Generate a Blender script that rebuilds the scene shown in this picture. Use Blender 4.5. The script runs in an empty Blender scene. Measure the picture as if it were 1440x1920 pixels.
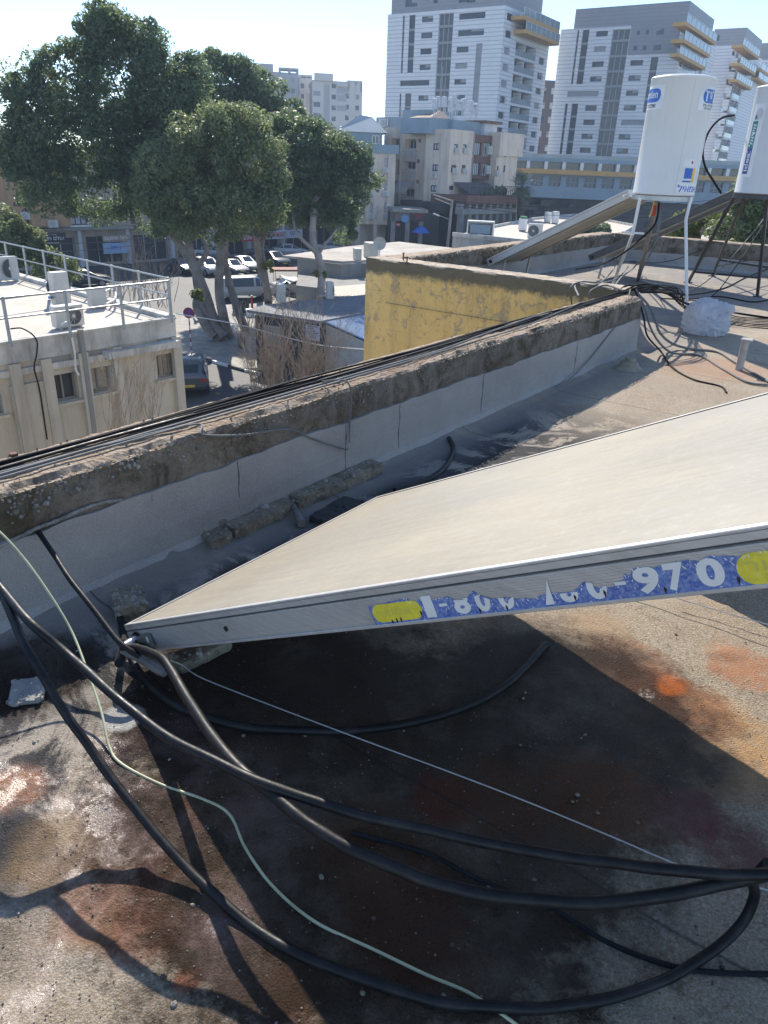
import bpy, bmesh, math, random
import numpy as np
from mathutils import Vector, Matrix, noise as mnoise

R = math.radians
random.seed(7)
rng = np.random.default_rng(7)
scene = bpy.context.scene
COL = scene.collection

# ------------------------------------------------------------------ camera
CH = 10.5                      # camera height above the street
RZ = CH - 1.42                 # height of our roof
PH = 0.465                      # parapet height
FPX, PITCH, ROLL, CX, CY = 1386.0, R(25.1), R(2.3), 720.0, 960.0
fwd = np.array([0, math.cos(PITCH), -math.sin(PITCH)])
_r0 = np.array([1.0, 0, 0]); _u0 = np.cross(_r0, fwd)
rgt = math.cos(ROLL) * _r0 + math.sin(ROLL) * _u0
upv = -math.sin(ROLL) * _r0 + math.cos(ROLL) * _u0
CAM = np.array([0, 0, CH])
cd = bpy.data.cameras.new('camera'); cam = bpy.data.objects.new('camera', cd); COL.objects.link(cam)
cd.sensor_fit = 'VERTICAL'; cd.sensor_height = 36.0; cd.lens = 36.0 * FPX / 1920.0
cd.clip_start = 0.05; cd.clip_end = 6000
cam.matrix_world = Matrix(((rgt[0], upv[0], -fwd[0], 0), (rgt[1], upv[1], -fwd[1], 0), (rgt[2], upv[2], -fwd[2], CH), (0, 0, 0, 1)))
scene.camera = cam

# ------------------------------------------------------------------ light
SUNV = np.array([0.24, -1.24, -1.0])            # direction the sunlight travels
sd = bpy.data.lights.new('sun', 'SUN'); sun = bpy.data.objects.new('sun', sd); COL.objects.link(sun)
sd.energy = 3.8; sd.angle = R(0.53); sd.color = (1.0, 0.93, 0.82)
sun.rotation_euler = Vector(SUNV).to_track_quat('-Z', 'Y').to_euler()
sun.location = (0, 0, 60)
ELEV = math.atan2(1.0, math.hypot(0.24, 1.24)); AZI = math.atan2(-0.24, 1.24)
w = bpy.data.worlds.new('World'); scene.world = w; w.use_nodes = True
nt = w.node_tree; nt.nodes.clear()
sky = nt.nodes.new('ShaderNodeTexSky'); sky.sky_type = 'NISHITA'; sky.sun_disc = False
sky.sun_elevation = ELEV; sky.sun_rotation = AZI % (2 * math.pi)
sky.air_density = 0.75; sky.dust_density = 0.1; sky.ozone_density = 1.5; sky.altitude = 1200
bg = nt.nodes.new('ShaderNodeBackground'); bg.inputs['Strength'].default_value = 0.14
wo = nt.nodes.new('ShaderNodeOutputWorld')
nt.links.new(sky.outputs[0], bg.inputs[0]); nt.links.new(bg.outputs[0], wo.inputs[0])
scene.view_settings.view_transform = 'Standard'; scene.view_settings.look = 'None'
scene.view_settings.exposure = 1.05; scene.view_settings.gamma = 1.0
scene.cycles.use_adaptive_sampling = True
scene.cycles.max_bounces = 6
scene.cycles.volume_bounces = 0

# ------------------------------------------------------------------ pixel helpers (1440 x 1920 survey of the place)
def ray(x, y): return fwd + (x - CX) / FPX * rgt - (y - CY) / FPX * upv
def onz(x, y, z):
    d = ray(x, y); return CAM + d * ((z - CH) / d[2])
def at(x, y, D):
    d = ray(x, y); return CAM + d * (D / math.hypot(d[0], d[1]))
def onplane(x, y, P, n):
    d = ray(x, y); return CAM + d * (((np.asarray(P) - CAM) @ n) / (d @ n))
def onroof(x, y, h=0.0): return onz(x, y, RZ + h)
def mpp(D, x=720, y=400):                      # metres per survey pixel at distance D
    d = ray(x, y); return (D / math.hypot(d[0], d[1])) / FPX
AZ = R(35.6)
A3 = np.array([math.sin(AZ), math.cos(AZ), 0.0]); B3 = np.array([A3[1], -A3[0], 0.0]); Z3 = np.array([0, 0, 1.0])
def PB(a): return -2.205 + .0112 * (a + 3.2)          # inner face of the long parapet
def ab(a, b, z): return A3 * a + B3 * b + Z3 * z

# ------------------------------------------------------------------ mesh builder
WL = {}
class MB:
    def __init__(s): s.v = []; s.f = []; s.m = []
    def add(s, vs, fs, m=0):
        o = len(s.v); s.v += [tuple(map(float, p)) for p in vs]
        s.f += [tuple(i + o for i in f) for f in fs]; s.m += [m] * len(fs)
    def quad(s, a, b, c, d, m=0): s.add([a, b, c, d], [(0, 1, 2, 3)], m)
    def box(s, c, hx, hy, hz, m=0, bev=0.0):
        c, hx, hy, hz = map(lambda q: np.asarray(q, float), (c, hx, hy, hz))
        if bev <= 0:
            P = [c + i * hx + j * hy + k * hz for k in (-1, 1) for j in (-1, 1) for i in (-1, 1)]
            s.add(P, [(0, 2, 3, 1), (4, 5, 7, 6), (0, 1, 5, 4), (2, 6, 7, 3), (0, 4, 6, 2), (1, 3, 7, 5)], m)
        else:
            lx, ly, lz = (np.linalg.norm(q) for q in (hx, hy, hz)); ux, uy, uz = hx / lx, hy / ly, hz / lz
            bev = min(bev, lx * .45, ly * .45, lz * .45)
            P = []; 
            for k in (-1, 1):
                for j in (-1, 1):
                    for i in (-1, 1):
                        cor = c + i * hx + j * hy + k * hz
                        P += [cor - i * ux * 0 - j * uy * bev - k * uz * bev, cor - i * ux * bev - k * uz * bev, cor - i * ux * bev - j * uy * bev]
            def q(i, j, k, w): return ((k > 0) * 4 + (j > 0) * 2 + (i > 0)) * 3 + w
            F = []
            for sg in (-1, 1):
                F.append((q(sg, -1, -1, 0), q(sg, 1, -1, 0), q(sg, 1, 1, 0), q(sg, -1, 1, 0)))
                F.append((q(-1, sg, -1, 1), q(1, sg, -1, 1), q(1, sg, 1, 1), q(-1, sg, 1, 1)))
                F.append((q(-1, -1, sg, 2), q(1, -1, sg, 2), q(1, 1, sg, 2), q(-1, 1, sg, 2)))
            for i in (-1, 1):
                for j in (-1, 1):
                    F.append((q(i, j, -1, 0), q(i, j, 1, 0), q(i, j, 1, 1), q(i, j, -1, 1)))
                    F.append((q(i, -1, j, 0), q(i, 1, j, 0), q(i, 1, j, 2), q(i, -1, j, 2)))
                    F.append((q(-1, i, j, 1), q(1, i, j, 1), q(1, i, j, 2), q(-1, i, j, 2)))
                    for k in (-1, 1): F.append((q(i, j, k, 0), q(i, j, k, 1), q(i, j, k, 2)))
            s.add(P, F, m)
    def bar(s, p, q, w, h=None, m=0, up=Z3):
        p = np.asarray(p, float); q = np.asarray(q, float); h = h or w
        d = q - p; L = np.linalg.norm(d); d /= L
        x = np.cross(d, up); 
        if np.linalg.norm(x) < 1e-4: x = np.cross(d, [1, 0, 0])
        x /= np.linalg.norm(x); y = np.cross(x, d)
        s.box((p + q) / 2, d * L / 2, x * w / 2, y * h / 2, m)
    def prism(s, poly, z0, z1, m=0, top=True, bot=True):
        n = len(poly); P = [(p[0], p[1], z0) for p in poly] + [(p[0], p[1], z1) for p in poly]
        F = [(i, (i + 1) % n, n + (i + 1) % n, n + i) for i in range(n)]
        if top: F.append(tuple(range(n, 2 * n)))
        if bot: F.append(tuple(range(n - 1, -1, -1)))
        s.add(P, F, m)
    def tube(s, pts, r, n=8, m=0, caps=True):
        pts = [np.asarray(p, float) for p in pts]; N = len(pts)
        rr = r if hasattr(r, '__len__') else [r] * N
        T = [pts[min(i + 1, N - 1)] - pts[max(i - 1, 0)] for i in range(N)]
        T = [t / (np.linalg.norm(t) + 1e-9) for t in T]
        x = np.cross(T[0], Z3); 
        if np.linalg.norm(x) < 1e-3: x = np.cross(T[0], [1, 0, 0])
        x /= np.linalg.norm(x); V = []
        for i in range(N):
            x = x - T[i] * (x @ T[i]); x /= np.linalg.norm(x) + 1e-9; y = np.cross(T[i], x)
            for k in range(n):
                a = 2 * math.pi * k / n; V.append(pts[i] + rr[i] * (math.cos(a) * x + math.sin(a) * y))
        F = [(i * n + k, i * n + (k + 1) % n, (i + 1) * n + (k + 1) % n, (i + 1) * n + k) for i in range(N - 1) for k in range(n)]
        if caps: F += [tuple(range(n - 1, -1, -1)), tuple((N - 1) * n + k for k in range(n))]
        s.add(V, F, m)
    def cyl(s, c, r, h, n=20, m=0, ax=Z3): s.tube([np.asarray(c, float), np.asarray(c, float) + np.asarray(ax, float) * h], r, n, m)
    def lathe(s, c, prof, n=40, m=0):
        V = []; K = len(prof)
        for k in range(n):
            a = 2 * math.pi * k / n
            for r_, z in prof: V.append((c[0] + r_ * math.cos(a), c[1] + r_ * math.sin(a), c[2] + z))
        F = [(k * K + i, ((k + 1) % n) * K + i, ((k + 1) % n) * K + i + 1, k * K + i + 1) for k in range(n) for i in range(K - 1)]
        s.add(V, F, m)
    def rock(s, c, r, m=0, sq=(1, 1, 1)):
        rot = Matrix.Rotation(random.uniform(0, 6), 3, Vector((random.random(), random.random(), random.random() + .01)).normalized())
        V = []
        for p in ICO_V: 
            q = rot @ Vector(p) * random.uniform(.7, 1.15) * r; V.append((c[0] + q[0] * sq[0], c[1] + q[1] * sq[1], c[2] + q[2] * sq[2]))
        s.add(V, ICO_F, m)
    def build(s, name, mats, parent=None, origin=None, smooth=False):
        me = bpy.data.meshes.new(name)
        if origin is None:
            if parent is not None: origin = WL[parent.name]
            else:
                V = np.array(s.v); mn, mx = V.min(0), V.max(0); origin = ((mn[0] + mx[0]) / 2, (mn[1] + mx[1]) / 2, mn[2])
        V = np.array(s.v) - np.asarray(origin)
        me.from_pydata(V.tolist(), [], s.f)
        if not isinstance(mats, (list, tuple)): mats = [mats]
        for m_ in mats: me.materials.append(m_)
        if len(mats) > 1: me.polygons.foreach_set('material_index', s.m)
        if smooth:
            me.polygons.foreach_set('use_smooth', [True] * len(me.polygons))
            try: me.set_sharp_from_angle(angle=R(40))
            except Exception: pass
        me.update()
        bm = bmesh.new(); bm.from_mesh(me); bmesh.ops.recalc_face_normals(bm, faces=bm.faces); bm.to_mesh(me); bm.free()
        o = bpy.data.objects.new(name, me); COL.objects.link(o)
        if parent is not None:
            o.parent = parent; WL[o.name] = WL[parent.name]
        else:
            o.location = origin; WL[o.name] = tuple(origin)
        return o
_t = (1 + 5 ** .5) / 2
ICO_V = [tuple(np.array(p) / math.sqrt(1 + _t * _t)) for p in [(-1, _t, 0), (1, _t, 0), (-1, -_t, 0), (1, -_t, 0), (0, -1, _t), (0, 1, _t), (0, -1, -_t), (0, 1, -_t), (_t, 0, -1), (_t, 0, 1), (-_t, 0, -1), (-_t, 0, 1)]]
ICO_F = [(0, 11, 5), (0, 5, 1), (0, 1, 7), (0, 7, 10), (0, 10, 11), (1, 5, 9), (5, 11, 4), (11, 10, 2), (10, 7, 6), (7, 1, 8), (3, 9, 4), (3, 4, 2), (3, 2, 6), (3, 6, 8), (3, 8, 9), (4, 9, 5), (2, 4, 11), (6, 2, 10), (8, 6, 7), (9, 8, 1)]
def tag(o, label=None, cat=None, group=None, kind=None):
    if label: o['label'] = label
    if cat: o['category'] = cat
    if group: o['group'] = group
    if kind: o['kind'] = kind
    return o
def thing(name, label, cat, loc, group=None):
    o = bpy.data.objects.new(name, None); COL.objects.link(o); o.location = tuple(map(float, loc)); o.empty_display_size = .2
    WL[o.name] = tuple(map(float, loc)); return tag(o, label, cat, group)
def children(o): return [c for c in bpy.data.objects if c.parent == o]
def copy_tree(o, parent=None):
    c = o.copy(); COL.objects.link(c); c.parent = parent
    for ch in children(o): copy_tree(ch, c)
    return c
def cat(P, k=8):                                  # Catmull-Rom through points
    P = [np.asarray(p, float) for p in P]; P = [2 * P[0] - P[1]] + P + [2 * P[-1] - P[-2]]; out = []
    for i in range(1, len(P) - 2):
        for j in range(k):
            t = j / k; a, b_, c, d = P[i - 1:i + 3]
            out.append(.5 * ((2 * b_) + (c - a) * t + (2 * a - 5 * b_ + 4 * c - d) * t * t + (3 * b_ - a - 3 * c + d) * t ** 3))
    out.append(P[-2]); return out

# ------------------------------------------------------------------ materials
class G:
    """small node-graph helper"""
    def __init__(s, name):
        s.mat = bpy.data.materials.new(name); s.mat.use_nodes = True; s.t = s.mat.node_tree; s.t.nodes.clear()
        s.out = s.t.nodes.new('ShaderNodeOutputMaterial'); s.p = s.t.nodes.new('ShaderNodeBsdfPrincipled')
        s.t.links.new(s.p.outputs[0], s.out.inputs[0]); s._pos = None
    def n(s, typ, **kw):
        nd = s.t.nodes.new(typ)
        for k, v in kw.items():
            if k in nd.inputs: s.link(v, nd.inputs[k])
            else: setattr(nd, k, v)
        return nd
    def link(s, a, inp):
        if isinstance(a, bpy.types.NodeSocket): s.t.links.new(a, inp)
        else:
            try: inp.default_value = a
            except Exception: inp.default_value = (*a, 1) if len(a) == 3 else a[0]
    def pos(s):
        if s._pos is None: s._pos = s.t.nodes.new('ShaderNodeNewGeometry').outputs['Position']
        return s._pos
    def obj(s): return s.t.nodes.new('ShaderNodeTexCoord').outputs['Object']
    def mapv(s, vec, scale=(1, 1, 1), rot=(0, 0, 0), loc=(0, 0, 0)):
        m = s.n('ShaderNodeMapping'); s.link(vec, m.inputs[0]); m.inputs['Scale'].default_value = scale; m.inputs['Rotation'].default_value = rot; m.inputs['Location'].default_value = loc
        return m.outputs[0]
    def noise(s, scale, detail=4, rough=.6, vec=None, dist=0):
        nd = s.n('ShaderNodeTexNoise'); s.link(vec if vec is not None else s.pos(), nd.inputs['Vector'])
        nd.inputs['Scale'].default_value = scale; nd.inputs['Detail'].default_value = detail; nd.inputs['Roughness'].default_value = rough; nd.inputs['Distortion'].default_value = dist
        return nd.outputs['Fac']
    def voro(s, scale, vec=None, feature='F1', out='Distance'):
        nd = s.n('ShaderNodeTexVoronoi', feature=feature); s.link(vec if vec is not None else s.pos(), nd.inputs['Vector']); nd.inputs['Scale'].default_value = scale
        return nd.outputs[out]
    def ramp(s, fac, lo, hi, c0=0.0, c1=1.0):
        nd = s.n('ShaderNodeMapRange'); s.link(fac, nd.inputs[0]); 
        for i, v in zip((1, 2, 3, 4), (lo, hi, c0, c1)): nd.inputs[i].default_value = v
        return nd.outputs[0]
    def mix(s, fac, a, b_):
        nd = s.n('ShaderNodeMix', data_type='RGBA'); s.link(fac, nd.inputs[0]); s.link(a, nd.inputs[6]); s.link(b_, nd.inputs[7]); return nd.outputs[2]
    def mul(s, a, b_, op='MULTIPLY'):
        nd = s.n('ShaderNodeMath', operation=op); s.link(a, nd.inputs[0]); s.link(b_, nd.inputs[1]); return nd.outputs[0]
    def blob(s, c, r, soft=.5, wob=.3):            # mask of a spill around world point c
        nd = s.n('ShaderNodeVectorMath', operation='DISTANCE'); s.link(s.pos(), nd.inputs[0]); nd.inputs[1].default_value = tuple(c)
        d = s.mul(nd.outputs['Value'], s.mul(s.mul(s.mul(s.noise(8.0, 6, .7), s.mul(s.noise(48.0, 3, .8), .35), 'ADD'), wob * 2.2), 1 - wob * 1.35, 'ADD'))
        return s.ramp(d, r * (1 - soft * .75), r, 1.0, 0.0)
    def sep(s, vec=None):
        nd = s.n('ShaderNodeSeparateXYZ'); s.link(vec if vec is not None else s.pos(), nd.inputs[0]); return nd.outputs
    def bump(s, h, strength=.4, dist=.01):
        nd = s.n('ShaderNodeBump'); s.link(strength, nd.inputs['Strength']); nd.inputs['Distance'].default_value = dist; s.link(h, nd.inputs['Height']); s.link(nd.outputs[0], s.p.inputs['Normal']); s.link(nd.outputs[0], s.p.inputs['Coat Normal'])
    def set(s, **kw):
        for k, v in kw.items():
            k = {'color': 'Base Color', 'rough': 'Roughness', 'metal': 'Metallic', 'spec': 'Specular IOR Level', 'trans': 'Transmission Weight'}.get(k, k)
            s.link(v, s.p.inputs[k])
        return s.mat
MC = {}
def plain(name, c, rough=.6, metal=0.0, var=.12, scale=3.0, bump=0.0, grime=None):
    if name in MC: return MC[name]
    g = G(name); c = np.array(c)
    col = g.mix(g.ramp(g.noise(scale, 6, .65), .35, .65), tuple(np.clip(c * (1 - var), 0, 1)), tuple(np.clip(c * (1 + var), 0, 1)))
    if grime:                                     # (colour, amount): dirt streaks running down
        st = g.ramp(g.noise(1.0, 6, .7, g.mapv(g.pos(), (1.6, 1.6, .22))), .5 - .05 * grime[1], .72, 0, grime[1])
        col = g.mix(st, col, grime[0])
    g.set(color=col, rough=rough, metal=metal)
    if bump: g.bump(g.noise(scale * 12, 4), bump, .02)
    MC[name] = g.mat; return g.mat

M = {}
M['white_metal'] = plain('white_metal', (.72, .72, .70), .35, 0, .04, 6)
M['grey_metal'] = plain('grey_metal', (.42, .43, .43), .4, .6, .12, 8)
M['rail'] = plain('galvanised_rail', (.36, .38, .38), .45, .5, .12, 9)
M['black_rubber'] = None
g = G('black_rubber'); g.set(spec=.3); cn = g.ramp(g.noise(14, 5, .7), .45, .75)
g.set(color=g.mix(cn, (.009, .009, .010), (.032, .03, .028)), rough=g.ramp(g.noise(30, 4), .3, .7, .36, .6)); g.bump(g.noise(120, 3), .25, .002); M['rubber'] = g.mat
M['black_cable'] = plain('black_cable', (.014, .014, .016), .8, 0, .3, 20); [n_ for n_ in M['black_cable'].node_tree.nodes if n_.type == 'BSDF_PRINCIPLED'][0].inputs['Specular IOR Level'].default_value = .2
M['grey_cable'] = plain('grey_cable', (.15, .15, .145), .75, 0, .2, 12)
M['green_wire'] = plain('green_yellow_wire', (.50, .50, .31), .45, 0, .25, 9)
M['silver_wire'] = plain('silver_wire', (.45, .46, .47), .35, .5, .1, 9)
M['dark_glass'] = plain('dark_glass', (.035, .045, .055), .12, 0, .4, .35)
M['black_frame'] = plain('black_frame', (.05, .05, .055), .4)
M['white_paint'] = plain('white_paint', (.7, .7, .68), .5)
M['asphalt'] = None
def asphalt():
    g = G('asphalt'); n = g.noise(.35, 6, .7)
    g.set(color=g.mix(g.ramp(n, .35, .65), (.042, .044, .048), (.075, .075, .078)), rough=.75); g.bump(g.noise(30, 3), .3, .01); return g.mat
M['asphalt'] = asphalt()
M['paving'] = plain('paving', (.33, .31, .27), .85, 0, .22, 1.2, .2)
M['ground'] = plain('ground_dust', (.17, .165, .15), .95, 0, .3, .12)

# roof covering -------------------------------------------------------------
def roof_mat():
    g = G('bitumen_roof')
    rel = g.mapv(g.pos(), rot=(0, 0, AZ))            # x = along b, y = along a
    xyz = g.sep(rel)
    big = g.noise(1.1, 6, .65, dist=.6); fine = g.noise(140, 3, .75); gran = g.voro(260)
    c = g.mix(g.ramp(big, .35, .68), (.30, .215, .13), (.47, .37, .25))
    c = g.mix(g.ramp(g.noise(3.1, 5, .7), .46, .64, 0, .8), c, (.33, .19, .09)); c = g.mix(g.ramp(g.noise(2.2, 6, .75), .54, .7, 0, .35), c, (.13, .09, .06))
    c = g.mix(g.ramp(fine, .42, .62, 0, .85), c, (.62, .54, .42)); c = g.mix(g.ramp(g.noise(75, 4, .8), .56, .66, 0, .55), c, (.10, .085, .07)); c = g.mix(g.ramp(g.noise(12, 6, .8), .55, .68, 0, .45), c, (.13, .10, .075))
    c = g.mix(g.ramp(gran, .0, .32, .75, 0), c, (.05, .045, .04))
    # strip of bare torn felt next to the long parapet
    c = g.mix(g.mul(g.ramp(xyz[0], -1.7, -1.2, .7, 0), g.ramp(xyz[1], 3.4, 4.6, 1, .25)), c, (.38, .35, .31))
    strip = g.mul(g.mul(g.ramp(xyz[0], -1.35, -1.0, 1, 0), g.ramp(xyz[0], -2.02, -1.9, 0, 1)), g.ramp(g.noise(2.6, 7, .72, dist=1.3), .43, .50)); 
    strip = g.mul(strip, g.ramp(xyz[1], 3.9, 4.9, 1, 0))
    c = g.mix(strip, c, (.030, .029, .030))
    # smooth grey skim of bitumen paint, along the parapet
    sk = g.mul(g.ramp(xyz[0], -1.75, -1.95, 0, 1), g.ramp(g.noise(3.0, 4), .35, .5, .3, 1))
    c = g.mix(g.mul(sk, .55), c, (.20, .205, .215))
    brk = g.mul(g.ramp(fine, .30, .60, .6, 1.0), g.ramp(g.noise(22, 6, .8), .34, .52, .35, 1.0))
    # rust and algae stains at their own places
    def px(x, y): return onz(x, y, RZ)
    for (x, y, r_, colr, am) in [(1215, 1280, .13, (.50, .16, .04), 1), (1255, 1285, .08, (.75, .18, .008), 1), (1262, 1290, .06, (.80, .19, .005), 1), (1330, 1390, .26, (.56, .32, .13), .9), (1170, 1240, .18, (.42, .18, .08), .85), (1400, 1250, .15, (.50, .20, .08), .85), (1290, 1330, .16, (.46, .17, .05), .8), (1120, 1180, .15, (.50, .32, .17), .7),
                             (200, 1700, .14, (.24, .09, .035), .9), (350, 1840, .035, (.5, .13, .05), .9), (270, 1745, .10, (.30, .11, .04), .9), (110, 1590, .14, (.34, .20, .08), .6), (290, 1640, .06, (.5, .15, .04), .8), (20, 1480, .09, (.34, .13, .04), .9),
                             (560, 1870, .08, (.28, .11, .04), .8), (1360, 690, .5, (.45, .22, .12), .6), (1300, 700, .35, (.42, .26, .15), .6), (1380, 1080, .0001, (.3, .3, .3), .1)]:
        m_ = g.mul(g.mul(g.blob(px(x, y), r_ * 1.05, .5, .70), brk), am); c = g.mix(m_, c, colr)
    # wet, oily film, with the near collector's shade darkened into the colour
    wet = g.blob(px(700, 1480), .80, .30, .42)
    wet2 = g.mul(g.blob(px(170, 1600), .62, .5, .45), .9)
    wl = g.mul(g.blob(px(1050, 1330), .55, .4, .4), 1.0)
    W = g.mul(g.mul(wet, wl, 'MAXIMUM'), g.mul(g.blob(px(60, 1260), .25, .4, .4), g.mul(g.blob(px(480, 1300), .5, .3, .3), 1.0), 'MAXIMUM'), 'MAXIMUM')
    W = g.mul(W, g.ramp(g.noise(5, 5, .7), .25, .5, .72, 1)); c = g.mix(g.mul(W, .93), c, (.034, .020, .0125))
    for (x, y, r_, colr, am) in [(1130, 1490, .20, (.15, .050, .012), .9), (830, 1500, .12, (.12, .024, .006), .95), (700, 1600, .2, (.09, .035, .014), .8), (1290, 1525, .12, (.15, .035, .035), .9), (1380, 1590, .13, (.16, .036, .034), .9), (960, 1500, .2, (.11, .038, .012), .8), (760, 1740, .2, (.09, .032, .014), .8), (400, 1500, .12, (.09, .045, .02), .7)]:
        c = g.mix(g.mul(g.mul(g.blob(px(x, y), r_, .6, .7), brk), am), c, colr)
    W2 = g.mul(wet2, g.ramp(g.noise(6, 5, .7), .42, .6))
    c = g.mix(g.mul(W2, .45), c, (.12, .06, .055))
    c = g.mix(g.blob(px(230, 1345), .07, .4, .4), c, (.5, .48, .44))
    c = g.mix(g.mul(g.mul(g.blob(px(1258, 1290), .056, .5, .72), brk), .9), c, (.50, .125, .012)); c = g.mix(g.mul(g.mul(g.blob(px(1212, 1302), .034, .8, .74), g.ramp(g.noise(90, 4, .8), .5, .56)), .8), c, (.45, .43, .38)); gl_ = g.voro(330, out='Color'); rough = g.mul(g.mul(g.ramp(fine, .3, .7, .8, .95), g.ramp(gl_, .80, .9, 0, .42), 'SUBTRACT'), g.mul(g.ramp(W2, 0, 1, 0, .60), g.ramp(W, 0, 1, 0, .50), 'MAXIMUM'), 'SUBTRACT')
    # sheet laps
    lap = g.n('ShaderNodeMath', operation='PINGPONG'); g.link(g.mul(xyz[1], g.mul(g.noise(1.5, 3), .05), 'ADD'), lap.inputs[0]); lap.inputs[1].default_value = .62
    seam = g.ramp(lap.outputs[0], .0, .007, 1, 0)
    c = g.mix(g.mul(seam, .75), c, (.035, .03, .028))
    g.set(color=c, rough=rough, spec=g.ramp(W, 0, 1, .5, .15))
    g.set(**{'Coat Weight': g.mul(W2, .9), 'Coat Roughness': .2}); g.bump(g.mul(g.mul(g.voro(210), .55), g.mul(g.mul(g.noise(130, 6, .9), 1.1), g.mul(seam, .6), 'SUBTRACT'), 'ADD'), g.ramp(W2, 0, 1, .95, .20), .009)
    return g.mat
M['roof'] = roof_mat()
def concrete_mat():
    g = G('weathered_parapet_concrete'); z = g.sep()[2]
    c = g.mix(g.ramp(g.noise(2.2, 6, .7), .35, .65), (.14, .118, .088), (.28, .24, .19))
    c = g.mix(g.ramp(g.noise(5, 6, .75, dist=.8), .44, .62, 0, .9), c, (.062, .046, .022))     # moss and algae
    c = g.mix(g.ramp(g.noise(1.0, 5, .7, g.mapv(g.pos(), (9, 9, .8))), .55, .7, 0, .6), c, (.30, .27, .23))
    c = g.mix(g.ramp(g.voro(60), .1, .3, .5, 0), c, (.06, .05, .04))
    # lighter, warmer colour on faces turned upward
    nrm = g.n('ShaderNodeNewGeometry').outputs['Normal']; nz = g.sep(nrm)[2]
    top = g.ramp(nz, .6, .9)
    tc = g.mix(g.ramp(g.noise(7, 5, .7), .35, .62), (.29, .20, .13), (.47, .37, .27))
    tc = g.mix(g.ramp(g.noise(30, 4, .8), .55, .7, 0, .8), tc, (.16, .12, .09))
    c = g.mix(top, c, tc)
    g.set(color=c, rough=.92); g.bump(g.mul(g.noise(45, 6, .8), g.mul(g.voro(70), .7), 'ADD'), .9, .012); return g.mat
M['parapet'] = concrete_mat()
def upstand_mat():
    g = G('grey_bitumen_upstand')
    c = g.mix(g.ramp(g.noise(1.7, 5, .7), .35, .65), (.25, .238, .218), (.35, .335, .31))
    c = g.mix(g.ramp(g.noise(190, 2, .8), .45, .65, 0, .6), c, (.42, .42, .42)); c = g.mix(g.ramp(g.voro(300), 0, .25, .6, 0), c, (.05, .05, .055))
    c = g.mix(g.ramp(g.noise(3.7, 6, .75, dist=1.2), .62, .72, 0, .7), c, (.07, .07, .072))
    g.set(color=c, rough=.8); g.bump(g.noise(170, 3, .8), .5, .004); return g.mat
M['upstand'] = upstand_mat()
def yellow_mat():
    g = G('flaking_yellow_plaster'); z = g.sep()[2]
    c = g.mix(g.ramp(g.noise(1.5, 5), .35, .65), (.74, .485, .165), (.83, .59, .235))
    c = g.mix(g.ramp(g.noise(18, 5, .8), .55, .68, 0, .4), c, (.35, .24, .11))
    fl = g.ramp(g.mul(g.noise(7.5, 9, .78, dist=.6), g.ramp(z, RZ - .7, RZ + PH - .1, -.03, .035), 'ADD'), .565, .59); c = g.mix(g.mul(fl, g.ramp(g.noise(30, 4), .3, .6, .35, .8)), c, (.34, .31, .25)); c = g.mix(g.ramp(g.noise(1, 6, .8, g.mapv(g.pos(), (6, 6, .9))), .48, .72, 0, .6), c, (.33, .25, .13))
    zz = g.ramp(z, RZ + PH - .34, RZ + PH - .03); tp = g.ramp(g.mul(zz, g.mul(g.noise(5, 8, .8), .95), 'ADD'), .98, 1.18)
    c = g.mix(tp, c, (.16, .135, .085))
    nrm = g.n('ShaderNodeNewGeometry').outputs['Normal']; top = g.ramp(g.sep(nrm)[2], .6, .9)
    c = g.mix(top, c, g.mix(g.ramp(g.noise(9, 5, .8), .4, .6), (.28, .22, .16), (.52, .43, .33)))
    lap = g.n('ShaderNodeMath', operation='PINGPONG'); g.link(g.mul(z, g.mul(g.noise(1.3, 4), .07), 'ADD'), lap.inputs[0]); lap.inputs[1].default_value = .21
    c = g.mix(g.mul(g.ramp(lap.outputs[0], 0, .0035, 1, 0), g.ramp(g.noise(3.1, 5), .46, .60, 0, .6)), c, (.30, .21, .10))
    g.set(color=c, rough=.9); g.bump(g.mul(g.noise(26, 6, .75), fl, 'SUBTRACT'), .5, .01); return g.mat
M['yellow'] = yellow_mat()
def rubble_mat(name, a, b_):
    g = G(name); c = g.mix(g.ramp(g.noise(9, 5, .7), .35, .65), a, b_); c = g.mix(g.ramp(g.noise(60, 4, .8), .5, .65, 0, .6), c, tuple(np.array(a) * .4)); g.set(color=c, rough=.9); g.bump(g.noise(50, 6, .8), .9, .01); return g.mat
M['rubble'] = rubble_mat('broken_concrete', (.17, .145, .10), (.31, .27, .20))
M['pebble'] = rubble_mat('exposed_gravel', (.19, .175, .15), (.42, .40, .37))
def glass_dust():
    g = G('dusty_collector_glass')
    rel = g.mapv(g.pos(), rot=(0, 0, AZ))
    st = g.noise(1.0, 6, .65, g.mapv(rel, (5, 42, 5), rot=(0, 0, .12)))
    c = g.mix(g.ramp(st, .3, .7), (.255, .22, .16), (.335, .295, .225))
    c = g.mix(g.ramp(g.noise(1.6, 3), .4, .7, 0, .5), c, (.45, .385, .27))
    c = g.mix(g.ramp(g.noise(2.7, 7, .75, dist=.8), .42, .66, 0, .45), c, (.30, .285, .25)); c = g.mix(g.ramp(g.noise(38, 5, .8), .5, .72, 0, .35), c, (.50, .47, .41)); c = g.mix(g.ramp(g.noise(400, 2, .8), .6, .75, 0, .35), c, (.28, .25, .21))
    g.set(color=c, rough=.42, spec=.4); g.p.inputs['Coat Weight'].default_value = .10; g.p.inputs['Coat Roughness'].default_value = .28
    g.bump(st, .12, .003); return g.mat
M['dust_glass'] = glass_dust()
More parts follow.
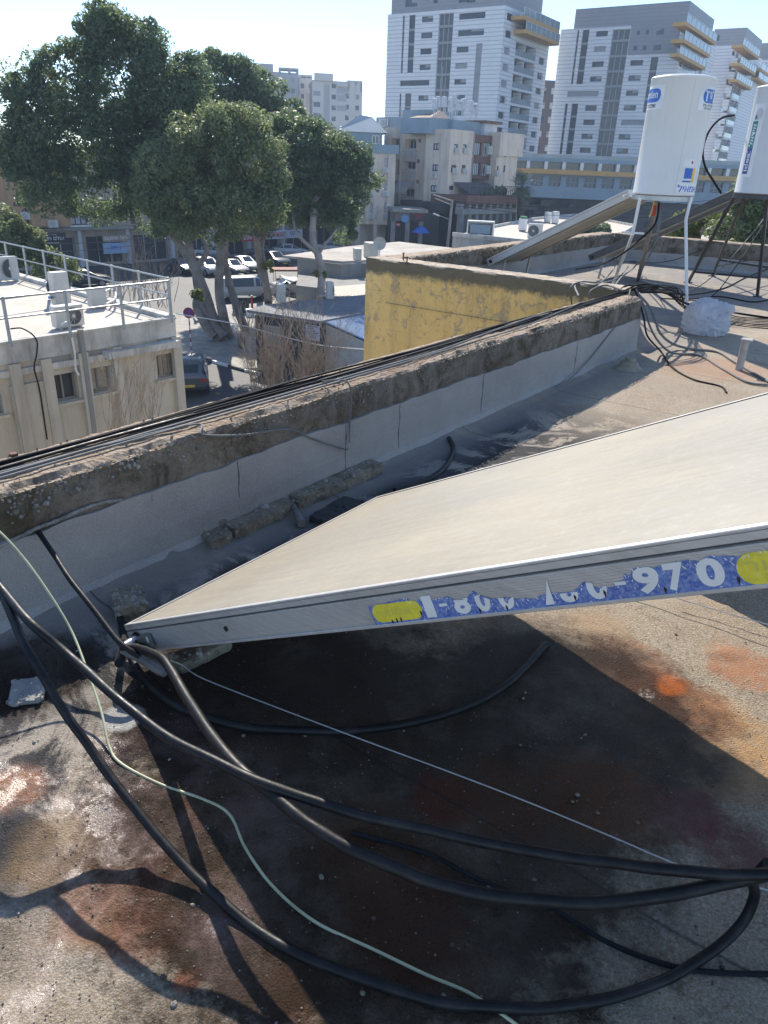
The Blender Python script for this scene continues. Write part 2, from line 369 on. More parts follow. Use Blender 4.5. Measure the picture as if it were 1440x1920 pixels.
def alu():
    g = G('brushed_aluminium'); rel = g.mapv(g.pos(), rot=(0, 0, AZ))
    n = g.noise(1, 5, .7, g.mapv(g.pos(), (3, 3, 160)))
    c = g.mix(g.ramp(n, .35, .65), (.42, .40, .375), (.52, .50, .47)); c = g.mix(g.ramp(g.noise(8, 5, .7), .5, .75, 0, .5), c, (.33, .30, .26))
    g.set(color=c, rough=.42, metal=.35); g.bump(n, .2, .002); return g.mat
M['alu'] = alu()

# ================================================================== OUR ROOF
# floor: one sheet, fine near the viewer
def terrain_noise(x, y, s): return mnoise.noise(Vector((x * s, y * s, 3.1)))
def grid_lines(lo, hi, segs):
    out = [lo]
    for (end, st) in segs:
        n = max(1, round((end - out[-1]) / st)); out += list(np.linspace(out[-1], end, n + 1)[1:])
    return out
la = grid_lines(-3.0, 7.0, [(0.2, .1), (3.4, .018), (7.0, .08)])
lb = grid_lines(-2.21, 4.5, [(0.4, .018), (4.5, .15)])
def floor_patch(mb, la, lb):
    base = len(mb.v); V = []
    for a_ in la:
        for b_ in lb:
            p = ab(a_, b_, 0); z = .006 * terrain_noise(p[0], p[1], 2.3)
            if -0.2 < a_ < 3.6 and b_ < .6:
                z += .004 * terrain_noise(p[0], p[1], 9) + .0014 * terrain_noise(p[0] + 5, p[1], 31)
                k = terrain_noise(p[0] * 1.3 + 3, p[1] * 1.3, 7); z += max(0, k - .38) * .03
            cove = max(0, 1 - (b_ - PB(a_)) / .10); z += .045 * cove ** 2
            V.append((p[0], p[1], RZ + z))
    nb = len(lb); F = [(i * nb + j, (i + 1) * nb + j, (i + 1) * nb + j + 1, i * nb + j + 1) for i in range(len(la) - 1) for j in range(nb - 1)]
    mb.add(V, F)
mb = MB(); floor_patch(mb, la, lb)
la2 = grid_lines(7.0, 14.0, [(14.0, .12)]); lb2 = grid_lines(-5.12, 4.5, [(4.5, .15)])
V = []; nb = len(lb2)
for a_ in la2:
    for b_ in lb2:
        p = ab(a_, b_, 0); V.append((p[0], p[1], RZ + (.008 * terrain_noise(p[0], p[1], 2.1) if a_ > 7.01 else 0)))
mb.add(V, [(i * nb + j, (i + 1) * nb + j, (i + 1) * nb + j + 1, i * nb + j + 1) for i in range(len(la2) - 1) for j in range(nb - 1)])
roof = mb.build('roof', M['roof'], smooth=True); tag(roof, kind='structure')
roof['label'] = 'flat bitumen roof with wet patches, painted-in collector shade and orange rust stains'

# building body below our roof
bd = thing('yellow_building', 'yellow plastered building under the flat roof with flaking outer wall and stained parapets', 'building', ab(0, -2.4, 0))
mb = MB()
P = [ab(-3.2, -2.43, 0), ab(7.02, -2.43, 0), ab(7.02, -5.42, 0), ab(14.25, -5.42, 0), ab(14.25, 4.6, 0), ab(-3.2, 4.6, 0)]
mb.prism([(p[0], p[1]) for p in P], 0, RZ - .03); mb.build('body', M['yellow'], bd)
def parapet(name, a0, b0, a1, b1, thick, side, mats, rubble, seg=.02, pebbles=True, x_end=0):
    """wall from (a0,b0) to (a1,b1) along its inner face; thickness goes to 'side'"""
    p0, p1 = ab(a0, b0, 0), ab(a1, b1, 0); L = np.linalg.norm(p1 - p0); d = (p1 - p0) / L; nrm = np.cross(Z3, d) * side
    n = int(L / seg); rows = [(0, -.1), (0, .05), (0, .10), (0, .15), (0, .20), (0, .24), (0, .28), (0, .32), (0, .36), (0, .40), (0, .43), (.012, .448), (.05, .45), (.1, .45), (.15, .45), (.2, .45), (.25, .45), (.29, .447), (.30, .43), (.30, .36), (.30, .2), (.30, -.1)]
    V = []
    for i in range(n + 1):
        s_ = L * i / n; q = p0 + d * s_
        for (t, z) in rows:
            t = t * thick / .30; zz = z * PH / .45
            P3 = Vector((s_ * 1.0 + p0[0], t * 3, z * 3)); 
            k = mnoise.noise(P3 * 6) * .006 + mnoise.noise(P3 * 25) * .004 + mnoise.noise(P3 * 60) * .0022
            er = 0
            if .37 < z < .449 and t < .1:            # ragged upper inner arris
                er = max(0, mnoise.noise(Vector((s_ * 3.1, 7, 0))) + .25) * .03 * rubble * (z - .36) / .09 + abs(mnoise.noise(Vector((s_ * 14, z * 9, 1)))) * .018 * rubble
            up = (k * .9 if z > .44 else 0) - (er * .9 if z > .43 else 0)
            pt = q + nrm * (t + (er if t < .1 else 0) + (k if z < .44 else 0)) + Z3 * (RZ + zz + up)
            V.append(pt)
    K = len(rows); m = MB()
    m.add(V, [(i * K + j, (i + 1) * K + j, (i + 1) * K + j + 1, i * K + j + 1) for i in range(n) for j in range(K - 1)])
    m.add(V[:K], [tuple(range(K))]); m.add(V[-K:], [tuple(range(K))])
    o = m.build(name, mats, bd, smooth=False)
    return p0, d, nrm, L
p0, dd, nn, L = parapet('parapet', -3.2, PB(-3.2), 6.66, PB(6.66), .29, 1, M['parapet'], 1.0)
# which side is outward?
parapet('parapet', 7.30, -5.12, 14.0, -5.12, .29, 1, M['parapet'], .9, .03)
parapet('parapet', 14.0, -5.12, 14.0, 4.6, .28, 1, M['parapet'], .4, .05)
# yellow wall crest across the light well: inner face looks to +a
parapet('parapet', 7.02, -2.38, 7.02, -5.42, .30, -1, M['yellow'], .3, .03)
# upstand of grey felt on the inner face of the long parapet: wavy upper edge
def upstand(a0, b0, a1, b1, side, hfun, name='upstand', step=.03, off=.012):
    p0, p1 = ab(a0, b0, 0), ab(a1, b1, 0); L = np.linalg.norm(p1 - p0); d = (p1 - p0) / L; nrm = -np.cross(Z3, d) * side
    n = int(L / step); V = []; K = 9
    for i in range(n + 1):
        s_ = L * i / n; h = hfun(s_)
        for k in range(K):
            z = h * k / (K - 2) if k < K - 1 else h
            o_ = off + .004 * mnoise.noise(Vector((s_ * 4, z * 12, 2))) + (.03 * max(0, 1 - z / .06) ** 2)
            if k == K - 1: o_ = -.02
            V.append(p0 + d * s_ + nrm * o_ + Z3 * (RZ + .004 + z))
    m = MB(); m.add(V, [(i * K + j, (i + 1) * K + j, (i + 1) * K + j + 1, i * K + j + 1) for i in range(n) for j in range(K - 1)])
    # open vertical laps between felt sheets
    for s_ in SEAMS if name == 'upstand' and a0 < 0 else []:
        hh_ = hfun(s_); m.tube([p0 + d * (s_ + .003 * math.sin(dz * 1.3 + s_)) + nrm * (off + .001) + Z3 * (RZ + .03 + (hh_ - .03) * dz / 9) for dz in range(10)], [.0016 + .0008 * math.sin(dz * 2.1) for dz in range(10)], 5, 1)
    m.build(name, [M['upstand'], M['black_frame']], bd, smooth=False)
SEAMS = [float((onplane(x, y, ab(0, -2.11, 0), B3) - ab(-3.2, -2.11, 0)) @ A3) for x, y in ((457, 930), (653, 860), (752, 800), (905, 740), (1075, 680))]
def hf(s_):
    return .300 - .012 * min(1, max(0, (s_ - 6) / 2)) + .014 * mnoise.noise(Vector((s_ * 2.1, 0, 0))) + .010 * mnoise.noise(Vector((s_ * 9, 3, 0))) + 0
upstand(-3.2, PB(-3.2), 6.66, PB(6.66), 1, hf)
upstand(7.30, -5.12, 14.0, -5.12, 1, lambda s_: .26 + .02 * mnoise.noise(Vector((s_ * 3, 0, 5))))
upstand(14.0, -5.12, 14.0, 4.6, 1, lambda s_: .2 + .02 * mnoise.noise(Vector((s_ * 3, 0, 9))))
# exposed gravel bonded in the ragged upper part of the parapet (one surface, part of the wall)
m = MB()
for k in range(2600):
    s_ = random.uniform(1.2, 9.7); 
    dens = .35 + .65 * (mnoise.noise(Vector((s_ * 1.7, 4, 0))) > -.1)
    if random.random() > dens: continue
    z = PH - abs(random.gauss(0, .045)) - .004; 
    if s_ > 6.6: z = PH - abs(random.gauss(0, .018)) - .004
    q = ab(-3.2 + s_, PB(-3.2 + s_), RZ + z) + (-B3) * (.012 if z > PH - .06 else .004) + B3 * .006
    r_ = random.uniform(.002, .0065) if random.random() < .92 else random.uniform(.0065, .011)
    m.rock(q, r_, random.choice((0, 0, 1)))
for k in range(900):
    s_ = random.uniform(7.3, 14.0); z = PH - abs(random.gauss(0, .05)); m.rock(ab(s_, -5.12 + .004, RZ + z), random.uniform(.006, .015), random.choice((0, 1)))
for k in range(500):
    s_ = random.uniform(-1.5, 6.6); m.rock(ab(s_, PB(s_) - random.uniform(.0, .28), RZ + PH + .002), random.uniform(.002, .007), random.choice((0, 1)))
m.build('exposed_gravel', [M['pebble'], M['rubble']], bd)
# mortar fillet smeared along the top of the felt at the left
m = MB(); fl = [onplane(x, y, ab(1, PB(1) + .012, 0), B3) for x, y in [(-40, 1040), (30, 1010), (70, 990), (110, 975), (150, 957), (190, 943), (228, 937)]]
m.tube(cat(fl, 5), [.004 + .004 * abs(math.sin(i * 1.7)) for i in range(31)], 7); m.build('mortar_fillet', M['pebble'], bd, smooth=True)

# ================================================================== SOLAR COLLECTORS
def text_verts(txt, size=1.0, align='LEFT', res=4, bold=0.0):
    cu = bpy.data.curves.new('tmp', 'FONT'); cu.body = txt; cu.offset = bold; cu.size = size; cu.resolution_u = res; cu.align_x = align; cu.fill_mode = 'FRONT'; 
    o = bpy.data.objects.new('tmp', cu); COL.objects.link(o); bpy.context.view_layer.update()
    dg = bpy.context.evaluated_depsgraph_get(); me = bpy.data.meshes.new_from_object(o.evaluated_get(dg))
    V = np.array([v.co[:] for v in me.vertices]) if len(me.vertices) else np.zeros((0, 3)); F = [tuple(p.vertices) for p in me.polygons]
    bpy.data.objects.remove(o); bpy.data.curves.remove(cu); bpy.data.meshes.remove(me)
    return V, F
def text_fit(txt, x0, x1, y0, y1, bold=0.018):
    """flat lettering filling the rectangle"""
    V, F = text_verts(txt, bold=bold)
    if not len(V): return V, F
    mn, mx = V.min(0), V.max(0); V = V.copy()
    V[:, 0] = x0 + (V[:, 0] - mn[0]) / (mx[0] - mn[0]) * (x1 - x0); V[:, 1] = y0 + (V[:, 1] - mn[1]) / (mx[1] - mn[1]) * (y1 - y0); return V, F
def put_text(mb, txt, O, ux, uy, nz, x0, x1, y0, y1, m=0, fat=0):
    V, F = text_fit(txt, x0, x1, y0, y1)
    offs = [(0, 0)]
    for k, (dx, dy) in enumerate(offs):
        mb.add([O + ux * (v[0] + dx) + uy * (v[1] + dy) + nz * (.0001 * k) for v in V], F, m)
g = G('faded_sticker_blue'); g.set(color=g.mix(g.ramp(g.noise(130, 6, .85), .45, .66, 0, .75), g.mix(g.ramp(g.noise(20, 4), .35, .65), (.035, .085, .32), (.075, .15, .40)), (.38, .42, .52)), rough=.5); M['sticker_blue'] = g.mat
M['sticker_yellow'] = plain('sticker_yellow', (.66, .55, .04), .5, 0, .12, 60)
M['sticker_white'] = plain('sticker_white', (.66, .65, .62), .5, 0, .06, 20)
M['sticker_faded'] = plain('sticker_faded_ink', (.55, .47, .08), .5)
M['black'] = plain('matt_black', (.012, .012, .013), .5)
M['steel'] = plain('wet_steel', (.55, .55, .54), .25, .9, .15, 30)
M['lag'] = plain('grey_pipe_lagging', (.14, .135, .13), .7, 0, .3, 18, .3)
TILT = R(28.0); S3 = B3 * math.cos(TILT) + Z3 * math.sin(TILT)
N3 = np.cross(A3, S3); N3 = N3 if N3[2] > 0 else -N3
M['darkgroove'] = plain('dark_groove', (.07, .068, .065), .7)
CT = .095                                            # casing thickness
def collector(C0, wid, length, label, stickers=None, mframe=None, mback=None):
    """C0: lower near corner of the glass face; casing widens along A3, rises along S3"""
    t = thing('solar_collector', label, 'solar collector', C0 - Z3 * (C0[2] - RZ))
    mframe = mframe or M['alu']; mback = mback or M['back']
    def P(a, s, n): return C0 + A3 * a + S3 * s + N3 * n
    g_ = MB(); g_.box(P(wid / 2, length / 2, -.006), A3 * (wid / 2 - .016), S3 * (length / 2 - .016), N3 * .003); g_.build('glass_cover', M['dust_glass'], t)
    f = MB()
    for a0, sgn in ((0, 1), (wid, -1)):              # the two long sides, ribbed extrusion
        f.box(P(a0 + sgn * .009, length / 2, -.003), A3 * .009, S3 * length / 2, N3 * .003, bev=.0015)         # top lip
        f.box(P(a0 + sgn * .003, length / 2, -.0125), A3 * .003, S3 * length / 2, N3 * .0062)
        f.box(P(a0 + sgn * .006, length / 2, -.0215), A3 * .003, S3 * length / 2, N3 * .0028)                   # groove
        f.box(P(a0 + sgn * .0025, length / 2, -.052), A3 * .0025, S3 * length / 2, N3 * .0277, bev=.001)        # side wall
        for k in range(9): f.box(P(a0 - sgn * .0003, length / 2, -.030 - k * .0052), A3 * .0006, S3 * length / 2, N3 * .0012)
        f.box(P(a0 + sgn * .005, length / 2, -.0825), A3 * .003, S3 * length / 2, N3 * .0028)
        f.box(P(a0 + sgn * .0035, length / 2, -.0888), A3 * .0065, S3 * length / 2, N3 * .0035, bev=.001)
    for s0, sgn in ((0, 1), (length, -1)):
        f.box(P(wid / 2, s0 + sgn * .009, -.0032), A3 * (wid / 2 - .001), S3 * .009, N3 * .003)
        f.box(P(wid / 2, s0 + sgn * .003, -.048), A3 * (wid / 2 - .002), S3 * .003, N3 * .041)
    f.build('casing', mframe, t)
    for a0, sgn in ((0, 1), (wid, -1)):
        q = MB(); q.box(P(a0 + sgn * .0012, length / 2, -.0215), A3 * .0012, S3 * (length / 2 - .002), N3 * .0012); q.build('gasket_line', M['darkgroove'], t)
    q = MB()
    for a0, sgn in ((.0185, 1), (wid - .0185, -1)): q.box(P(a0, length / 2, -.0018), A3 * .0011, S3 * (length / 2 - .018), N3 * .0014)
    q.build('glass_seal', M['black'], t)
    b_ = MB(); b_.box(P(wid / 2, length / 2, -.086), A3 * (wid / 2 - .012), S3 * (length / 2 - .008), N3 * .002); b_.build('back_sheet', mback, t)
    for a_ in (.0, wid):                             # header pipe stubs
        for s_ in (.05, length - .05):
            q = MB(); dr = -A3 if a_ == 0 else A3; c = P(a_, s_, -.05)
            if s_ > 1: 
                q.cyl(c, .019, .006, 18, 0, dr); q.cyl(c + dr * .006, .011, .035, 14, 0, dr); q.build('pipe_stub', M['steel'], t, smooth=True)
            else:
                q.cyl(c, .024, .004, 18, 0, dr); q.cyl(c + dr * .004, .013, .03, 14, 0, dr); q.build('pipe_stub', M['black'] if a_ == 0 else M['steel'], t, smooth=True)
    return t, P
M['back'] = plain('collector_back', (.34, .30, .24), .55, .1, .15, 3, .1)
C0 = onz(232, 1172, RZ + .13)
col1, P1 = collector(C0, 1.276, 2.02, 'large near solar collector with dusty cream glass and a torn blue sticker on its edge')
# drilled hole on the side
m = MB(); m.cyl(P1(-.001, .5, -.052), .0075, .002, 20, 0, -A3); m.build('drilled_hole', M['black'], col1)
m = MB()                                             # legs that carry the collector
for a_ in (.7, 1.15):
    p = P1(a_, 1.98, -.09); m.bar(p, np.array([p[0], p[1], RZ]), .03, .03)
    p = P1(a_, .15, -.09); m.bar(p, np.array([p[0], p[1], RZ]), .03, .03)
    m.bar(P1(a_, .12, -.10), P1(a_, 1.9, -.10), .03, .02)
m.build('stand', M['grey_metal'], col1)
# the torn sticker strip, in side-plane coordinates (s along, n down)
SO = P1(-.0012, 0, 0); sux, suy, sn = S3, N3, -A3
rs = random.Random(5)
x0, x1 = 1.022, 2.0
def top_edge(s_):
    pts = [(1.022, -.043), (1.10, -.037), (1.135, -.036), (1.145, -.048), (1.165, -.040), (1.19, -.042), (1.205, -.052), (1.235, -.050), (1.26, -.062), (1.28, -.058), (1.30, -.045), (1.315, -.058), (1.345, -.068), (1.36, -.066), (1.385, -.071), (1.42, -.075), (1.45, -.068), (1.475, -.070), (1.50, -.071), (1.525, -.055), (1.54, -.068), (1.565, -.072), (1.59, -.062), (1.60, -.050), (1.622, -.034), (1.64, -.040), (1.67, -.036), (1.70, -.034), (1.72, -.039), (1.735, -.033), (1.78, -.040), (1.80, -.038), (1.83, -.034), (1.86, -.033), (2.0, -.033)]
    xs, ys = zip(*pts); return float(np.interp(s_, xs, ys)) + (.0075 if 1.2 < s_ < 1.6 else 0) + rs.uniform(-.0012, .0012)
YB = -.0895
st = MB(); N_ = 320; tops = []; V = []
for i in range(N_ + 1):
    s_ = x0 + (x1 - x0) * i / N_; te = top_edge(s_); tops.append((s_, te))
    V += [SO + sux * (s_ + (.006 if i == 0 else 0)) + suy * YB + sn * .0004, SO + sux * s_ + suy * te + sn * .0004]
st.add(V, [(2 * i, 2 * i + 2, 2 * i + 3, 2 * i + 1) for i in range(N_)])
stk = st.build('phone_sticker', M['sticker_blue'], col1); stk['label'] = 'torn blue sticker with a white phone number and yellow ovals'
# worn white scratches and chips
ch = MB()
for k in range(170):
    s_ = rs.uniform(x0 + .1, 1.9); te = float(np.interp(s_, *zip(*tops))); y = rs.uniform(YB + .004, te - .002)
    if rs.random() < .5: y = te - rs.random() ** 2 * .012
    if y < YB + .003: continue
    a_ = rs.uniform(0, 3); L_ = rs.uniform(.0008, .004); w_ = rs.uniform(.0004, .0012)
    c_ = SO + sux * s_ + suy * y + sn * .0007; d1 = sux * math.cos(a_) + suy * math.sin(a_); d2 = -sux * math.sin(a_) + suy * math.cos(a_)
    ch.quad(c_ - d1 * L_ - d2 * w_, c_ + d1 * L_ - d2 * w_ * .4, c_ + d1 * L_ + d2 * w_, c_ - d1 * L_ * .6 + d2 * w_)
ch.build('scratch_marks', M['sticker_white'], stk)
def clipped_text(mb, txt, X0, X1, Y0, Y1, off, fat, m=0):
    """letters whose top is torn away with the sticker"""
    V, F = text_fit(txt, X0, X1, Y0, Y1, .045 if fat else 0); bm = bmesh.new()
    for dx in (0,):
        for f_ in F:
            try:
                vs = [bm.verts.new((V[i][0] + dx, V[i][1], 0)) for i in f_]; bm.faces.new(vs)
            except Exception: pass
    bmesh.ops.triangulate(bm, faces=bm.faces[:])
    for _ in range(3): bmesh.ops.subdivide_edges(bm, edges=[e for e in bm.edges if e.calc_length() > .002], cuts=1)
    for k, f_ in enumerate(bm.faces):
        c_ = f_.calc_center_median()
        if c_.y < float(np.interp(c_.x, *zip(*tops))) - .0005:
            mb.add([SO + sux * v.co.x + suy * v.co.y + sn * (off) for v in f_.verts], [tuple(range(len(f_.verts)))], m)
    bm.free()
sx_ = lambda x, y: float((onplane(x, y, SO, A3) - SO) @ S3)
chars = [(c_, sx_(a_, y_), sx_(b_, y_)) for c_, a_, b_, y_ in [('1', 797, 816, 1143), ('-', 826, 841, 1140), ('8', 852, 883, 1137), ('0', 893, 921, 1132), ('0', 936, 966, 1128), ('-', 977, 993, 1124), ('1', 1019, 1036, 1119), ('8', 1050, 1085, 1115), ('0', 1103, 1141, 1110), ('-', 1155, 1177, 1103), ('9', 1192, 1241, 1098), ('7', 1250, 1290, 1090), ('0', 1309, 1362, 1082)]]
for c_, X0, X1 in chars:
    tx = MB(); yb = YB + .008; h = .046
    if c_ == '-': clipped_text(tx, '-', X0, X1, YB + .028, YB + .034, .0008, .0)
    else: clipped_text(tx, c_, X0, X1, yb, yb + h, .0008, .0034)
    if tx.v: tx.build('phone_digit' if c_ != '-' else 'phone_dash', M['sticker_white'], stk)
def oval(mb, X0, X1, Y0, Y1, off, m=0, n=18, clip=True):
    r_ = (Y1 - Y0) / 2; cy = (Y0 + Y1) / 2; pts = []
    r2 = min(r_, (X1 - X0) / 2)
    for i in range(n + 1): t_ = -math.pi / 2 + math.pi * i / n; pts.append((X1 - r2 + r2 * math.cos(t_), cy + r_ * math.sin(t_)))
    for i in range(n + 1): t_ = math.pi / 2 + math.pi * i / n; pts.append((X0 + r2 + r2 * math.cos(t_), cy + r_ * math.sin(t_)))
    mb.add([SO + sux * x + suy * y + sn * off for x, y in pts], [tuple(range(len(pts)))], m)
for q_ in ((sx_(698, 1147), sx_(791, 1143), YB + .008, -.041), (sx_(1382, 1070), sx_(1382, 1070) + .16, YB + .004, -.036)): ov = MB(); oval(ov, *q_, .0006); ov.build('yellow_oval', M['sticker_yellow'], stk)
heb = 'אמקור'[::-1]
for q_ in ((sx_(706, 1147), sx_(770, 1143), YB + .018, YB + .034), (sx_(1394, 1070), sx_(1394, 1070) + .12, YB + .019, YB + .040)):
    tx = MB(); put_text(tx, heb, SO + sn * .0009, sux, suy, sn, *q_, 0, .0005); tx.build('oval_lettering', M['sticker_faded'], stk)
# black rips along the lower edge
rp = MB()
for s_, y in [(1.075, YB + .008), (1.088, YB + .010), (1.10, YB + .011), (1.30, YB + .012), (1.36, YB + .011), (1.50, YB + .016), (1.555, YB + .018), (1.655, YB + .012), (1.765, YB + .015), (1.158, YB + .02)]:
    c_ = SO + sux * s_ + suy * y + sn * .0012; rp.add([c_ - suy * .009, c_ + sux * .0035 + suy * .001, c_ + suy * .006, c_ - sux * .0015], [(0, 1, 2, 3)])
rp.build('sticker_rips', M['black'], stk)
# tin clip on the low corner and its lagged fitting
m = MB(); cpt = P1(-.001, .05, -.05)
m.tube([cpt - A3 * .005, cpt - A3 * .04 - Z3 * .002, cpt - A3 * .055 - Z3 * .03], [.016, .018, .015], 12); m.build('elbow_fitting', M['steel'], col1, smooth=True)
m = MB(); m.box(P1(-.012, .11, -.058), S3 * .028, A3 * .010, N3 * .022, bev=.004); m.build('wiring_clip', plain('translucent_tape', (.16, .16, .15), .2, .3, .3, 40), col1)
# unseen collector added behind it to cast the upper-right floor shadow
C2 = ab(2.92, -.84, RZ + .22)
col2, P2 = collector(C2, 1.2, 1.5, 'added solar collector, hidden behind the large near one to cast a shadow')
tag(col2)
m = MB()
for a_ in (.12, 1.05):
    for s_ in (.1, 1.3): p = P2(a_, s_, -.09); m.bar(p, np.array([p[0], p[1], RZ]), .03, .03)
m.build('stand', M['grey_metal'], col2)

# far collectors beside the tanks
def far_collector(px_low, px_high, depth, label, mframe, mback, wid=.95, length=2.0):
    # near long lower edge passes both survey pixels; solve for start point at the given view depth
    d = ray(*px_high); d = d / (d @ fwd); top = CAM + d * depth
    C_ = top - S3 * (length - .02) + N3 * CT
    return collector(C_, wid, length, label, mframe=mframe, mback=mback)
M['dark_alu'] = plain('dull_grey_casing', (.10, .105, .11), .5, .3, .15, 6)
col3, P3_ = far_collector((928, 505), (1178, 372), 8.6, 'tilted solar collector with pale frame and beige back left of the white tank', M['white_alu'] if 'white_alu' in M else plain('pale_alu', (.50, .50, .49), .45, .2, .06, 5), M['back'])
col4, P4_ = far_collector((1080, 510), (1386, 366), 9.6, 'dark grey solar collector seen from below between the two tanks', M['dark_alu'], plain('dark_back', (.085, .088, .095), .6, .2, .2, 3), 1.0, 2.15)
for c_, P_, L_ in ((col3, P3_, 2.0), (col4, P4_, 2.15)):
    m = MB()
    for a_ in (.1, .85):
        m.bar(P_(a_, .2, -.1), np.array([*P_(a_, .2, 0)[:2], RZ]), .025, .025)
        m.bar(P_(a_, .05, -.1), P_(a_, L_ - .1, -.1), .025, .02)
    m.build('stand', M['grey_metal'], c_)

# ================================================================== WATER TANKS
def px_depth(x, y, D):
    d = ray(x, y); return CAM + d / (d @ fwd) * D
M['enamel'] = plain('white_enamel', (.70, .69, .655), .38, 0, .035, 2.2, 0, ((.50, .46, .39), .45))
M['enamel2'] = plain('cool_white_enamel', (.60, .62, .63), .38, 0, .03, 2.2, 0, ((.45, .44, .40), .4))
M['logo_blue'] = plain('logo_blue', (.02, .13, .50), .4); M['ink'] = plain('ink_black', (.03, .03, .04), .4)
M['logo_yellow'] = plain('logo_yellow', (.80, .50, .03), .4); M['logo_green'] = plain('logo_green', (.01, .20, .19), .4); M['logo_navy'] = plain('logo_navy', (.03, .06, .28), .4)
M['logo_white'] = plain('logo_white', (.75, .75, .74), .4); M['logo_pink'] = plain('logo_pale', (.60, .56, .55), .4)
def wrap(mb, V, F, c, rad, ang0, m=0, rot=False):
    """flat artwork (metres) wrapped on the cylinder; x = arc length, y = height"""
    out = [(c[0] + rad * math.sin(ang0 + v[0] / rad), c[1] - rad * math.cos(ang0 + v[0] / rad), c[2] + v[1]) for v in V]; mb.add(out, F, m)
def rect_art(x0, x1, y0, y1, n=14):
    V = []; 
    for i in range(n + 1): x = x0 + (x1 - x0) * i / n; V += [(x, y0), (x, y1)]
    return V, [(2 * i, 2 * i + 2, 2 * i + 3, 2 * i + 1) for i in range(n)]
def oval_art(x0, x1, y0, y1, n=40):
    r_ = (y1 - y0) / 2; V = []
    for i in range(n + 1):
        x = x0 + (x1 - x0) * i / n; e = min(x - x0, x1 - x); h = r_ if e >= r_ else math.sqrt(max(0, r_ * r_ - (r_ - e) ** 2)); V += [(x, (y0 + y1) / 2 - h), (x, (y0 + y1) / 2 + h)]
    return V, [(2 * i, 2 * i + 2, 2 * i + 3, 2 * i + 1) for i in range(n)]
def tank(c, rad, h, label, mat_):
    t = thing('water_tank', label, 'water tank', c)
    m = MB(); m.lathe(c, [(0, .0), (rad - .03, .0), (rad - .006, .004), (rad + .003, .012), (rad + .003, .022), (rad, .03), (rad, h - .03), (rad + .003, h - .022), (rad + .003, h - .01), (rad - .01, h), (rad - .06, h + .012), (0, h + .02)], 72)
    m.build('shell', mat_, t, smooth=True)
    m = MB(); V, F = rect_art(-.0012, .0012, .03, h - .03, 1); wrap(m, V, F, c, rad + .0006, R(2)); m.build('seam', plain('seam_grey', (.42, .41, .38), .5), t)
    return t
D1 = 8.15; tb = px_depth(1243, 366, D1); RAD = .322; azc = math.atan2(tb[0], tb[1])
Ht = 1.12
tank1 = tank(tb, RAD, Ht, 'white water tank with blue ovals, the left and wider one', M['enamel'])
face = azc                                           # direction towards the viewer is -(sin,cos)
def art(mb, V, F, deg, m=0, off=.0012, c=tb, rad=RAD, fa=None): wrap(mb, V, F, c, rad + off, -(fa if fa is not None else face) + R(deg), m)
def tx_art(txt, x0, x1, y0, y1, fat=0):
    V, F = text_fit(txt, x0, x1, y0, y1); return V, F
yo = Ht * .835
for q_, dg_ in (((-.20, .20, yo - .12, yo + .10), -66), ((-.20, .20, yo - .12, yo + .10), 71), ((-.14, .20, .03, .135), 46), ((-.075, .075, .29, .36), 40)): pa = MB(); art(pa, *rect_art(*q_), dg_, 0, .0008); pa.build('label_paper', M['logo_white'], tank1)
for dg_ in (-67, 72): ob = MB(); art(ob, *oval_art(-.17, .17, yo - .055, yo + .07), dg_); ob.build('blue_oval', M['logo_blue'], tank1)
ob = MB()
V, F = rect_art(-.075, .03, .175, .275); art(ob, V, F, 46); V, F = rect_art(-.085, .03, .14, .155); art(ob, V, F, 46)
for fx in (0,): 
    V, F = tx_art('אמאיל'[::-1], -.125 + fx, .17 + fx, .045, .115); art(ob, V, F, 46, 0, .0018)
ob.build('blue_logo', M['logo_blue'], tank1)
yl = MB(); V, F = rect_art(.034, .075, .14, .275); art(yl, V, F, 46); yl.build('yellow_stripe', M['logo_yellow'], tank1)
for tx_, dg_ in (('yarden', -67), ('ירדן'[::-1], 72)):
    wt = MB()
    for fx in (0,): V, F = tx_art(tx_, -.145 + fx, .13 + fx, yo - .04, yo + .055); art(wt, V, F, dg_, 0, .0022)
    wt.build('white_lettering', M['logo_white'], tank1)
bt = MB(); 
for fx in (0,):
    V, F = tx_art('DIRECT SYSTEMS', -.15 + fx, .12 + fx, yo - .105, yo - .07); art(bt, V, F, -67, 0, .002)
    V, F = tx_art('מערכות', -.15, .1, yo - .085, yo - .065); art(bt, V, F, 72, 0, .002)
    V, F = tx_art('03-9331', -.13 + fx, .02 + fx, yo - .112, yo - .095); art(bt, V, F, 72, 0, .002)
bt.build('black_lettering', M['ink'], tank1)
rd = MB(); V, F = oval_art(.02, .05, .315, .345); art(rd, V, F, 40, 0, .0018); rd.build('red_mark', plain('logo_red', (.5, .05, .05), .5), tank1)
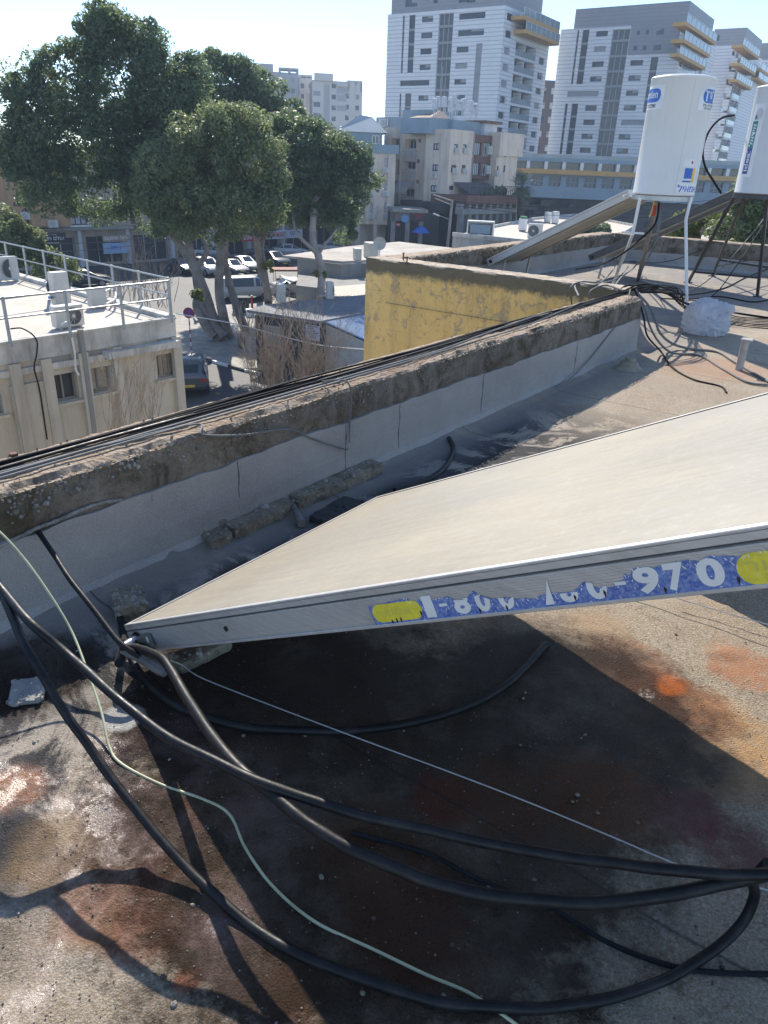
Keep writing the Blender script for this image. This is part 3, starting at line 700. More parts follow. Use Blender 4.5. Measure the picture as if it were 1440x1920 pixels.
# stand of tank 1
def floorp(x, y, z=RZ): return onz(x, y, z)
s1 = thing('tank_stand', 'pale metal stand with bent legs under the left tank', 'tank stand', np.array([tb[0], tb[1], RZ]))
m = MB(); m.lathe(tb - Z3 * .05, [(RAD - .02, 0), (RAD + .004, 0), (RAD + .004, .045), (RAD - .02, .045)], 40); m.build('ring', M['grey_metal'], s1, smooth=False)
toc = -np.array([math.sin(azc), math.cos(azc), 0]); side = np.array([math.cos(azc), -math.sin(azc), 0])
legs = [[px_depth(1200, 372, D1 - .22), px_depth(1186, 440, D1 - .05), onz(1144, 545, RZ + .02)],
        [px_depth(1296, 370, D1 - .22), px_depth(1286, 412, D1 - .2), onz(1288, 607, RZ)]]
for L_ in legs:
    m = MB(); m.tube(L_, .017, 8); m.build('leg', M['white_paint'], s1)
m = MB(); m.tube([tb - toc * .1 - side * .05 - Z3 * .05, onz(1196, 527, RZ)], .030, 8); m.build('leg', plain('old_grey_post', (.25, .24, .22), .6, .2, .2, 8), s1)
m = MB(); q = legs[0][0] + (legs[0][1] - legs[0][0]) * .95; m.bar(q - side * .12, q + side * .12, .012, .02); m.bar(onz(1200, 525, RZ + .01), onz(1284, 545, RZ + .01), .02, .015); m.build('brace', M['white_paint'], s1)
m = MB(); q = tb - Z3 * .03; m.tube([q - side * .08, q - side * .08 - Z3 * .12, q - side * .10 - Z3 * .2], .012, 8); m.tube([q + toc * .1 - side * .12, q + toc * .1 + side * .05], .01, 8); m.build('valve_pipe', plain('brass', (.4, .27, .1), .4, .8), s1, smooth=True)
m = MB(); m.box(q - side * .06 + toc * .05 - Z3 * .13, side * .018, toc * .012, Z3 * .055); m.build('red_valve', plain('red_paint', (.38, .03, .02), .5), s1)
# tank 2
D2 = 9.3; R2 = .34; tl = px_depth(1376, 362, D2); az2 = math.atan2(tl[0], tl[1]) + .035
sd2 = np.array([math.cos(az2), -math.sin(az2), 0]); tb2 = tl + sd2 * R2; H2 = 1.16
tank2 = tank(tb2, R2, H2, 'white water tank with a green and blue vertical sticker, cut by the right edge', M['enamel2'])
a2 = math.atan2(tb2[0], tb2[1])
def art2(mb, V, F, deg, m=0, off=.0012): wrap(mb, V, F, tb2, R2 + off, -a2 + R(deg), m)
def rot90(V): return [(-v[1], v[0]) for v in V]      # reading upwards
pw = MB(); art2(pw, *rect_art(-.075, .10, .19, .97), -50, 0, .0008); pw.build('label_paper', M['logo_white'], tank2)
lb_ = MB(); V, F = rect_art(-.045, .045, .22, .50); art2(lb_, V, F, -51); lb_.build('navy_label', M['logo_navy'], tank2)
lg = MB(); V, F = rect_art(-.045, .045, .50, .79); art2(lg, V, F, -51); lg.build('green_label', M['logo_green'], tank2)
lw = MB()
for fx in (0,):
    V, F = tx_art('ideal', .25 + fx, .47 + fx, -.03, .035); art2(lw, rot90(V), F, -51, 0, .002)
    V, F = tx_art('אידאל'[::-1], .52 + fx, .76 + fx, -.03, .03); art2(lw, rot90(V), F, -51, 0, .002)
lw.build('white_lettering', M['logo_white'], tank2)
lp = MB(); V, F = oval_art(-.035, .085, .80, .93); art2(lp, V, F, -50, 0, .0016); lp.build('pale_disc', M['logo_pink'], tank2)
ld = MB(); V, F = oval_art(-.02, .02, .80, .86); art2(ld, V, F, -52, 0, .002); ld.build('drop_mark', M['logo_green'], tank2)
s2 = thing('tank_stand', 'black splayed metal stand under the right tank', 'tank stand', np.array([tb2[0], tb2[1], RZ]))
m = MB(); m.lathe(tb2 - Z3 * .05, [(R2 - .02, 0), (R2 + .01, 0), (R2 + .01, .045), (R2 - .02, .045)], 40); m.build('ring', M['black_frame'], s2)
q0 = [px_depth(1380, 362, D2 + .1), px_depth(1397, 366, D2 + .35), px_depth(1440, 366, D2 - .2), px_depth(1475, 372, D2 + .2)]
q1 = [onz(1290, 530, RZ), onz(1335, 518, RZ), onz(1420, 556, RZ), onz(1560, 560, RZ)]
for p, q in zip(q0, q1):
    m = MB(); m.bar(p, q, .035, .035); m.box(q + Z3 * .006, A3 * .05, B3 * .05, Z3 * .006); m.build('leg', M['black_frame'], s2)
def lerp(p, q, t): return p + (q - p) * t
m = MB(); m.bar(lerp(q0[0], q1[0], .86), lerp(q0[2], q1[2], .80), .025, .03); m.bar(lerp(q0[1], q1[1], .76), lerp(q0[3], q1[3], .76), .025, .03); m.bar(lerp(q0[1], q1[1], .86), lerp(q0[2], q1[2], .6), .012, .012)
m.build('brace', M['black_frame'], s2)

# ================================================================== HOSES AND CABLES
def cable(name, label, pts, r, mat_, group=None, catname='cable', k=8, n=10, floor=True):
    P = []
    for p in pts:
        if len(p) == 3 and not isinstance(p, np.ndarray): P.append(onz(p[0], p[1], RZ + p[2] + (r if p[2] == 0 else 0)))
        else: P.append(np.asarray(p, float))
    Q = cat(P, k); sd = len(label) * 1.7
    if name in ('rubber_hose', 'black_cable') and r > .005:          # dusty, slightly kinked rubber
        Q = [q + np.array(mnoise.noise_vector(Vector(q * 9) + Vector((sd, 0, 0)))) * r * .28 for q in Q]; rr = [r * (1 + .05 * mnoise.noise(Vector(q * 30))) for q in Q]
    else: rr = r
    m = MB(); m.tube(Q, rr, n); o = m.build(name, mat_, smooth=True); tag(o, label, catname, group); return o
fit = P1(-.055, .045, -.06)
GR = 'black hoses hanging over the roof'
cable('rubber_hose', 'black hose sweeping from the left edge across the whole roof to the right edge', [(-120, 960, .50), (0, 1100, .40), (55, 1166, .385), (120, 1222, .33), (200, 1292, .31), (300, 1372, .29), (400, 1426, .27), (500, 1472, .26), (600, 1507, .25), (700, 1533, .25), (900, 1577, .26), (1100, 1612, .28), (1250, 1630, .30), (1380, 1640, .31), (1560, 1640, .34)], .0108, M['rubber'], GR, 'hose')
cable('rubber_hose', 'thick black hose leaving the corner fitting of the near collector', [fit + Z3 * .01, (262, 1216, .12), (300, 1232, .165), (325, 1262, .18), (350, 1308, .19), (396, 1376, .22), (440, 1430, .235), (501, 1481, .245), (570, 1540, .24), (650, 1590, .23), (750, 1633, .22), (860, 1667, .22), (980, 1688, .22), (1100, 1692, .23), (1230, 1681, .26), (1340, 1661, .28), (1450, 1636, .31), (1600, 1600, .34)], .0128, M['rubber'], GR, 'hose')
cable('rubber_hose', 'black hose drooping onto the wet roof and looping up at the right', [(-90, 930, .52), (-20, 1060, .42), (48, 1211, .34), (108, 1313, .255), (182, 1421, .155), (254, 1516, .09), (330, 1608, .04), (400, 1676, .02), (480, 1742, .006), (580, 1798, 0), (700, 1845, 0), (830, 1878, 0), (960, 1890, 0), (1080, 1884, 0), (1180, 1862, 0), (1270, 1826, .004), (1340, 1780, .02), (1390, 1728, .06), (1415, 1680, .12), (1412, 1650, .18), (1440, 1620, .25)], .0108, M['rubber'], GR, 'hose')
cable('black_cable', 'thin black cable coming down from the parapet to the collector corner', [(-90, 790, .50), (0, 905, .40), (60, 980, .32), (130, 1083, .24), (185, 1155, .18), (222, 1203, .14), (245, 1222, .12), (262, 1232, .10)], .0085, M['rubber'], None)
cable('rubber_hose', 'black hose lying curved on the dark floor under the near collector', [(236, 1200, .05), (262, 1262, .01), (330, 1322, 0), (420, 1353, 0), (520, 1368, 0), (640, 1370, 0), (760, 1357, 0), (860, 1330, 0), (950, 1283, 0), (1026, 1208, 0)], .0125, M['rubber'], None, 'hose')
cable('black_cable', 'thin black cable on the floor at lower right passing under the looped hose', [(660, 1560, 0), (800, 1600, 0), (900, 1650, 0), (1040, 1706, 0), (1130, 1762, 0), (1240, 1806, 0), (1330, 1822, 0), (1460, 1826, 0)], .0055, M['black_cable'])
cable('ground_wire', 'thin green and yellow wire wandering down the left side of the roof', [(-30, 970, .42), (20, 1018, .36), (70, 1080, .28), (130, 1175, .17), (165, 1262, .10), (190, 1335, .05), (205, 1400, .012), (228, 1432, .004), (300, 1470, .003), (380, 1498, .003), (430, 1527, .003), (460, 1590, .003), (510, 1660, .003), (590, 1728, .003), (700, 1780, .003), (800, 1828, .004), (880, 1862, .006), (960, 1915, .004), (1000, 1950, .004)], .0034, M['green_wire'], None, 'wire')
cable('steel_wire', 'thin grey wire stretched diagonally across the dark shadow', [(305, 1234, .09), (340, 1246, .06), (372, 1268, .05), (450, 1300, .05), (650, 1376, .05), (850, 1450, .05), (1000, 1508, .06), (1150, 1570, .07), (1290, 1628, .09), (1450, 1672, .11)], .0019, M['silver_wire'], None, 'wire')
cable('steel_wire', 'white wire at the right edge below the phone sticker', [(1270, 1122, .03), (1330, 1140, .03), (1400, 1160, .03), (1480, 1182, .03)], .0018, M['silver_wire'], None, 'wire')
cable('black_cable', 'short black cable dropping beside the lagged fitting', [fit, fit - A3 * .02 - Z3 * .03, (232, 1190, .03), (222, 1150, .0), (226, 1128, .0)], .012, M['black_cable'])
# lagged elbow and tangle at the corner
m = MB(); m.tube(cat([fit, (fit + onz(285, 1240, RZ + .09)) / 2, onz(310, 1262, RZ + .08)], 6), [.016] * 12 + [.013], 8); lagg = m.build('pipe_elbow', M['lag'], smooth=True); tag(lagg, 'short grey lagged pipe at the low corner of the near collector', 'pipe')
# bundle along the top of the parapet
rb = random.Random(3)
for i in range(7):
    pts = []; ph = rb.uniform(0, 6)
    for k in range(0, 30):
        a_ = -1.8 + k * 8.45 / 29
        off = -.045 - (i % 5) * .0095 + .006 * math.sin(a_ * 1.1 + 1) + .004 * math.sin(a_ * 3 + ph * 2)
        pts.append(ab(a_, PB(a_) - .03 - (.18 + off + .03), RZ + PH + .012 + .012 * (i // 5) + .004 * math.sin(a_ * 3 + ph)))
    pts += [ab(6.85, -2.22 + .01 * i, RZ + PH + .03 + .01 * i), ab(7.25, -2.02 + .012 * i, RZ + PH - .02 + .025 * (i % 3)), ab(7.85 + .03 * i, -2.18 + .02 * i, RZ + .33 - .02 * i), ab(8.35 + .07 * i, -2.02 + .03 * i, RZ + .10), ab(8.7 + .1 * i, -1.6 - .02 * i, RZ + .012), ab(9.0 + .14 * i, -.9, RZ + .012), ab(9.1 + .2 * i, .6, RZ + .012)]
    cable('black_cable', 'black cable in the bundle running along the parapet top', pts, (.0052, .0042, .006, .004, .0048, .0042, .0055)[i], M['black_cable'] if i != 3 else M['rubber'], 'cables bundled on the parapet top', k=5, n=7)
for i, (o1, mt, rr) in enumerate(((.075, 'grey_cable', .006), (.052, 'grey_cable', .0045))):
    pts = [ab(a_, PB(a_) - .03 - o1 - .010 * math.sin(a_ * 1.3 + i), RZ + PH + .012) for a_ in np.linspace(-1.5, 3.6 + i, 14)]
    pts += [ab(4.4 + i, -2.15 - .11, RZ + PH + .026), ab(5.2 + i * .6, -2.15 - .15, RZ + PH + .03)]
    cable('grey_cable', ('thicker' if i == 0 else 'thinner') + ' grey cable beside the black bundle on the parapet top', pts, rr, M[mt], None, k=5, n=7)
WN = np.cross(ab(6.66, PB(6.66), 0) - ab(-3.2, PB(-3.2), 0), Z3); WN = WN / np.linalg.norm(WN)
def wallp(x, y, off=.02): return onplane(x, y, ab(0, PB(0), 0) + WN * off, WN)
cable('grey_cable', 'loose grey cable drooping down the parapet face and along the floor edge', [ab(.2, -2.33, RZ + PH + .012), ab(.8, -2.30, RZ + PH + .014), ab(1.35, -2.27, RZ + PH + .012), ab(1.8, -2.22, RZ + PH + .01), wallp(380, 815), wallp(460, 815), wallp(540, 805), wallp(585, 822), wallp(640, 840, .03), (700, 848, .015), (760, 842, .012), (820, 822, .012), (880, 796, .01), (950, 765, .01), (1010, 738, .01), wallp(1060, 716, .05), wallp(1100, 680, .03), wallp(1140, 630), wallp(1170, 590), ab(6.5, -2.17, RZ + PH + .02), ab(6.75, -2.25, RZ + PH + .05)], .0045, M['grey_cable'], None, n=7)
cable('grey_cable', 'thin grey cable hanging straight down the parapet face', [ab(2.6, -2.25, RZ + PH + .02), wallp(640, 712, .02), wallp(655, 722, .02), wallp(659, 750, .02), wallp(656, 790, .02), wallp(655, 830, .03)], .0038, M['grey_cable'], None, n=7)
# hoses spilling off the end of the parapet
e0 = ab(6.75, -2.2, RZ + PH + .03)
for i, (pts, r_, mt, lab) in enumerate([
    ([e0, (1215, 572, .36), (1228, 600, .25), (1238, 625, .14), (1262, 645, .05), (1300, 655, .0), (1345, 660, .0), (1380, 680, 0), (1440, 715, 0), (1500, 740, 0)], .011, 'grey_cable', 'pale grey hose falling off the parapet end and running right'),
    ([e0 + Z3 * .02, (1210, 580, .36), (1218, 610, .25), (1236, 642, .1), (1262, 662, .02), (1310, 666, 0), (1352, 690, 0), (1400, 716, 0), (1440, 722, 0)], .009, 'grey_cable', 'second pale grey hose falling off the parapet end beside the first'),
    ([e0, (1206, 590, .33), (1214, 630, .18), (1240, 660, .02), (1262, 690, 0), (1300, 712, 0), (1350, 724, 0), (1362, 736, 0)], .008, 'black_cable', 'black cable falling off the parapet end onto the sunlit floor'),
    ([e0, (1230, 540, .46), (1262, 556, .42), (1290, 570, .2), (1330, 580, .02), (1400, 590, 0), (1470, 600, 0)], .012, 'black_cable', 'black hose arching over the parapet end toward the bag'),
    ([e0 + B3 * .05, (1250, 548, .42), (1300, 552, .22), (1360, 540, .10), (1400, 520, .15), (1450, 500, .2)], .012, 'black_cable', 'black hose rising to the right tank from the parapet end'),
    ([(1160, 545, .45), (1180, 535, .47), (1230, 545, .40), (1290, 560, .12), (1350, 556, .03), (1410, 566, 0), (1450, 560, 0)], .009, 'black_cable', 'black cable curving behind the plastic bag'),
    ([(1235, 530, .42), (1290, 545, .12), (1340, 515, .35), (1400, 450, .75), (1440, 400, .95)], .006, 'grey_cable', 'grey cable rising steeply to the right tank stand'),
    ([(1240, 560, .3), (1330, 558, .05), (1380, 500, .35), (1432, 420, .8)], .007, 'black_cable', 'black cable rising beside the grey one to the right tank stand'),
    ([px_depth(1236, 380, 8.1), px_depth(1228, 420, 8.0), px_depth(1196, 452, 8.0), px_depth(1160, 480, 8.2), (1120, 498, .1), (1080, 505, .05)], .011, 'black_cable', 'black hose hanging from under the left tank toward the collectors'),
    ([px_depth(1240, 380, 8.05), px_depth(1236, 430, 8.1), px_depth(1222, 470, 8.1), (1205, 505, .1), (1198, 530, .03)], .008, 'grey_cable', 'grey cable hanging straight down from the left tank'),
    ([px_depth(1242, 382, 8.0), px_depth(1226, 450, 7.9), (1190, 500, .25), (1165, 520, .4), (1148, 545, .47)], .009, 'grey_cable', 'grey cable bending from the left tank to the yellow parapet'),
    ([px_depth(1376, 216, 9.2), px_depth(1352, 222, 8.9), px_depth(1330, 245, 8.8), px_depth(1318, 280, 8.8), px_depth(1322, 312, 8.9), px_depth(1338, 340, 9.1), px_depth(1352, 362, 9.3)], .013, 'black_cable', 'black hose looping out of the side of the right tank'),
    ([(1180, 490, .02), (1240, 492, .05), (1310, 470, .3), (1380, 420, .7), px_depth(1400, 370, 9.2)], .006, 'black_cable', 'thin black cable slung low between the two tank stands'),
    ([(1085, 555, .45), (1078, 535, .47), (1092, 528, .47), (1130, 530, .46), (1160, 520, .35), (1178, 500, .2)], .008, 'grey_cable', 'grey pipe bent over the yellow parapet, nearest its end'),
    ([(1072, 570, .28), (1070, 540, .46), (1085, 530, .48), (1120, 533, .47), (1150, 505, .3), (1158, 480, .5)], .008, 'grey_cable', 'grey pipe bent over the yellow parapet, left of the other'),
    ([(1105, 560, .40), (1108, 545, .47), (1135, 535, .48), (1170, 545, .47)], .008, 'grey_cable', 'short cable stub hooked over the yellow parapet')]):
    cable('hose' if r_ > .0105 else M[mt].name if mt != 'rubber' else 'hose', lab, pts, r_, M[mt], None, 'hose' if r_ > .0105 else 'cable', n=7)

# ================================================================== LOOSE THINGS ON OUR ROOF
def slab(name, label, catn, p, q, w_, h_, seed, mats=None, z0=0, rocks=60, group=None):
    """rough broken strip of concrete lying from p to q"""
    rs_ = random.Random(seed); p = np.asarray(p); q = np.asarray(q); L = np.linalg.norm(q - p); d = (q - p) / L; s_ = np.cross(Z3, d); n = max(6, int(L / .012)); K = 16
    V = []
    for i in range(n + 1):
        e = min(i, n - i) / n * L; sh = min(1, .86 + e / .06)
        for k in range(K):
            a_ = 2 * math.pi * k / K; cx_ = math.copysign(abs(math.cos(a_)) ** .22, math.cos(a_)); cz = math.copysign(abs(math.sin(a_)) ** .22, math.sin(a_))
            nn_ = 1 + .18 * mnoise.noise(Vector((i * .012 * 14 + seed, k * .9, seed))) + .10 * mnoise.noise(Vector((i * .012 * 50, k * 2.0, seed)))
            V.append(p + d * (L * i / n) + s_ * cx_ * w_ / 2 * sh * nn_ + Z3 * (h_ / 2 + cz * h_ / 2 * sh * nn_))
    m = MB(); m.add(V, [(i * K + k, i * K + (k + 1) % K, (i + 1) * K + (k + 1) % K, (i + 1) * K + k) for i in range(n) for k in range(K)]); m.add(V[:K], [tuple(range(K))]); m.add(V[-K:], [tuple(range(K))])
    for k in range(rocks):
        c_ = p + d * rs_.uniform(0, L) + s_ * rs_.uniform(-.5, .5) * w_ + Z3 * (h_ * rs_.uniform(.5, 1.02)); m.rock(c_, rs_.uniform(.004, .011) if rs_.random() < .85 else rs_.uniform(.011, .016), 1)
    o = m.build(name, mats or [M['rubble'], M['pebble']]); tag(o, label, catn, group); return o
slab('concrete_fragment', 'longest broken concrete strip lying along the parapet base', 'rubble', onroof(545, 950), onroof(702, 882), .125, .06, 1, rocks=330)
slab('concrete_fragment', 'middle broken concrete strip continuing the long one', 'rubble', onroof(428, 1006), onroof(538, 955), .11, .055, 2, rocks=130)
slab('concrete_fragment', 'small broken concrete end piece at the low end of the strips', 'rubble', onroof(385, 1026), onroof(424, 1010), .10, .05, 3, rocks=50)
slab('concrete_fragment', 'flat concrete piece lying against the parapet beside the strips', 'rubble', onroof(393, 1001), onroof(478, 957), .12, .075, 4, z0=.02, rocks=60)
slab('rubble_lump', 'crumbled concrete lump behind the low corner of the collector', 'rubble', onroof(215, 1150), onroof(275, 1140), .13, .06, 6, rocks=120)
slab('rubble_lump', 'brown concrete ridge under the collector edge near its hole', 'rubble', onroof(330, 1258), onroof(425, 1208), .07, .04, 7, rocks=30)
slab('cement_lump', 'pale dried cement blob on the black floor at the left edge', 'rubble', onroof(20, 1305), onroof(85, 1295), .11, .014, 8, [plain('pale_cement', (.30, .29, .27), .9, 0, .25, 14, .5), M['pebble']], rocks=25)
slab('torn_felt_scrap', 'heap of torn black roofing felt beside the long concrete strip', 'felt scrap', onroof(598, 985), onroof(665, 945), .12, .03, 9, [plain('torn_felt', (.03, .03, .032), .7, 0, .4, 30, .5), M['black']], rocks=40)
m = MB(); m.tube([onroof(548, 945, .04), onroof(556, 962, .03), onroof(566, 982, .02)], [.012, .016, .02], 10); tag(m.build('pipe_scrap', M['lag'], smooth=True), 'short grey pipe scrap lying against the concrete strip', 'pipe')
m = MB(); m.tube(cat([onroof(842, 822, .008), onroof(850, 840, .008), onroof(842, 865, .008), onroof(820, 890, .008), onroof(795, 902, .008), onroof(740, 920, .008)], 6), .014, 10); tag(m.build('rubber_hose', M['rubber'], smooth=True), 'short curved black hose lying behind the near collector', 'hose')
m = MB(); m.tube([onroof(640, 945, .012), onroof(700, 936, .012), onroof(760, 930, .012)], .012, 8); tag(m.build('pipe_scrap', plain('old_pipe', (.10, .10, .10), .6), smooth=True), 'straight dark pipe scrap by the far edge of the collector', 'pipe')
# grit on the roof, uncountable
m = MB(); rg = random.Random(11)
for k in range(1700):
    x, y = (rg.uniform(0, 1440), 1180 + rg.random() ** 1.2 * 740)
    if k % 5 == 0: x, y = rg.uniform(300, 1100), rg.uniform(830, 1000)
    c_ = onroof(x, y); 
    if abs(c_[0]) > 3: continue
    r_ = rg.uniform(.0010, .0030) if rg.random() < .95 else rg.uniform(.004, .0075)
    m.rock(c_ + Z3 * .002, r_, rg.choice((0, 0, 1, 2)), (1, 1, .7))
gr = m.build('roof_grit', [M['rubble'], plain('dark_grit', (.07, .05, .04), .7), M['pebble']]); tag(gr, 'loose grit and chips scattered over the near roof', 'grit', None, 'stuff')
# plastic bag
bagc = (onroof(1275, 628) + onroof(1352, 632)) / 2; bagc = bagc + A3 * .12
def blob_mesh(c, rx, ry, rz, n, f):
    V = []; F = []
    for i in range(n + 1):
        th = math.pi * i / n
        for j in range(2 * n):
            ph = math.pi * j / n; d_ = Vector((math.sin(th) * math.cos(ph), math.sin(th) * math.sin(ph), math.cos(th))); k = f(d_)
            V.append((c[0] + d_.x * rx * k, c[1] + d_.y * ry * k, c[2] + d_.z * rz * k))
    F = [(i * 2 * n + j, i * 2 * n + (j + 1) % (2 * n), (i + 1) * 2 * n + (j + 1) % (2 * n), (i + 1) * 2 * n + j) for i in range(n) for j in range(2 * n)]
    return V, F
def bagf(d):
    bx = 1 / max(.62, (abs(d.x) ** 4 + abs(d.y) ** 4 + abs(d.z) ** 4) ** .25) ** .45 * .93
    q_ = d + .35 * mnoise.noise_vector(d * 1.6)
    return bx * (.92 + .14 * mnoise.noise(q_ * 1.3) + .27 * (.5 - abs(mnoise.noise(q_ * 2.6))) + .19 * (.5 - abs(mnoise.noise(q_ * 5.5 + Vector((4, 0, 1))))) + .09 * (.5 - abs(mnoise.noise(q_ * 12))))
g = G('crumpled_plastic'); g.set(color=(.86, .88, .92), rough=.22, spec=.7); tl = g.n('ShaderNodeBsdfTranslucent'); tl.inputs[0].default_value = (.9, .92, .96, 1); mx = g.n('ShaderNodeMixShader'); mx.inputs[0].default_value = .45; g.t.links.new(g.p.outputs[0], mx.inputs[1]); g.t.links.new(tl.outputs[0], mx.inputs[2]); g.t.links.new(mx.outputs[0], g.out.inputs[0]); g.bump(g.noise(28, 6, .75, dist=2.0), 1.0, .02); M['plastic'] = g.mat
V, F = blob_mesh(bagc + Z3 * .15, .215, .18, .19, 72, bagf); m = MB(); m.add(V, F)
V, F = blob_mesh(bagc + Z3 * .27 + B3 * .15, .09, .05, .05, 20, bagf); m.add(V, F)
for i in range(len(m.v)): m.v[i] = (m.v[i][0], m.v[i][1], max(m.v[i][2], RZ + .006))
tag(m.build('plastic_bag', M['plastic'], smooth=True), 'crumpled translucent white plastic bag on the roof by the parapet end', 'plastic bag')
# vent stub, hat-shaped vent cowl, brick
vp_ = onroof(1385, 694); t = thing('vent_pipe', 'short pale upright vent pipe on the rusty roof at the right', 'vent pipe', vp_)
m = MB(); m.lathe(vp_, [(.030, 0), (.030, .24), (.024, .24), (.024, .1), (0, .1)], 20); m.build('tube', plain('grey_pvc', (.36, .34, .31), .6, 0, .15, 7), t, smooth=True)
m = MB(); m.box(vp_ + Z3 * .25 + B3 * .01, A3 * .045, B3 * .045, Z3 * .008, bev=.003); m.build('cap', plain('grey_pvc', (.36, .34, .31)), t)
hc = onroof(1178, 693); t = thing('vent_cowl', 'squat beige vent cowl lying on the roof near the parapet end', 'vent cowl', hc)
m = MB(); m.lathe(hc, [(.0, .0), (.115, .0), (.118, .006), (.085, .03), (.062, .065), (.058, .068), (0, .07)], 28); m.build('cone', plain('beige_felt', (.27, .25, .19), .85, 0, .2, 14, .3), t, smooth=True)
m = MB(); m.lathe(hc + Z3 * .068 + A3 * .01, [(0, 0), (.045, 0), (.042, .028), (.0, .032)], 24); m.build('cap', plain('beige_felt', (.27, .25, .19)), t, smooth=True)
# rusty bolts / rebar
for i, (x, y, h) in enumerate([(28, 866, .05), (756, 488, .10), (763, 492, .08)]):
    q = onz(x, y, RZ + PH); m = MB(); m.cyl(q - Z3 * .02, .008, h, 8); m.cyl(q + Z3 * (h - .03), .014, .012, 6)
    tag(m.build('rusty_bolt', plain('rust', (.13, .05, .03), .8)), ['rusty bolt standing on the parapet top at the left edge', 'taller rusty bolt on the corner of the yellow parapet', 'shorter rusty bolt on the corner of the yellow parapet'][i], 'bolt')
m = MB()
for (x, y, dx, dy) in [(600, 925, 0, 0)]: pass

# ================================================================== THE STREET SIDE
M['beige'] = plain('beige_render', (.66, .56, .46), .9, 0, .08, .35, .2, ((.25, .20, .17), .55))
M['orange'] = plain('orange_render', (.47, .29, .16), .9, 0, .1, .3, .2, ((.24, .16, .11), .5))
M['tan'] = plain('tan_render', (.40, .33, .26), .9, 0, .12, .35, .2, ((.18, .15, .13), .5))
M['brown'] = plain('brown_cladding', (.16, .085, .065), .8, 0, .15, .8)
M['bluegrey'] = plain('blue_grey_sheet', (.25, .32, .37), .85, .0, .08, .5)
M['cream'] = plain('cream_stone', (.60, .56, .50), .9, 0, .06, .1)
M['creamgrey'] = plain('grey_stone', (.40, .39, .38), .9, 0, .06, .1)
M['shopdark'] = plain('dark_shop_interior', (.03, .03, .032), .6, 0, .5, .5)
M['darkwall'] = plain('dark_grey_wall', (.07, .075, .08), .8, 0, .2, .6)
M['lbwall'] = plain('pale_office_render', (.52, .475, .385), .85, 0, .08, .9, .15, ((.24, .21, .17), .55))
M['lbtrim'] = plain('stained_white_trim', (.55, .54, .49), .85, 0, .15, 2.0, .2, ((.15, .14, .13), .8))
M['roofwhite'] = plain('whitened_roof', (.56, .49, .41), .85, 0, .10, .8, .1, ((.40, .35, .29), .5))
M['dirtyroof'] = plain('dusty_flat_roof', (.42, .38, .33), .9, 0, .2, .5)
M['concrete'] = plain('plain_concrete', (.27, .26, .24), .9, 0, .12, .8, .2, ((.13, .125, .12), .5))
M['curtain'] = plain('pale_curtain', (.34, .32, .27), .8, 0, .2, 5)
M['shutter'] = plain('white_shutter', (.52, .54, .57), .6)
M['window_blue'] = plain('blue_grey_glass', (.055, .07, .085), .15, 0, .35, .25)  # dark blue-grey window panes
M['acwhite'] = plain('ac_white', (.55, .54, .49), .5, 0, .06, 3)
def clad(name, c, c2, step, lw=.06):
    g = G(name); z = g.sep()[2]; pp = g.n('ShaderNodeMath', operation='PINGPONG'); g.link(z, pp.inputs[0]); pp.inputs[1].default_value = step / 2
    st = g.ramp(pp.outputs[0], lw * .5, lw, .75, 0); cc = g.mix(g.ramp(g.noise(.5, 3), .35, .65), tuple(np.array(c) * .94), c)
    bk = g.noise(1, 2, .5, g.mapv(g.pos(), (.8, .8, 3))); cc = g.mix(g.ramp(bk, .4, .6, 0, .5), cc, tuple(np.array(c) * .86))
    g.set(color=g.mix(st, cc, c2), rough=.55); return g.mat
M['clad_white'] = clad('white_stone_cladding', (.76, .76, .77), (.38, .40, .43), .62, .09)
M['clad_grey'] = clad('grey_stone_cladding', (.30, .305, .32), (.22, .225, .24), .62, .09)

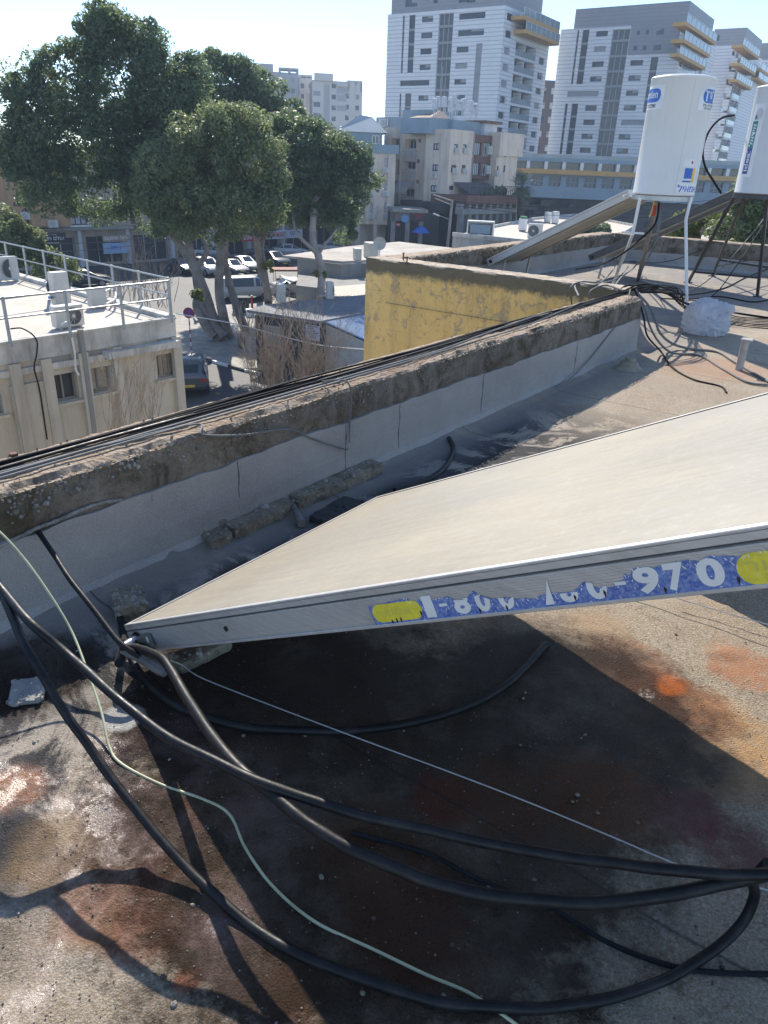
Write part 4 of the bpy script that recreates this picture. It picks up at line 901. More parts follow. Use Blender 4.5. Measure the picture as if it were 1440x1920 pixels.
VR = random.Random(77); M['shutter_grey'] = plain('shutter_grey', (.30, .31, .33), .6); M['strip_glass'] = plain('grey_tower_glass', (.07, .078, .09), .22, 0, .3, .3)
def azd(deg): return np.array([math.sin(R(deg)), math.cos(R(deg)), 0.0])
class Fac:
    """vertical wall plane through P0; d runs along it, n faces the viewer"""
    def __init__(s, P0, d):
        s.P = np.array([P0[0], P0[1], 0.0]); s.d = np.asarray(d, float); s.n = np.cross(s.d, Z3)
        if s.n @ (CAM - s.P) < 0: s.n = -s.n
    def uv(s, x, y, off=0): q = onplane(x, y, s.P + s.n * off, s.n); return float((q - s.P) @ s.d), float(q[2])
    def pt(s, u, z, off=0): return s.P + s.d * u + Z3 * z + s.n * off
    def rect(s, x0, y0, x1, y1, off=0):
        """survey rectangle -> (u0,z0,u1,z1) centred properly on the plane"""
        cx_, cy_ = (x0 + x1) / 2, (y0 + y1) / 2; ua, _ = s.uv(x0, cy_, off); ub, _ = s.uv(x1, cy_, off); _, za = s.uv(cx_, y1, off); _, zb = s.uv(cx_, y0, off)
        return min(ua, ub), za, max(ua, ub), zb
    def slab(s, m, u0, z0, u1, z1, o0, o1, mi=0, bev=0):
        m.box(s.pt((u0 + u1) / 2, (z0 + z1) / 2, (o0 + o1) / 2), s.d * (u1 - u0) / 2, s.n * (o1 - o0) / 2, Z3 * (z1 - z0) / 2, mi, bev)
    def wall(s, m, u0, z0, u1, z1, holes, depth=.2, off=0, mi=0):
        H_ = [(max(u0, a), max(z0, b), min(u1, c), min(z1, d)) for a, b, c, d in holes if a < u1 and c > u0 and b < z1 and d > z0]
        us = sorted({round(x, 4) for h in H_ for x in (h[0], h[2])} | {round(u0, 4), round(u1, 4)}); zs = sorted({round(x, 4) for h in H_ for x in (h[1], h[3])} | {round(z0, 4), round(z1, 4)})
        for i in range(len(us) - 1):
            run = None
            for j in range(len(zs) - 1):
                cu, cz = (us[i] + us[i + 1]) / 2, (zs[j] + zs[j + 1]) / 2
                hole = any(h[0] < cu < h[2] and h[1] < cz < h[3] for h in H_)
                if not hole and run is None: run = zs[j]
                if (hole or j == len(zs) - 2) and run is not None:
                    e = zs[j] if hole else zs[j + 1]
                    m.quad(s.pt(us[i], run, off), s.pt(us[i + 1], run, off), s.pt(us[i + 1], e, off), s.pt(us[i], e, off), mi); run = None
        for a, b, c, d in H_:
            q = [s.pt(a, b, off), s.pt(c, b, off), s.pt(c, d, off), s.pt(a, d, off)]; k = [p - s.n * depth for p in q]
            for i in range(4): m.quad(q[i], q[(i + 1) % 4], k[(i + 1) % 4], k[i], mi)
    def window(s, r, parent, depth=.2, off=0, nx=2, fr=.06, mats=None, name='window', nz=1, frame=True):
        u0, z0, u1, z1 = r; o = off - depth; pm, fm = mats or (M['window_blue'], M['black_frame'])
        if not frame and name == 'window': pm = VR.choice([pm, pm, M['strip_glass'], M['shutter_grey'], M['dark_glass'], pm])
        m = MB(); s.slab(m, u0, z0, u1, z1, o - .02, o + .0)
        w_ = m.build(name, pm, parent)
        if not frame and VR.random() < .45 and z1 - z0 < 2.2:
            m = MB(); hf_ = VR.uniform(.25, .7); a_ = VR.choice((0, .5)); s.slab(m, u0 + (u1 - u0) * a_, z1 - (z1 - z0) * hf_, u0 + (u1 - u0) * (a_ + .5), z1, o + .01, o + .03); m.build('blind', M['shutter_grey'], w_)
        if frame:
            m = MB()
            s.slab(m, u0, z0, u1, z0 + fr, o, o + .05); s.slab(m, u0, z1 - fr, u1, z1, o, o + .05)
            for i in range(nx + 1):
                u = u0 + (u1 - u0 - fr) * i / nx; s.slab(m, u, z0 + fr, u + fr, z1 - fr, o, o + .045)
            for i in range(1, nz): z = z0 + (z1 - z0) * i / nz; s.slab(m, u0 + fr, z - fr / 2, u1 - fr, z + fr / 2, o, o + .04)
            f_ = m.build('frame', fm, w_)
        return w_
def ac_unit(parent_or_none, P, d, n, w_=.8, h_=.6, t_=.3, label=None, name='ac_unit', group=None):
    """outdoor unit: case, fan grille, feet; P is the bottom centre of the back"""
    root = thing(name, label, 'air conditioner', P, group) if parent_or_none is None else parent_or_none
    m = MB(); m.box(P + n * t_ / 2 + Z3 * (h_ / 2 + .04), d * w_ / 2, n * t_ / 2, Z3 * h_ / 2, 0, .015)
    for s_ in (-.35, .35): m.box(P + d * w_ * s_ + n * t_ / 2 + Z3 * .02, d * .03, n * t_ / 2, Z3 * .02)
    body = m.build('ac_unit' if parent_or_none is not None else 'case', M['acwhite'], root)
    m = MB(); c = P + n * (t_ + .004) + Z3 * (h_ / 2 + .04) - d * w_ * .12
    m.cyl(c, h_ * .40, .006, 20, 0, n); tgt = body if parent_or_none is not None else root
    m.build('fan_grille', M['darkwall'] if parent_or_none is None else M['creamgrey'], tgt)
    m = MB()
    for k in range(5): m.lathe(c, [(0, 0)], 3) if False else None
    for k in range(6): a_ = math.pi * k / 6; v = d * math.cos(a_) + Z3 * math.sin(a_); m.bar(c + n * .008 - v * h_ * .38, c + n * .008 + v * h_ * .38, .008, .004, up=n)
    m.cyl(c + n * .006, h_ * .08, .008, 10, 0, n); m.build('fan_guard', M['acwhite'], tgt)
    return root

# ---- ground
def sheet(name, pts, z, mat_, kind='structure', thick=0):
    m = MB()
    if thick: m.prism([(p[0], p[1]) for p in pts], z - thick, z)
    else: m.add([(p[0], p[1], z) for p in pts], [tuple(range(len(pts)))])
    return tag(m.build(name, mat_, origin=(0, 0, z)), kind=kind)
sheet('ground', [(-2500, -400), (2500, -400), (2500, 3500), (-2500, 3500)], -.02, M['ground'])
g0 = lambda x, y: onz(x, y, 0)
sheet('road', [g0(250, 640)[:2] + (-4, 0), g0(470, 900), g0(700, 700), g0(1500, 620), g0(1500, 400), g0(300, 452), g0(-350, 520), g0(-350, 640)], .0, M['asphalt'])
kp = [g0(352, 590), g0(410, 575), g0(480, 572), g0(540, 560), g0(620, 580), g0(560, 690), g0(460, 695), g0(352, 668), g0(200, 640), g0(200, 600)]
sheet('pavement', kp, .13, M['paving'], thick=.13)
m = MB(); kk = [g0(140, 622), g0(352, 668), g0(400, 680), g0(460, 697), g0(520, 712)]
for i in range(len(kk) - 1):
    a_, b_ = kk[i], kk[i + 1]; n_ = max(1, int(np.linalg.norm(b_ - a_) / 1.0))
    for k in range(n_):
        m.bar(lerp(a_, b_, k / n_) + Z3 * .07, lerp(a_, b_, (k + .97) / n_) + Z3 * .07, .16, .15, m=k % 2)
tag(m.build('kerb', [M['white_paint'], M['darkwall']]), kind='structure')
sheet('forecourt', [g0(490, 560), g0(620, 548), g0(620, 530), g0(545, 520), g0(480, 540)], .05, M['paving'], thick=.05)

# ---- left office building with railing
LZ = 6.3
cR = onz(325, 594, LZ); cL = onz(0, 641, LZ); cB = onz(42, 517, LZ)
lf = (cL - cR) / np.linalg.norm(cL - cR); lb3 = (cB - cR) / np.linalg.norm(cB - cR)
LB = thing('office_building', 'pale two-storey office building with a railed flat roof at the left', 'building', cR - Z3 * LZ)
F1 = Fac(cR, lf); Lw = 16.0; Lb = 15.0
holes = {}
for k, r in {'a': (97, 700, 147, 752), 'b': (165, 688, 211, 736), 'c': (294, 663, 332, 707), 'd': (-40, 722, 4, 780)}.items(): holes[k] = F1.rect(*r)
def xs(r): return (r[0] + .06, r[1], r[2], r[3])
m = MB(); F1.wall(m, 0, 0, Lw, LZ - .55, list(holes.values()), .22)
S1 = Fac(cR, lb3); S1.n = np.cross(lb3, Z3); S1.n = S1.n if S1.n @ lf < 0 else -S1.n
S1.wall(m, 0, 0, Lb, LZ - .55, [], .2)
m.build('wall', M['lbwall'], LB)
m = MB()                                             # roof slab, fascia and coping
q = [cR, cR + lf * Lw, cR + lf * Lw + lb3 * Lb, cR + lb3 * Lb]
m.prism([(p[0], p[1]) for p in q], LZ - .25, LZ - .06); m.build('roof', M['roofwhite'], LB)
m = MB(); F1.slab(m, -.02, LZ - .55, Lw, LZ - .06, .0, .05); F1.slab(m, -.04, LZ - .06, Lw, LZ, -.14, .08)
S1.slab(m, 0, LZ - .55, Lb, LZ - .06, 0, .05); S1.slab(m, 0, LZ - .06, Lb, LZ + .06, -.25, .06)
F1.slab(m, .1, LZ - .80, 2.4, LZ - .62, .0, .35)
F1.slab(m, 2.4, LZ - .86, 9, LZ - .70, 0, .10)
m.build('fascia', M['lbtrim'], LB)
m = MB()
for x in (331, 219, 155, 84, 24): 
    u, z = F1.uv(x, 700); F1.slab(m, u - .16, 0, u + .12, LZ - .56, .0, .14)
u0, _ = F1.uv(22, 760); u1, _ = F1.uv(90, 740); F1.slab(m, min(u0, u1), 0, max(u0, u1), LZ - 1.1, .0, .10)
for r in holes.values(): F1.slab(m, r[0] - .1, r[1] - .10, r[2] + .1, r[1] - .02, .0, .12)
m.build('pilaster', M['lbwall'], LB)
m = MB()
for r in holes.values(): m = MB(); F1.slab(m, r[0] + .08, r[3] + .18, r[2] - .08, r[3] + .50, .0, .012); m.build('vent_panel', M['concrete'], LB)
for k, r in holes.items(): F1.window(r, LB, .2, nx=2 if k != 'c' else 4, fr=.05, mats=(M['dark_glass'] if k in 'ad' else M['curtain'], M['concrete']))
m = MB(); p = F1.pt(F1.uv(146, 620)[0], LZ + .05, .12); m.tube([p, p - Z3 * 6.2], .075, 10); m.build('drain_pipe', M['concrete'], LB, smooth=True)
m = MB(); p = [F1.pt(*F1.uv(x, y), .1) for x, y in ((112, 608), (121, 604), (128, 620), (136, 660), (138, 690), (144, 702))]; m.tube(cat(p, 5), .03, 8); m.build('conduit', M['white_paint'], LB, smooth=True)
cable('black_cable', 'black cable hanging down the front of the pale office building', [F1.pt(*F1.uv(x, y), .12) for x, y in ((15, 615), (35, 614), (55, 625), (65, 640), (64, 662), (60, 690), (70, 730), (84, 822))], .018, M['black_cable'], None)
def railing(P0, P1, n, label, h=1.05):
    t = thing('railing', label, 'railing', P0); d = (P1 - P0); L_ = np.linalg.norm(d); d = d / L_
    m = MB(); m.tube([P0 + Z3 * h, P1 + Z3 * h], .028, 8); m.build('top_rail', M['rail'], t, smooth=True)
    m = MB(); m.tube([P0 + Z3 * h * .55, P1 + Z3 * h * .55], .022, 8); m.build('middle_rail', M['rail'], t, smooth=True)
    for i in range(n + 1):
        p = P0 + d * L_ * i / n; m = MB(); m.bar(p - Z3 * .1, p + Z3 * (h + .03), .06, .06); m.build('post', M['rail'], t)
railing(onz(322, 598, LZ), onz(322, 598, LZ) + lf * 14, 9, 'galvanised railing along the front edge of the office roof')
railing(onz(322, 592, LZ) + lb3 * .05, onz(322, 592, LZ) + lb3 * 14.2, 9, 'galvanised railing along the street edge of the office roof')
ax = (lf, lb3)
def roof_ac(x, y, w_, h_, t_, label, n_, d_): ac_unit(None, onz(x, y, LZ - .05), d_, n_, w_, h_, t_, label, group='air conditioners on the office roof')
roof_ac(10, 527, .85, .80, .34, 'air conditioner with its fan facing out at the left edge of the office roof', -lb3 * .5 - lf * .2, lf)
roof_ac(121, 574, .50, .95, .34, 'tall cream air conditioner in the middle of the office roof', lb3, lf)
roof_ac(188, 578, .52, .52, .28, 'small air conditioner near the street railing of the office roof', lb3, lf)
roof_ac(124, 612, .80, .55, .32, 'dark-faced air conditioner at the front edge of the office roof', -lb3, lf)
m = MB(); m.tube(cat([onz(x, y, LZ + .25) for x, y in ((140, 540), (160, 545), (185, 552), (205, 543), (216, 548), (215, 560), (200, 570))], 6), .035, 8); tag(m.build('insulated_pipe', M['white_paint'], smooth=True), 'white insulated pipes looping behind the office roof air conditioners', 'pipe')
m = MB(); m.tube([onz(-40, 566, LZ + .35), onz(100, 548, LZ + .35)], .03, 8); m.bar(onz(93, 558, LZ), onz(93, 558, LZ + .35), .08, .08); tag(m.build('blue_pipe', plain('blue_paint', (.10, .22, .42), .5)), 'blue pipe on low supports across the office roof', 'pipe')

# ---- shed with dark wall, and blue corrugated roof
def pz(x, y, z): return onz(x, y, z)
SH = thing('dark_shed', 'low dark shed with a flat grey roof and a barred window', 'shed', pz(470, 583, 3.0) - Z3 * 3)
rp = [pz(463, 581, 3), pz(600, 602, 3), pz(712, 580, 3), pz(730, 548, 3), pz(497, 571, 3)]
m = MB(); m.prism([(p[0], p[1]) for p in rp], 2.86, 3.0); m.build('roof', plain('grey_felt_roof', (.17, .18, .195), .85, 0, .18, 1.0), SH)
wp = [pz(478, 585, 3), pz(599, 603, 3), pz(706, 582, 3), pz(720, 550, 3), pz(505, 573, 3)]
m = MB(); m.prism([(p[0], p[1]) for p in wp], 0, 2.86); m.build('wall', plain('black_boarding', (.028, .028, .03), .8, 0, .4, 2.5, .3), SH)
FS = Fac(wp[0], (wp[1] - wp[0]) / np.linalg.norm(wp[1] - wp[0]))
r = FS.rect(496, 611, 525, 650, .05); m = MB(); FS.slab(m, *r, .01, .03); wn = m.build('window', M['curtain'], SH)
m = MB()
for i in range(11): u = r[0] + (r[2] - r[0]) * i / 10; FS.slab(m, u - .02, r[1], u + .02, r[3], .05, .08)
FS.slab(m, r[0], r[1], r[2], r[1] + .05, .05, .09); FS.slab(m, r[0], r[3] - .05, r[2], r[3], .05, .09); m.build('bars', M['grey_metal'], wn)
r = FS.rect(573, 610, 599, 638, .05); m = MB(); FS.slab(m, *r, .02, .05); sg = m.build('sign_board', plain('pale_sign', (.50, .52, .62), .5), SH)
m = MB()
for i in range(6): z = r[3] - (r[3] - r[1]) * (i + .8) / 7; FS.slab(m, r[0] + .1 + .1 * (i % 3), z, r[2] - .1 - .12 * ((i * 2) % 3), z + .05, .05, .056)
m.build('lettering', M['logo_navy'], sg)
BL = thing('blue_roof_annex', 'white annex with a pale blue corrugated sloping roof beside the dark shed', 'shed', pz(604, 603, 2.9) - Z3 * 2.9)
a_, b_ = pz(603, 601, 2.95), pz(712, 577, 2.95); dwn = np.array([a_[0], a_[1], 0]) * 0
fall = np.cross(b_ - a_, Z3); fall /= np.linalg.norm(fall); fall = fall if fall[1] < 0 else -fall
e_ = [a_ + fall * 3.6 - Z3 * .75, b_ + fall * 5.0 - Z3 * .95]
m = MB(); n_ = 150; V = []
for i in range(n_ + 1):
    t_ = i / n_; zz = .035 * (1 if (i // 2) % 2 else -1)
    V += [lerp(a_, b_, t_) + Z3 * zz, lerp(e_[0], e_[1], t_) + Z3 * zz]
m.add(V, [(2 * i, 2 * i + 2, 2 * i + 3, 2 * i + 1) for i in range(n_)]); m.build('corrugated_roof', plain('blue_corrugated', (.24, .35, .50), .45, .1, .1, 1.5), BL)
m = MB(); f0 = [a_ - Z3 * .1, lerp(a_, e_[0], .98) - Z3 * .1, lerp(b_, e_[1], .98) - Z3 * .1, b_ - Z3 * .1]
V = [np.array([p[0], p[1], 0]) for p in f0] + f0; m.add(V, [(0, 1, 5, 4), (1, 2, 6, 5), (2, 3, 7, 6), (3, 0, 4, 7)]); m.build('wall', plain('annex_white', (.42, .42, .40), .8), BL)
m = MB(); FE = Fac(f0[1], (f0[2] - f0[1]) / np.linalg.norm(f0[2] - f0[1]));
for k in range(4): FE.slab(m, .4 + k * 1.3, .7, 1.1 + k * 1.3, 1.7, .01, .04)
m.build('window', M['dark_glass'], BL)

# ---- concrete box building behind, with units and dish
BX = thing('concrete_building', 'single-storey grey concrete building with a pale flat roof behind the dark shed', 'building', pz(642, 490, 3.5) - Z3 * 3.5)
bp = [pz(530, 479, 3.5), pz(642, 490, 3.5), pz(722, 485, 3.5), pz(900, 480, 3.5), pz(850, 465, 3.5), pz(748, 453, 3.5), pz(652, 462, 3.5)]
m = MB(); m.prism([(p[0], p[1]) for p in bp], 3.32, 3.5); m.build('roof', M['dirtyroof'], BX)
wp = [pz(557, 482, 3.5), pz(640, 491, 3.5), pz(722, 487, 3.5), pz(900, 482, 3.5), pz(850, 467, 3.5), pz(748, 455, 3.5), pz(652, 464, 3.5), pz(600, 472, 3.5)]
m = MB(); m.prism([(p[0], p[1]) for p in wp], 0, 3.32); m.build('wall', M['concrete'], BX)
LT = thing('lean_to', 'low concrete annex between the dark shed and the grey concrete building', 'shed', pz(640, 530, 2.4) - Z3 * 2.4)
bp = [pz(555, 535, 2.3), pz(645, 545, 2.3), pz(720, 540, 2.3), pz(722, 500, 2.3), pz(632, 515, 2.3), pz(560, 510, 2.3)]
m = MB(); m.prism([(p[0], p[1]) for p in bp], 0, 2.3); m.build('body', M['concrete'], LT)
m = MB(); a1, b1 = pz(618, 530, 2.5), pz(720, 548, 2.5); c1, d1 = pz(640, 556, 2.4), pz(720, 562, 2.4)
for i in range(17): t_ = i / 17; m.bar(lerp(pz(622, 538, 2.5), pz(700, 532, 2.5), t_), lerp(pz(600, 556, 2.45), pz(715, 556, 2.45), t_), .22, .05, up=Z3)
m.build('pergola_slats', M['roofwhite'], LT)
tc = -azd(0)
ac_unit(None, pz(664, 487, 3.5), azd(-15), azd(75), 1.0, .85, .5, 'left air conditioner on the grey concrete building roof edge', group='air conditioners on the low roofs')
ac_unit(None, pz(687, 483, 3.5), azd(-25), azd(65), 1.3, 1.15, .8, 'bigger air conditioner beside the satellite dish', group='air conditioners on the low roofs')
ac_unit(None, pz(700, 521, 2.3), azd(-15), azd(75), 1.0, 1.0, .5, 'air conditioner on the low annex by the yellow wall', group='air conditioners on the low roofs')
ac_unit(None, pz(612, 560, 3.0), azd(-15), azd(75), .6, .95, .4, 'air conditioner standing beside the rightmost tree trunk', group='air conditioners on the low roofs')
ac_unit(None, pz(519, 566, 3.0), azd(-15), azd(75), .85, 1.0, .5, 'air conditioner at the back edge of the dark shed roof', group='air conditioners on the low roofs')
dp = pz(711, 488, 3.5); t = thing('satellite_dish', 'round satellite dish on a thin mast on the concrete roof', 'satellite dish', dp)
m = MB(); m.tube([dp, dp + Z3 * 1.1], .04, 8); m.build('mast', M['grey_metal'], t)
m = MB(); dc = dp + Z3 * 1.3; nn_ = -azd(5); 
ring_ = [[dc + nn_ * (.12 * (r_ ** 2)) + (azd(85) * math.cos(a2_) + Z3 * math.sin(a2_)) * .52 * r_ for a2_ in np.linspace(0, 2 * math.pi, 25)[:-1]] for r_ in (.02, .5, 1)]
V = sum(ring_, []); m.add(V, [(k * 24 + i, k * 24 + (i + 1) % 24, (k + 1) * 24 + (i + 1) % 24, (k + 1) * 24 + i) for k in range(2) for i in range(24)]); m.build('dish', M['acwhite'], t, smooth=True)
m = MB(); m.tube([dc - Z3 * .45, dc + nn_ * .55], .02, 6); m.build('arm', M['grey_metal'], t)
# ---- low roofs to the right
LR = thing('low_building', 'low flat-roofed building with stained white wall beyond the yellow parapet', 'building', pz(850, 441, 5) - Z3 * 5)
bp = [pz(849, 441, 5), pz(955, 452, 5), pz(1120, 470, 5), pz(1190, 425, 5), pz(1080, 404, 5), pz(1000, 412, 5), pz(925, 427, 5)]
m = MB(); m.prism([(p[0], p[1]) for p in bp], 0, 4.9); m.build('wall', plain('tiled_white_wall', (.38, .38, .35), .8, 0, .15, .6, .1, ((.16, .15, .14), .8)), LR)
m = MB(); m.prism([(p[0], p[1]) for p in bp], 4.9, 5.0); m.build('roof', M['roofwhite'], LR)
m = MB()
for i in range(len(bp) - 1): m.bar(bp[i] + Z3 * .12, bp[i + 1] + Z3 * .12, .2, .28)
m.build('roof_edge', M['lbtrim'], LR)
for i, (x, y, r_, h_) in enumerate([(979, 434, .42, 1.05), (1026, 418, .42, 1.1), (1040, 420, .42, 1.2)]):
    q = pz(x, y, 5.0); t = thing('small_water_tank', ['white water tank with green lid on the low roof', 'left of the two upright white tanks farther on the low roof', 'right of the two upright white tanks farther on the low roof'][i], 'water tank', q)
    m = MB(); m.lathe(q, [(0, .15), (r_, .15), (r_, .15 + h_), (0, .2 + h_)], 20); m.build('shell', M['white_paint'], t, smooth=True)
    m = MB(); m.cyl(q, r_ * .8, .15, 8); m.build('base', M['concrete'], t)
    if i == 0: m = MB(); m.cyl(q + Z3 * (.2 + h_), .35, .18, 12); m.build('lid', plain('green_lid', (.05, .25, .10), .5), t)
ac_unit(None, pz(1002, 446, 5), azd(100), azd(190), 1.3, 1.2, .7, 'boxy air conditioner on the low roof by the collector frame')
t = thing('roof_cabinet', 'white open-fronted metal cabinet at the corner of the low roof', 'cabinet', pz(900, 443, 5)); q = pz(900, 443, 5)
m = MB(); d_ = azd(100); n_ = azd(190); m.box(q + Z3 * 1.25, d_ * 1.2, n_ * .5, Z3 * .06); m.box(q + Z3 * .1, d_ * 1.2, n_ * .5, Z3 * .06); m.box(q + d_ * 1.15 + Z3 * .65, d_ * .05, n_ * .5, Z3 * .6); m.box(q - d_ * 1.15 + Z3 * .65, d_ * .05, n_ * .5, Z3 * .6); m.box(q - n_ * .45 + Z3 * .65, d_ * 1.2, n_ * .03, Z3 * .6); m.build('case', M['white_paint'], t)
m = MB(); m.box(q + Z3 * .62 + n_ * .1, d_ * .9, n_ * .3, Z3 * .38); m.build('inner_unit', M['bluegrey'], t)

# ---- street row on the left (shops with flats above)
rp0 = g0(150, 500); rd_ = azd(42); FR = Fac(rp0, rd_)
RW = thing('shop_row', 'tan street building with dark shops below, behind the big trees', 'building', rp0)
ue, _ = FR.uv(658, 460); shop_h = 4.0; topz = 10.6
def rrect(*r): return FR.rect(*r)
hs = []; shops = []
u = -26.0
k = 0
while u < ue - 3:
    shops.append((u + .5, .12, u + 4.6, 2.9)); u += 5.3
wins = [rrect(132, 399, 164, 422)]
uu = -20
while uu < ue - 2:
    for z in (5.0, 8.0):
        w_ = (uu, z, uu + 1.6, z + 1.3)
        if all(abs(w_[0] - x[0]) > 2.4 or abs(w_[1] - x[1]) > 1.6 for x in wins): wins.append(w_)
    uu += 4.6
m = MB(); FR.wall(m, -45, 0, ue, topz, shops + wins, .35)
q = [FR.pt(-45, 0), FR.pt(ue, 0), FR.pt(ue, 0) - FR.n * 12, FR.pt(-45, 0) - FR.n * 12]
m.prism([(p[0], p[1]) for p in q[1:3]] + [(q[3][0], q[3][1]), (FR.pt(-45, 0, -1)[0], FR.pt(-45, 0, -1)[1]), (FR.pt(ue, 0, -1)[0], FR.pt(ue, 0, -1)[1])], 0, topz - .1) if False else None
m.quad(q[1], q[2], q[2] + Z3 * topz, q[1] + Z3 * topz); m.quad(q[0], q[3], q[3] + Z3 * topz, q[0] + Z3 * topz); m.quad(q[2], q[3], q[3] + Z3 * topz, q[2] + Z3 * topz)
m.quad(*[p + Z3 * topz for p in q]); m.build('wall', M['tan'], RW)
m = MB(); FR.slab(m, -45, 3.55, ue, 3.8, 0, .9); FR.slab(m, -45, topz, ue, topz + .4, -.2, .15); m.build('canopy_slab', M['concrete'], RW)
for i, w_ in enumerate(wins[:60]): FR.window(w_, RW, .3, nx=3 if i == 0 else 2, fr=.09, mats=(M['shutter'] if i == 0 else M['window_blue'], M['black_frame']))
r = wins[0]; m = MB(); FR.slab(m, r[0] - .2, r[1] - .2, r[2] + .2, r[1], 0, .12); FR.slab(m, r[0] - .2, r[3], r[2] + .2, r[3] + .2, 0, .12); FR.slab(m, r[0] - .2, r[1], r[0], r[3], 0, .12); FR.slab(m, r[2], r[1], r[2] + .2, r[3], 0, .12); m.build('window_surround', M['white_paint'], RW)
for s_ in shops:
    w_ = FR.window(s_, RW, .34, nx=3, fr=.1, mats=(M['shopdark'], M['grey_metal']), name='shopfront')
for s_ in shops: m = MB(); FR.slab(m, s_[2] + .2, .02, s_[2] + .55, 3.5, .03, .45); m.build('pillar', M['shutter'], RW)
def signboard(F_, rct, label, bmat, items, off=.12, th=.12, post=False):
    u0, z0, u1, z1 = rct; t = thing('shop_sign', label, 'shop sign', F_.pt((u0 + u1) / 2, z0, off))
    m = MB(); F_.slab(m, u0, z0, u1, z1, off, off + th); m.build('board', bmat, t)
    for (txt, fx0, fy0, fx1, fy1, mt, fat) in items:
        m = MB(); V, F = text_fit(txt, 0, 1, 0, 1)
        flip = (np.cross(Z3, F_.n) @ F_.d) < 0
        for dx in (0,):
            P = []
            for v in V:
                fx = fx0 + (fx1 - fx0) * v[0]; fx = 1 - fx if flip else fx
                P.append(F_.pt(u0 + (u1 - u0) * fx, z0 + (z1 - z0) * (fy0 + (fy1 - fy0) * v[1]), off + th + .02) + F_.d * dx)
            m.add(P, F)
        m.build('lettering', mt, t)
    return t
M['sign_black'] = plain('sign_black', (.02, .021, .028), .5); M['sign_white'] = plain('sign_letter_white', (.70, .68, .62), .5); M['sign_red'] = plain('sign_red', (.45, .03, .05), .5)
M['sign_blue'] = plain('sign_pale_blue', (.30, .42, .60), .5)
signboard(FR, FR.rect(64, 437, 123, 458, .9), 'black shop sign reading in white Hebrew letters, under the orange building', M['sign_black'], [('עולם הטבק'[::-1], .1, .28, .93, .72, M['sign_white'], .06), ('מוצרי עישון'[::-1], .3, .78, .7, .9, M['sign_white'], 0), ('חנות וגלידה'[::-1], .35, .06, .75, .2, M['sign_white'], 0)], .9)
signboard(FR, FR.rect(192, 441, 242, 453, .9), 'tan fascia with worn pale Hebrew lettering right of the white-framed window', M['tan'], [('סול פרוקס'[::-1], .05, .15, .92, .85, M['sign_white'], .05)], .9)
signboard(FR, FR.rect(193, 455, 241, 475, .9), 'pale blue and white shop sign under the tan fascia', M['sign_blue'], [('גן הילדים'[::-1], .3, .25, .7, .8, M['logo_blue'], .04)], .9)
signboard(FR, FR.rect(452, 436, 490, 452, .9), 'dark red shop sign between the tree trunks', M['sign_red'], [('בשר ודגים'[::-1], .1, .2, .9, .8, M['sign_white'], .04)], .9)
signboard(FR, FR.rect(492, 432, 536, 448, .9), 'long white shop sign with red letters between the two right trunks', M['shutter'], [('NEW SUPERMARKET', .04, .2, .96, .8, M['sign_red'], .03)], .9)
signboard(FR, FR.rect(537, 430, 566, 446, .9), 'plain white shop sign left of the rightmost tree', M['shutter'], [('מרקט'[::-1], .2, .2, .8, .8, M['logo_navy'], .03)], .9)
# orange building in front of the row on the far left
OBp = FR.pt(*FR.uv(0, 470)); uo0, _ = FR.uv(-160, 470); uo1, zz = FR.uv(62, 434, 1.6); uo2, _ = FR.uv(129, 430, 1.2)
OB = thing('orange_building', 'orange rendered flats above the black shop sign at the left edge', 'building', FR.pt(uo1 - 6, 0))
_, zt = FR.uv(5, 251, 1.6)
m = MB()
FR.slab(m, uo0 - 10, 4.2, FR.uv(48, 400, 1.6)[0], zt, -9, 1.6); FR.slab(m, FR.uv(57, 400, 2.0)[0], 4.1, uo2, zt - .6, -9, 2.0); FR.slab(m, uo0 - 10, zt, FR.uv(48, 400, 1.6)[0], zt + .35, 1.3, 1.7)
m.build('wall', M['orange'], OB)
for r in ((25, 379, 37, 386), (-30, 320, -10, 345), (10, 320, 30, 340)):
    w_ = FR.rect(*r, 1.6); FR.window(w_, OB, 0, 1.65, nx=2, fr=.07)
for x, y, o_ in ((99, 427, 2.0), (47, 412, 1.6)):
    u, z = FR.uv(x, y, o_); P = FR.pt(u, z, o_); ac_unit(OB, P, FR.d, FR.n, .9, .65, .3)
m = MB(); 
for k in range(3): m.tube(cat([FR.pt(*FR.uv(10 + 5 * k, 395 + 8 * k, 1.7), 1.7), FR.pt(*FR.uv(30, 404 + 6 * k, 1.7), 1.7), FR.pt(*FR.uv(48, 390 + 8 * k, 1.7), 1.7)], 5), .04, 5)
m.build('wall_cables', M['black_cable'], OB)

# ---- narrow beige block with blue attic
NB = Fac(at(662, 420, 96), azd(84)); w0 = 0; w1, _ = NB.uv(738, 400); nbz = NB.uv(700, 287)[1]
N_ = thing('narrow_block', 'narrow beige apartment block with a blue-grey attic right of the trees', 'building', NB.pt(w1 / 2, 0))
wl_ = []
for (x0, x1) in ((694, 700), (721, 727)):
    for (y0, y1) in ((296, 312), (339, 356), (380, 398)): wl_.append(NB.rect(x0, y0, x1, y1))
ps = [NB.rect(668, 425, 690, 455), NB.rect(694, 425, 732, 455)]
zb_ = NB.uv(700, 421)[1]
m = MB(); NB.wall(m, 0, zb_, w1, nbz, wl_, .2)
q = [NB.pt(0, 0), NB.pt(w1, 0), NB.pt(w1, 0) - NB.n * 12, NB.pt(0, 0) - NB.n * 12]
for i in (1, 2, 3): m.quad(q[i] + Z3 * zb_, q[(i + 1) % 4] + Z3 * zb_, q[(i + 1) % 4] + Z3 * nbz, q[i] + Z3 * nbz)
m.quad(*[p + Z3 * zb_ for p in q]); NB.slab(m, 0, 0, w1, zb_, -12, -2.5)
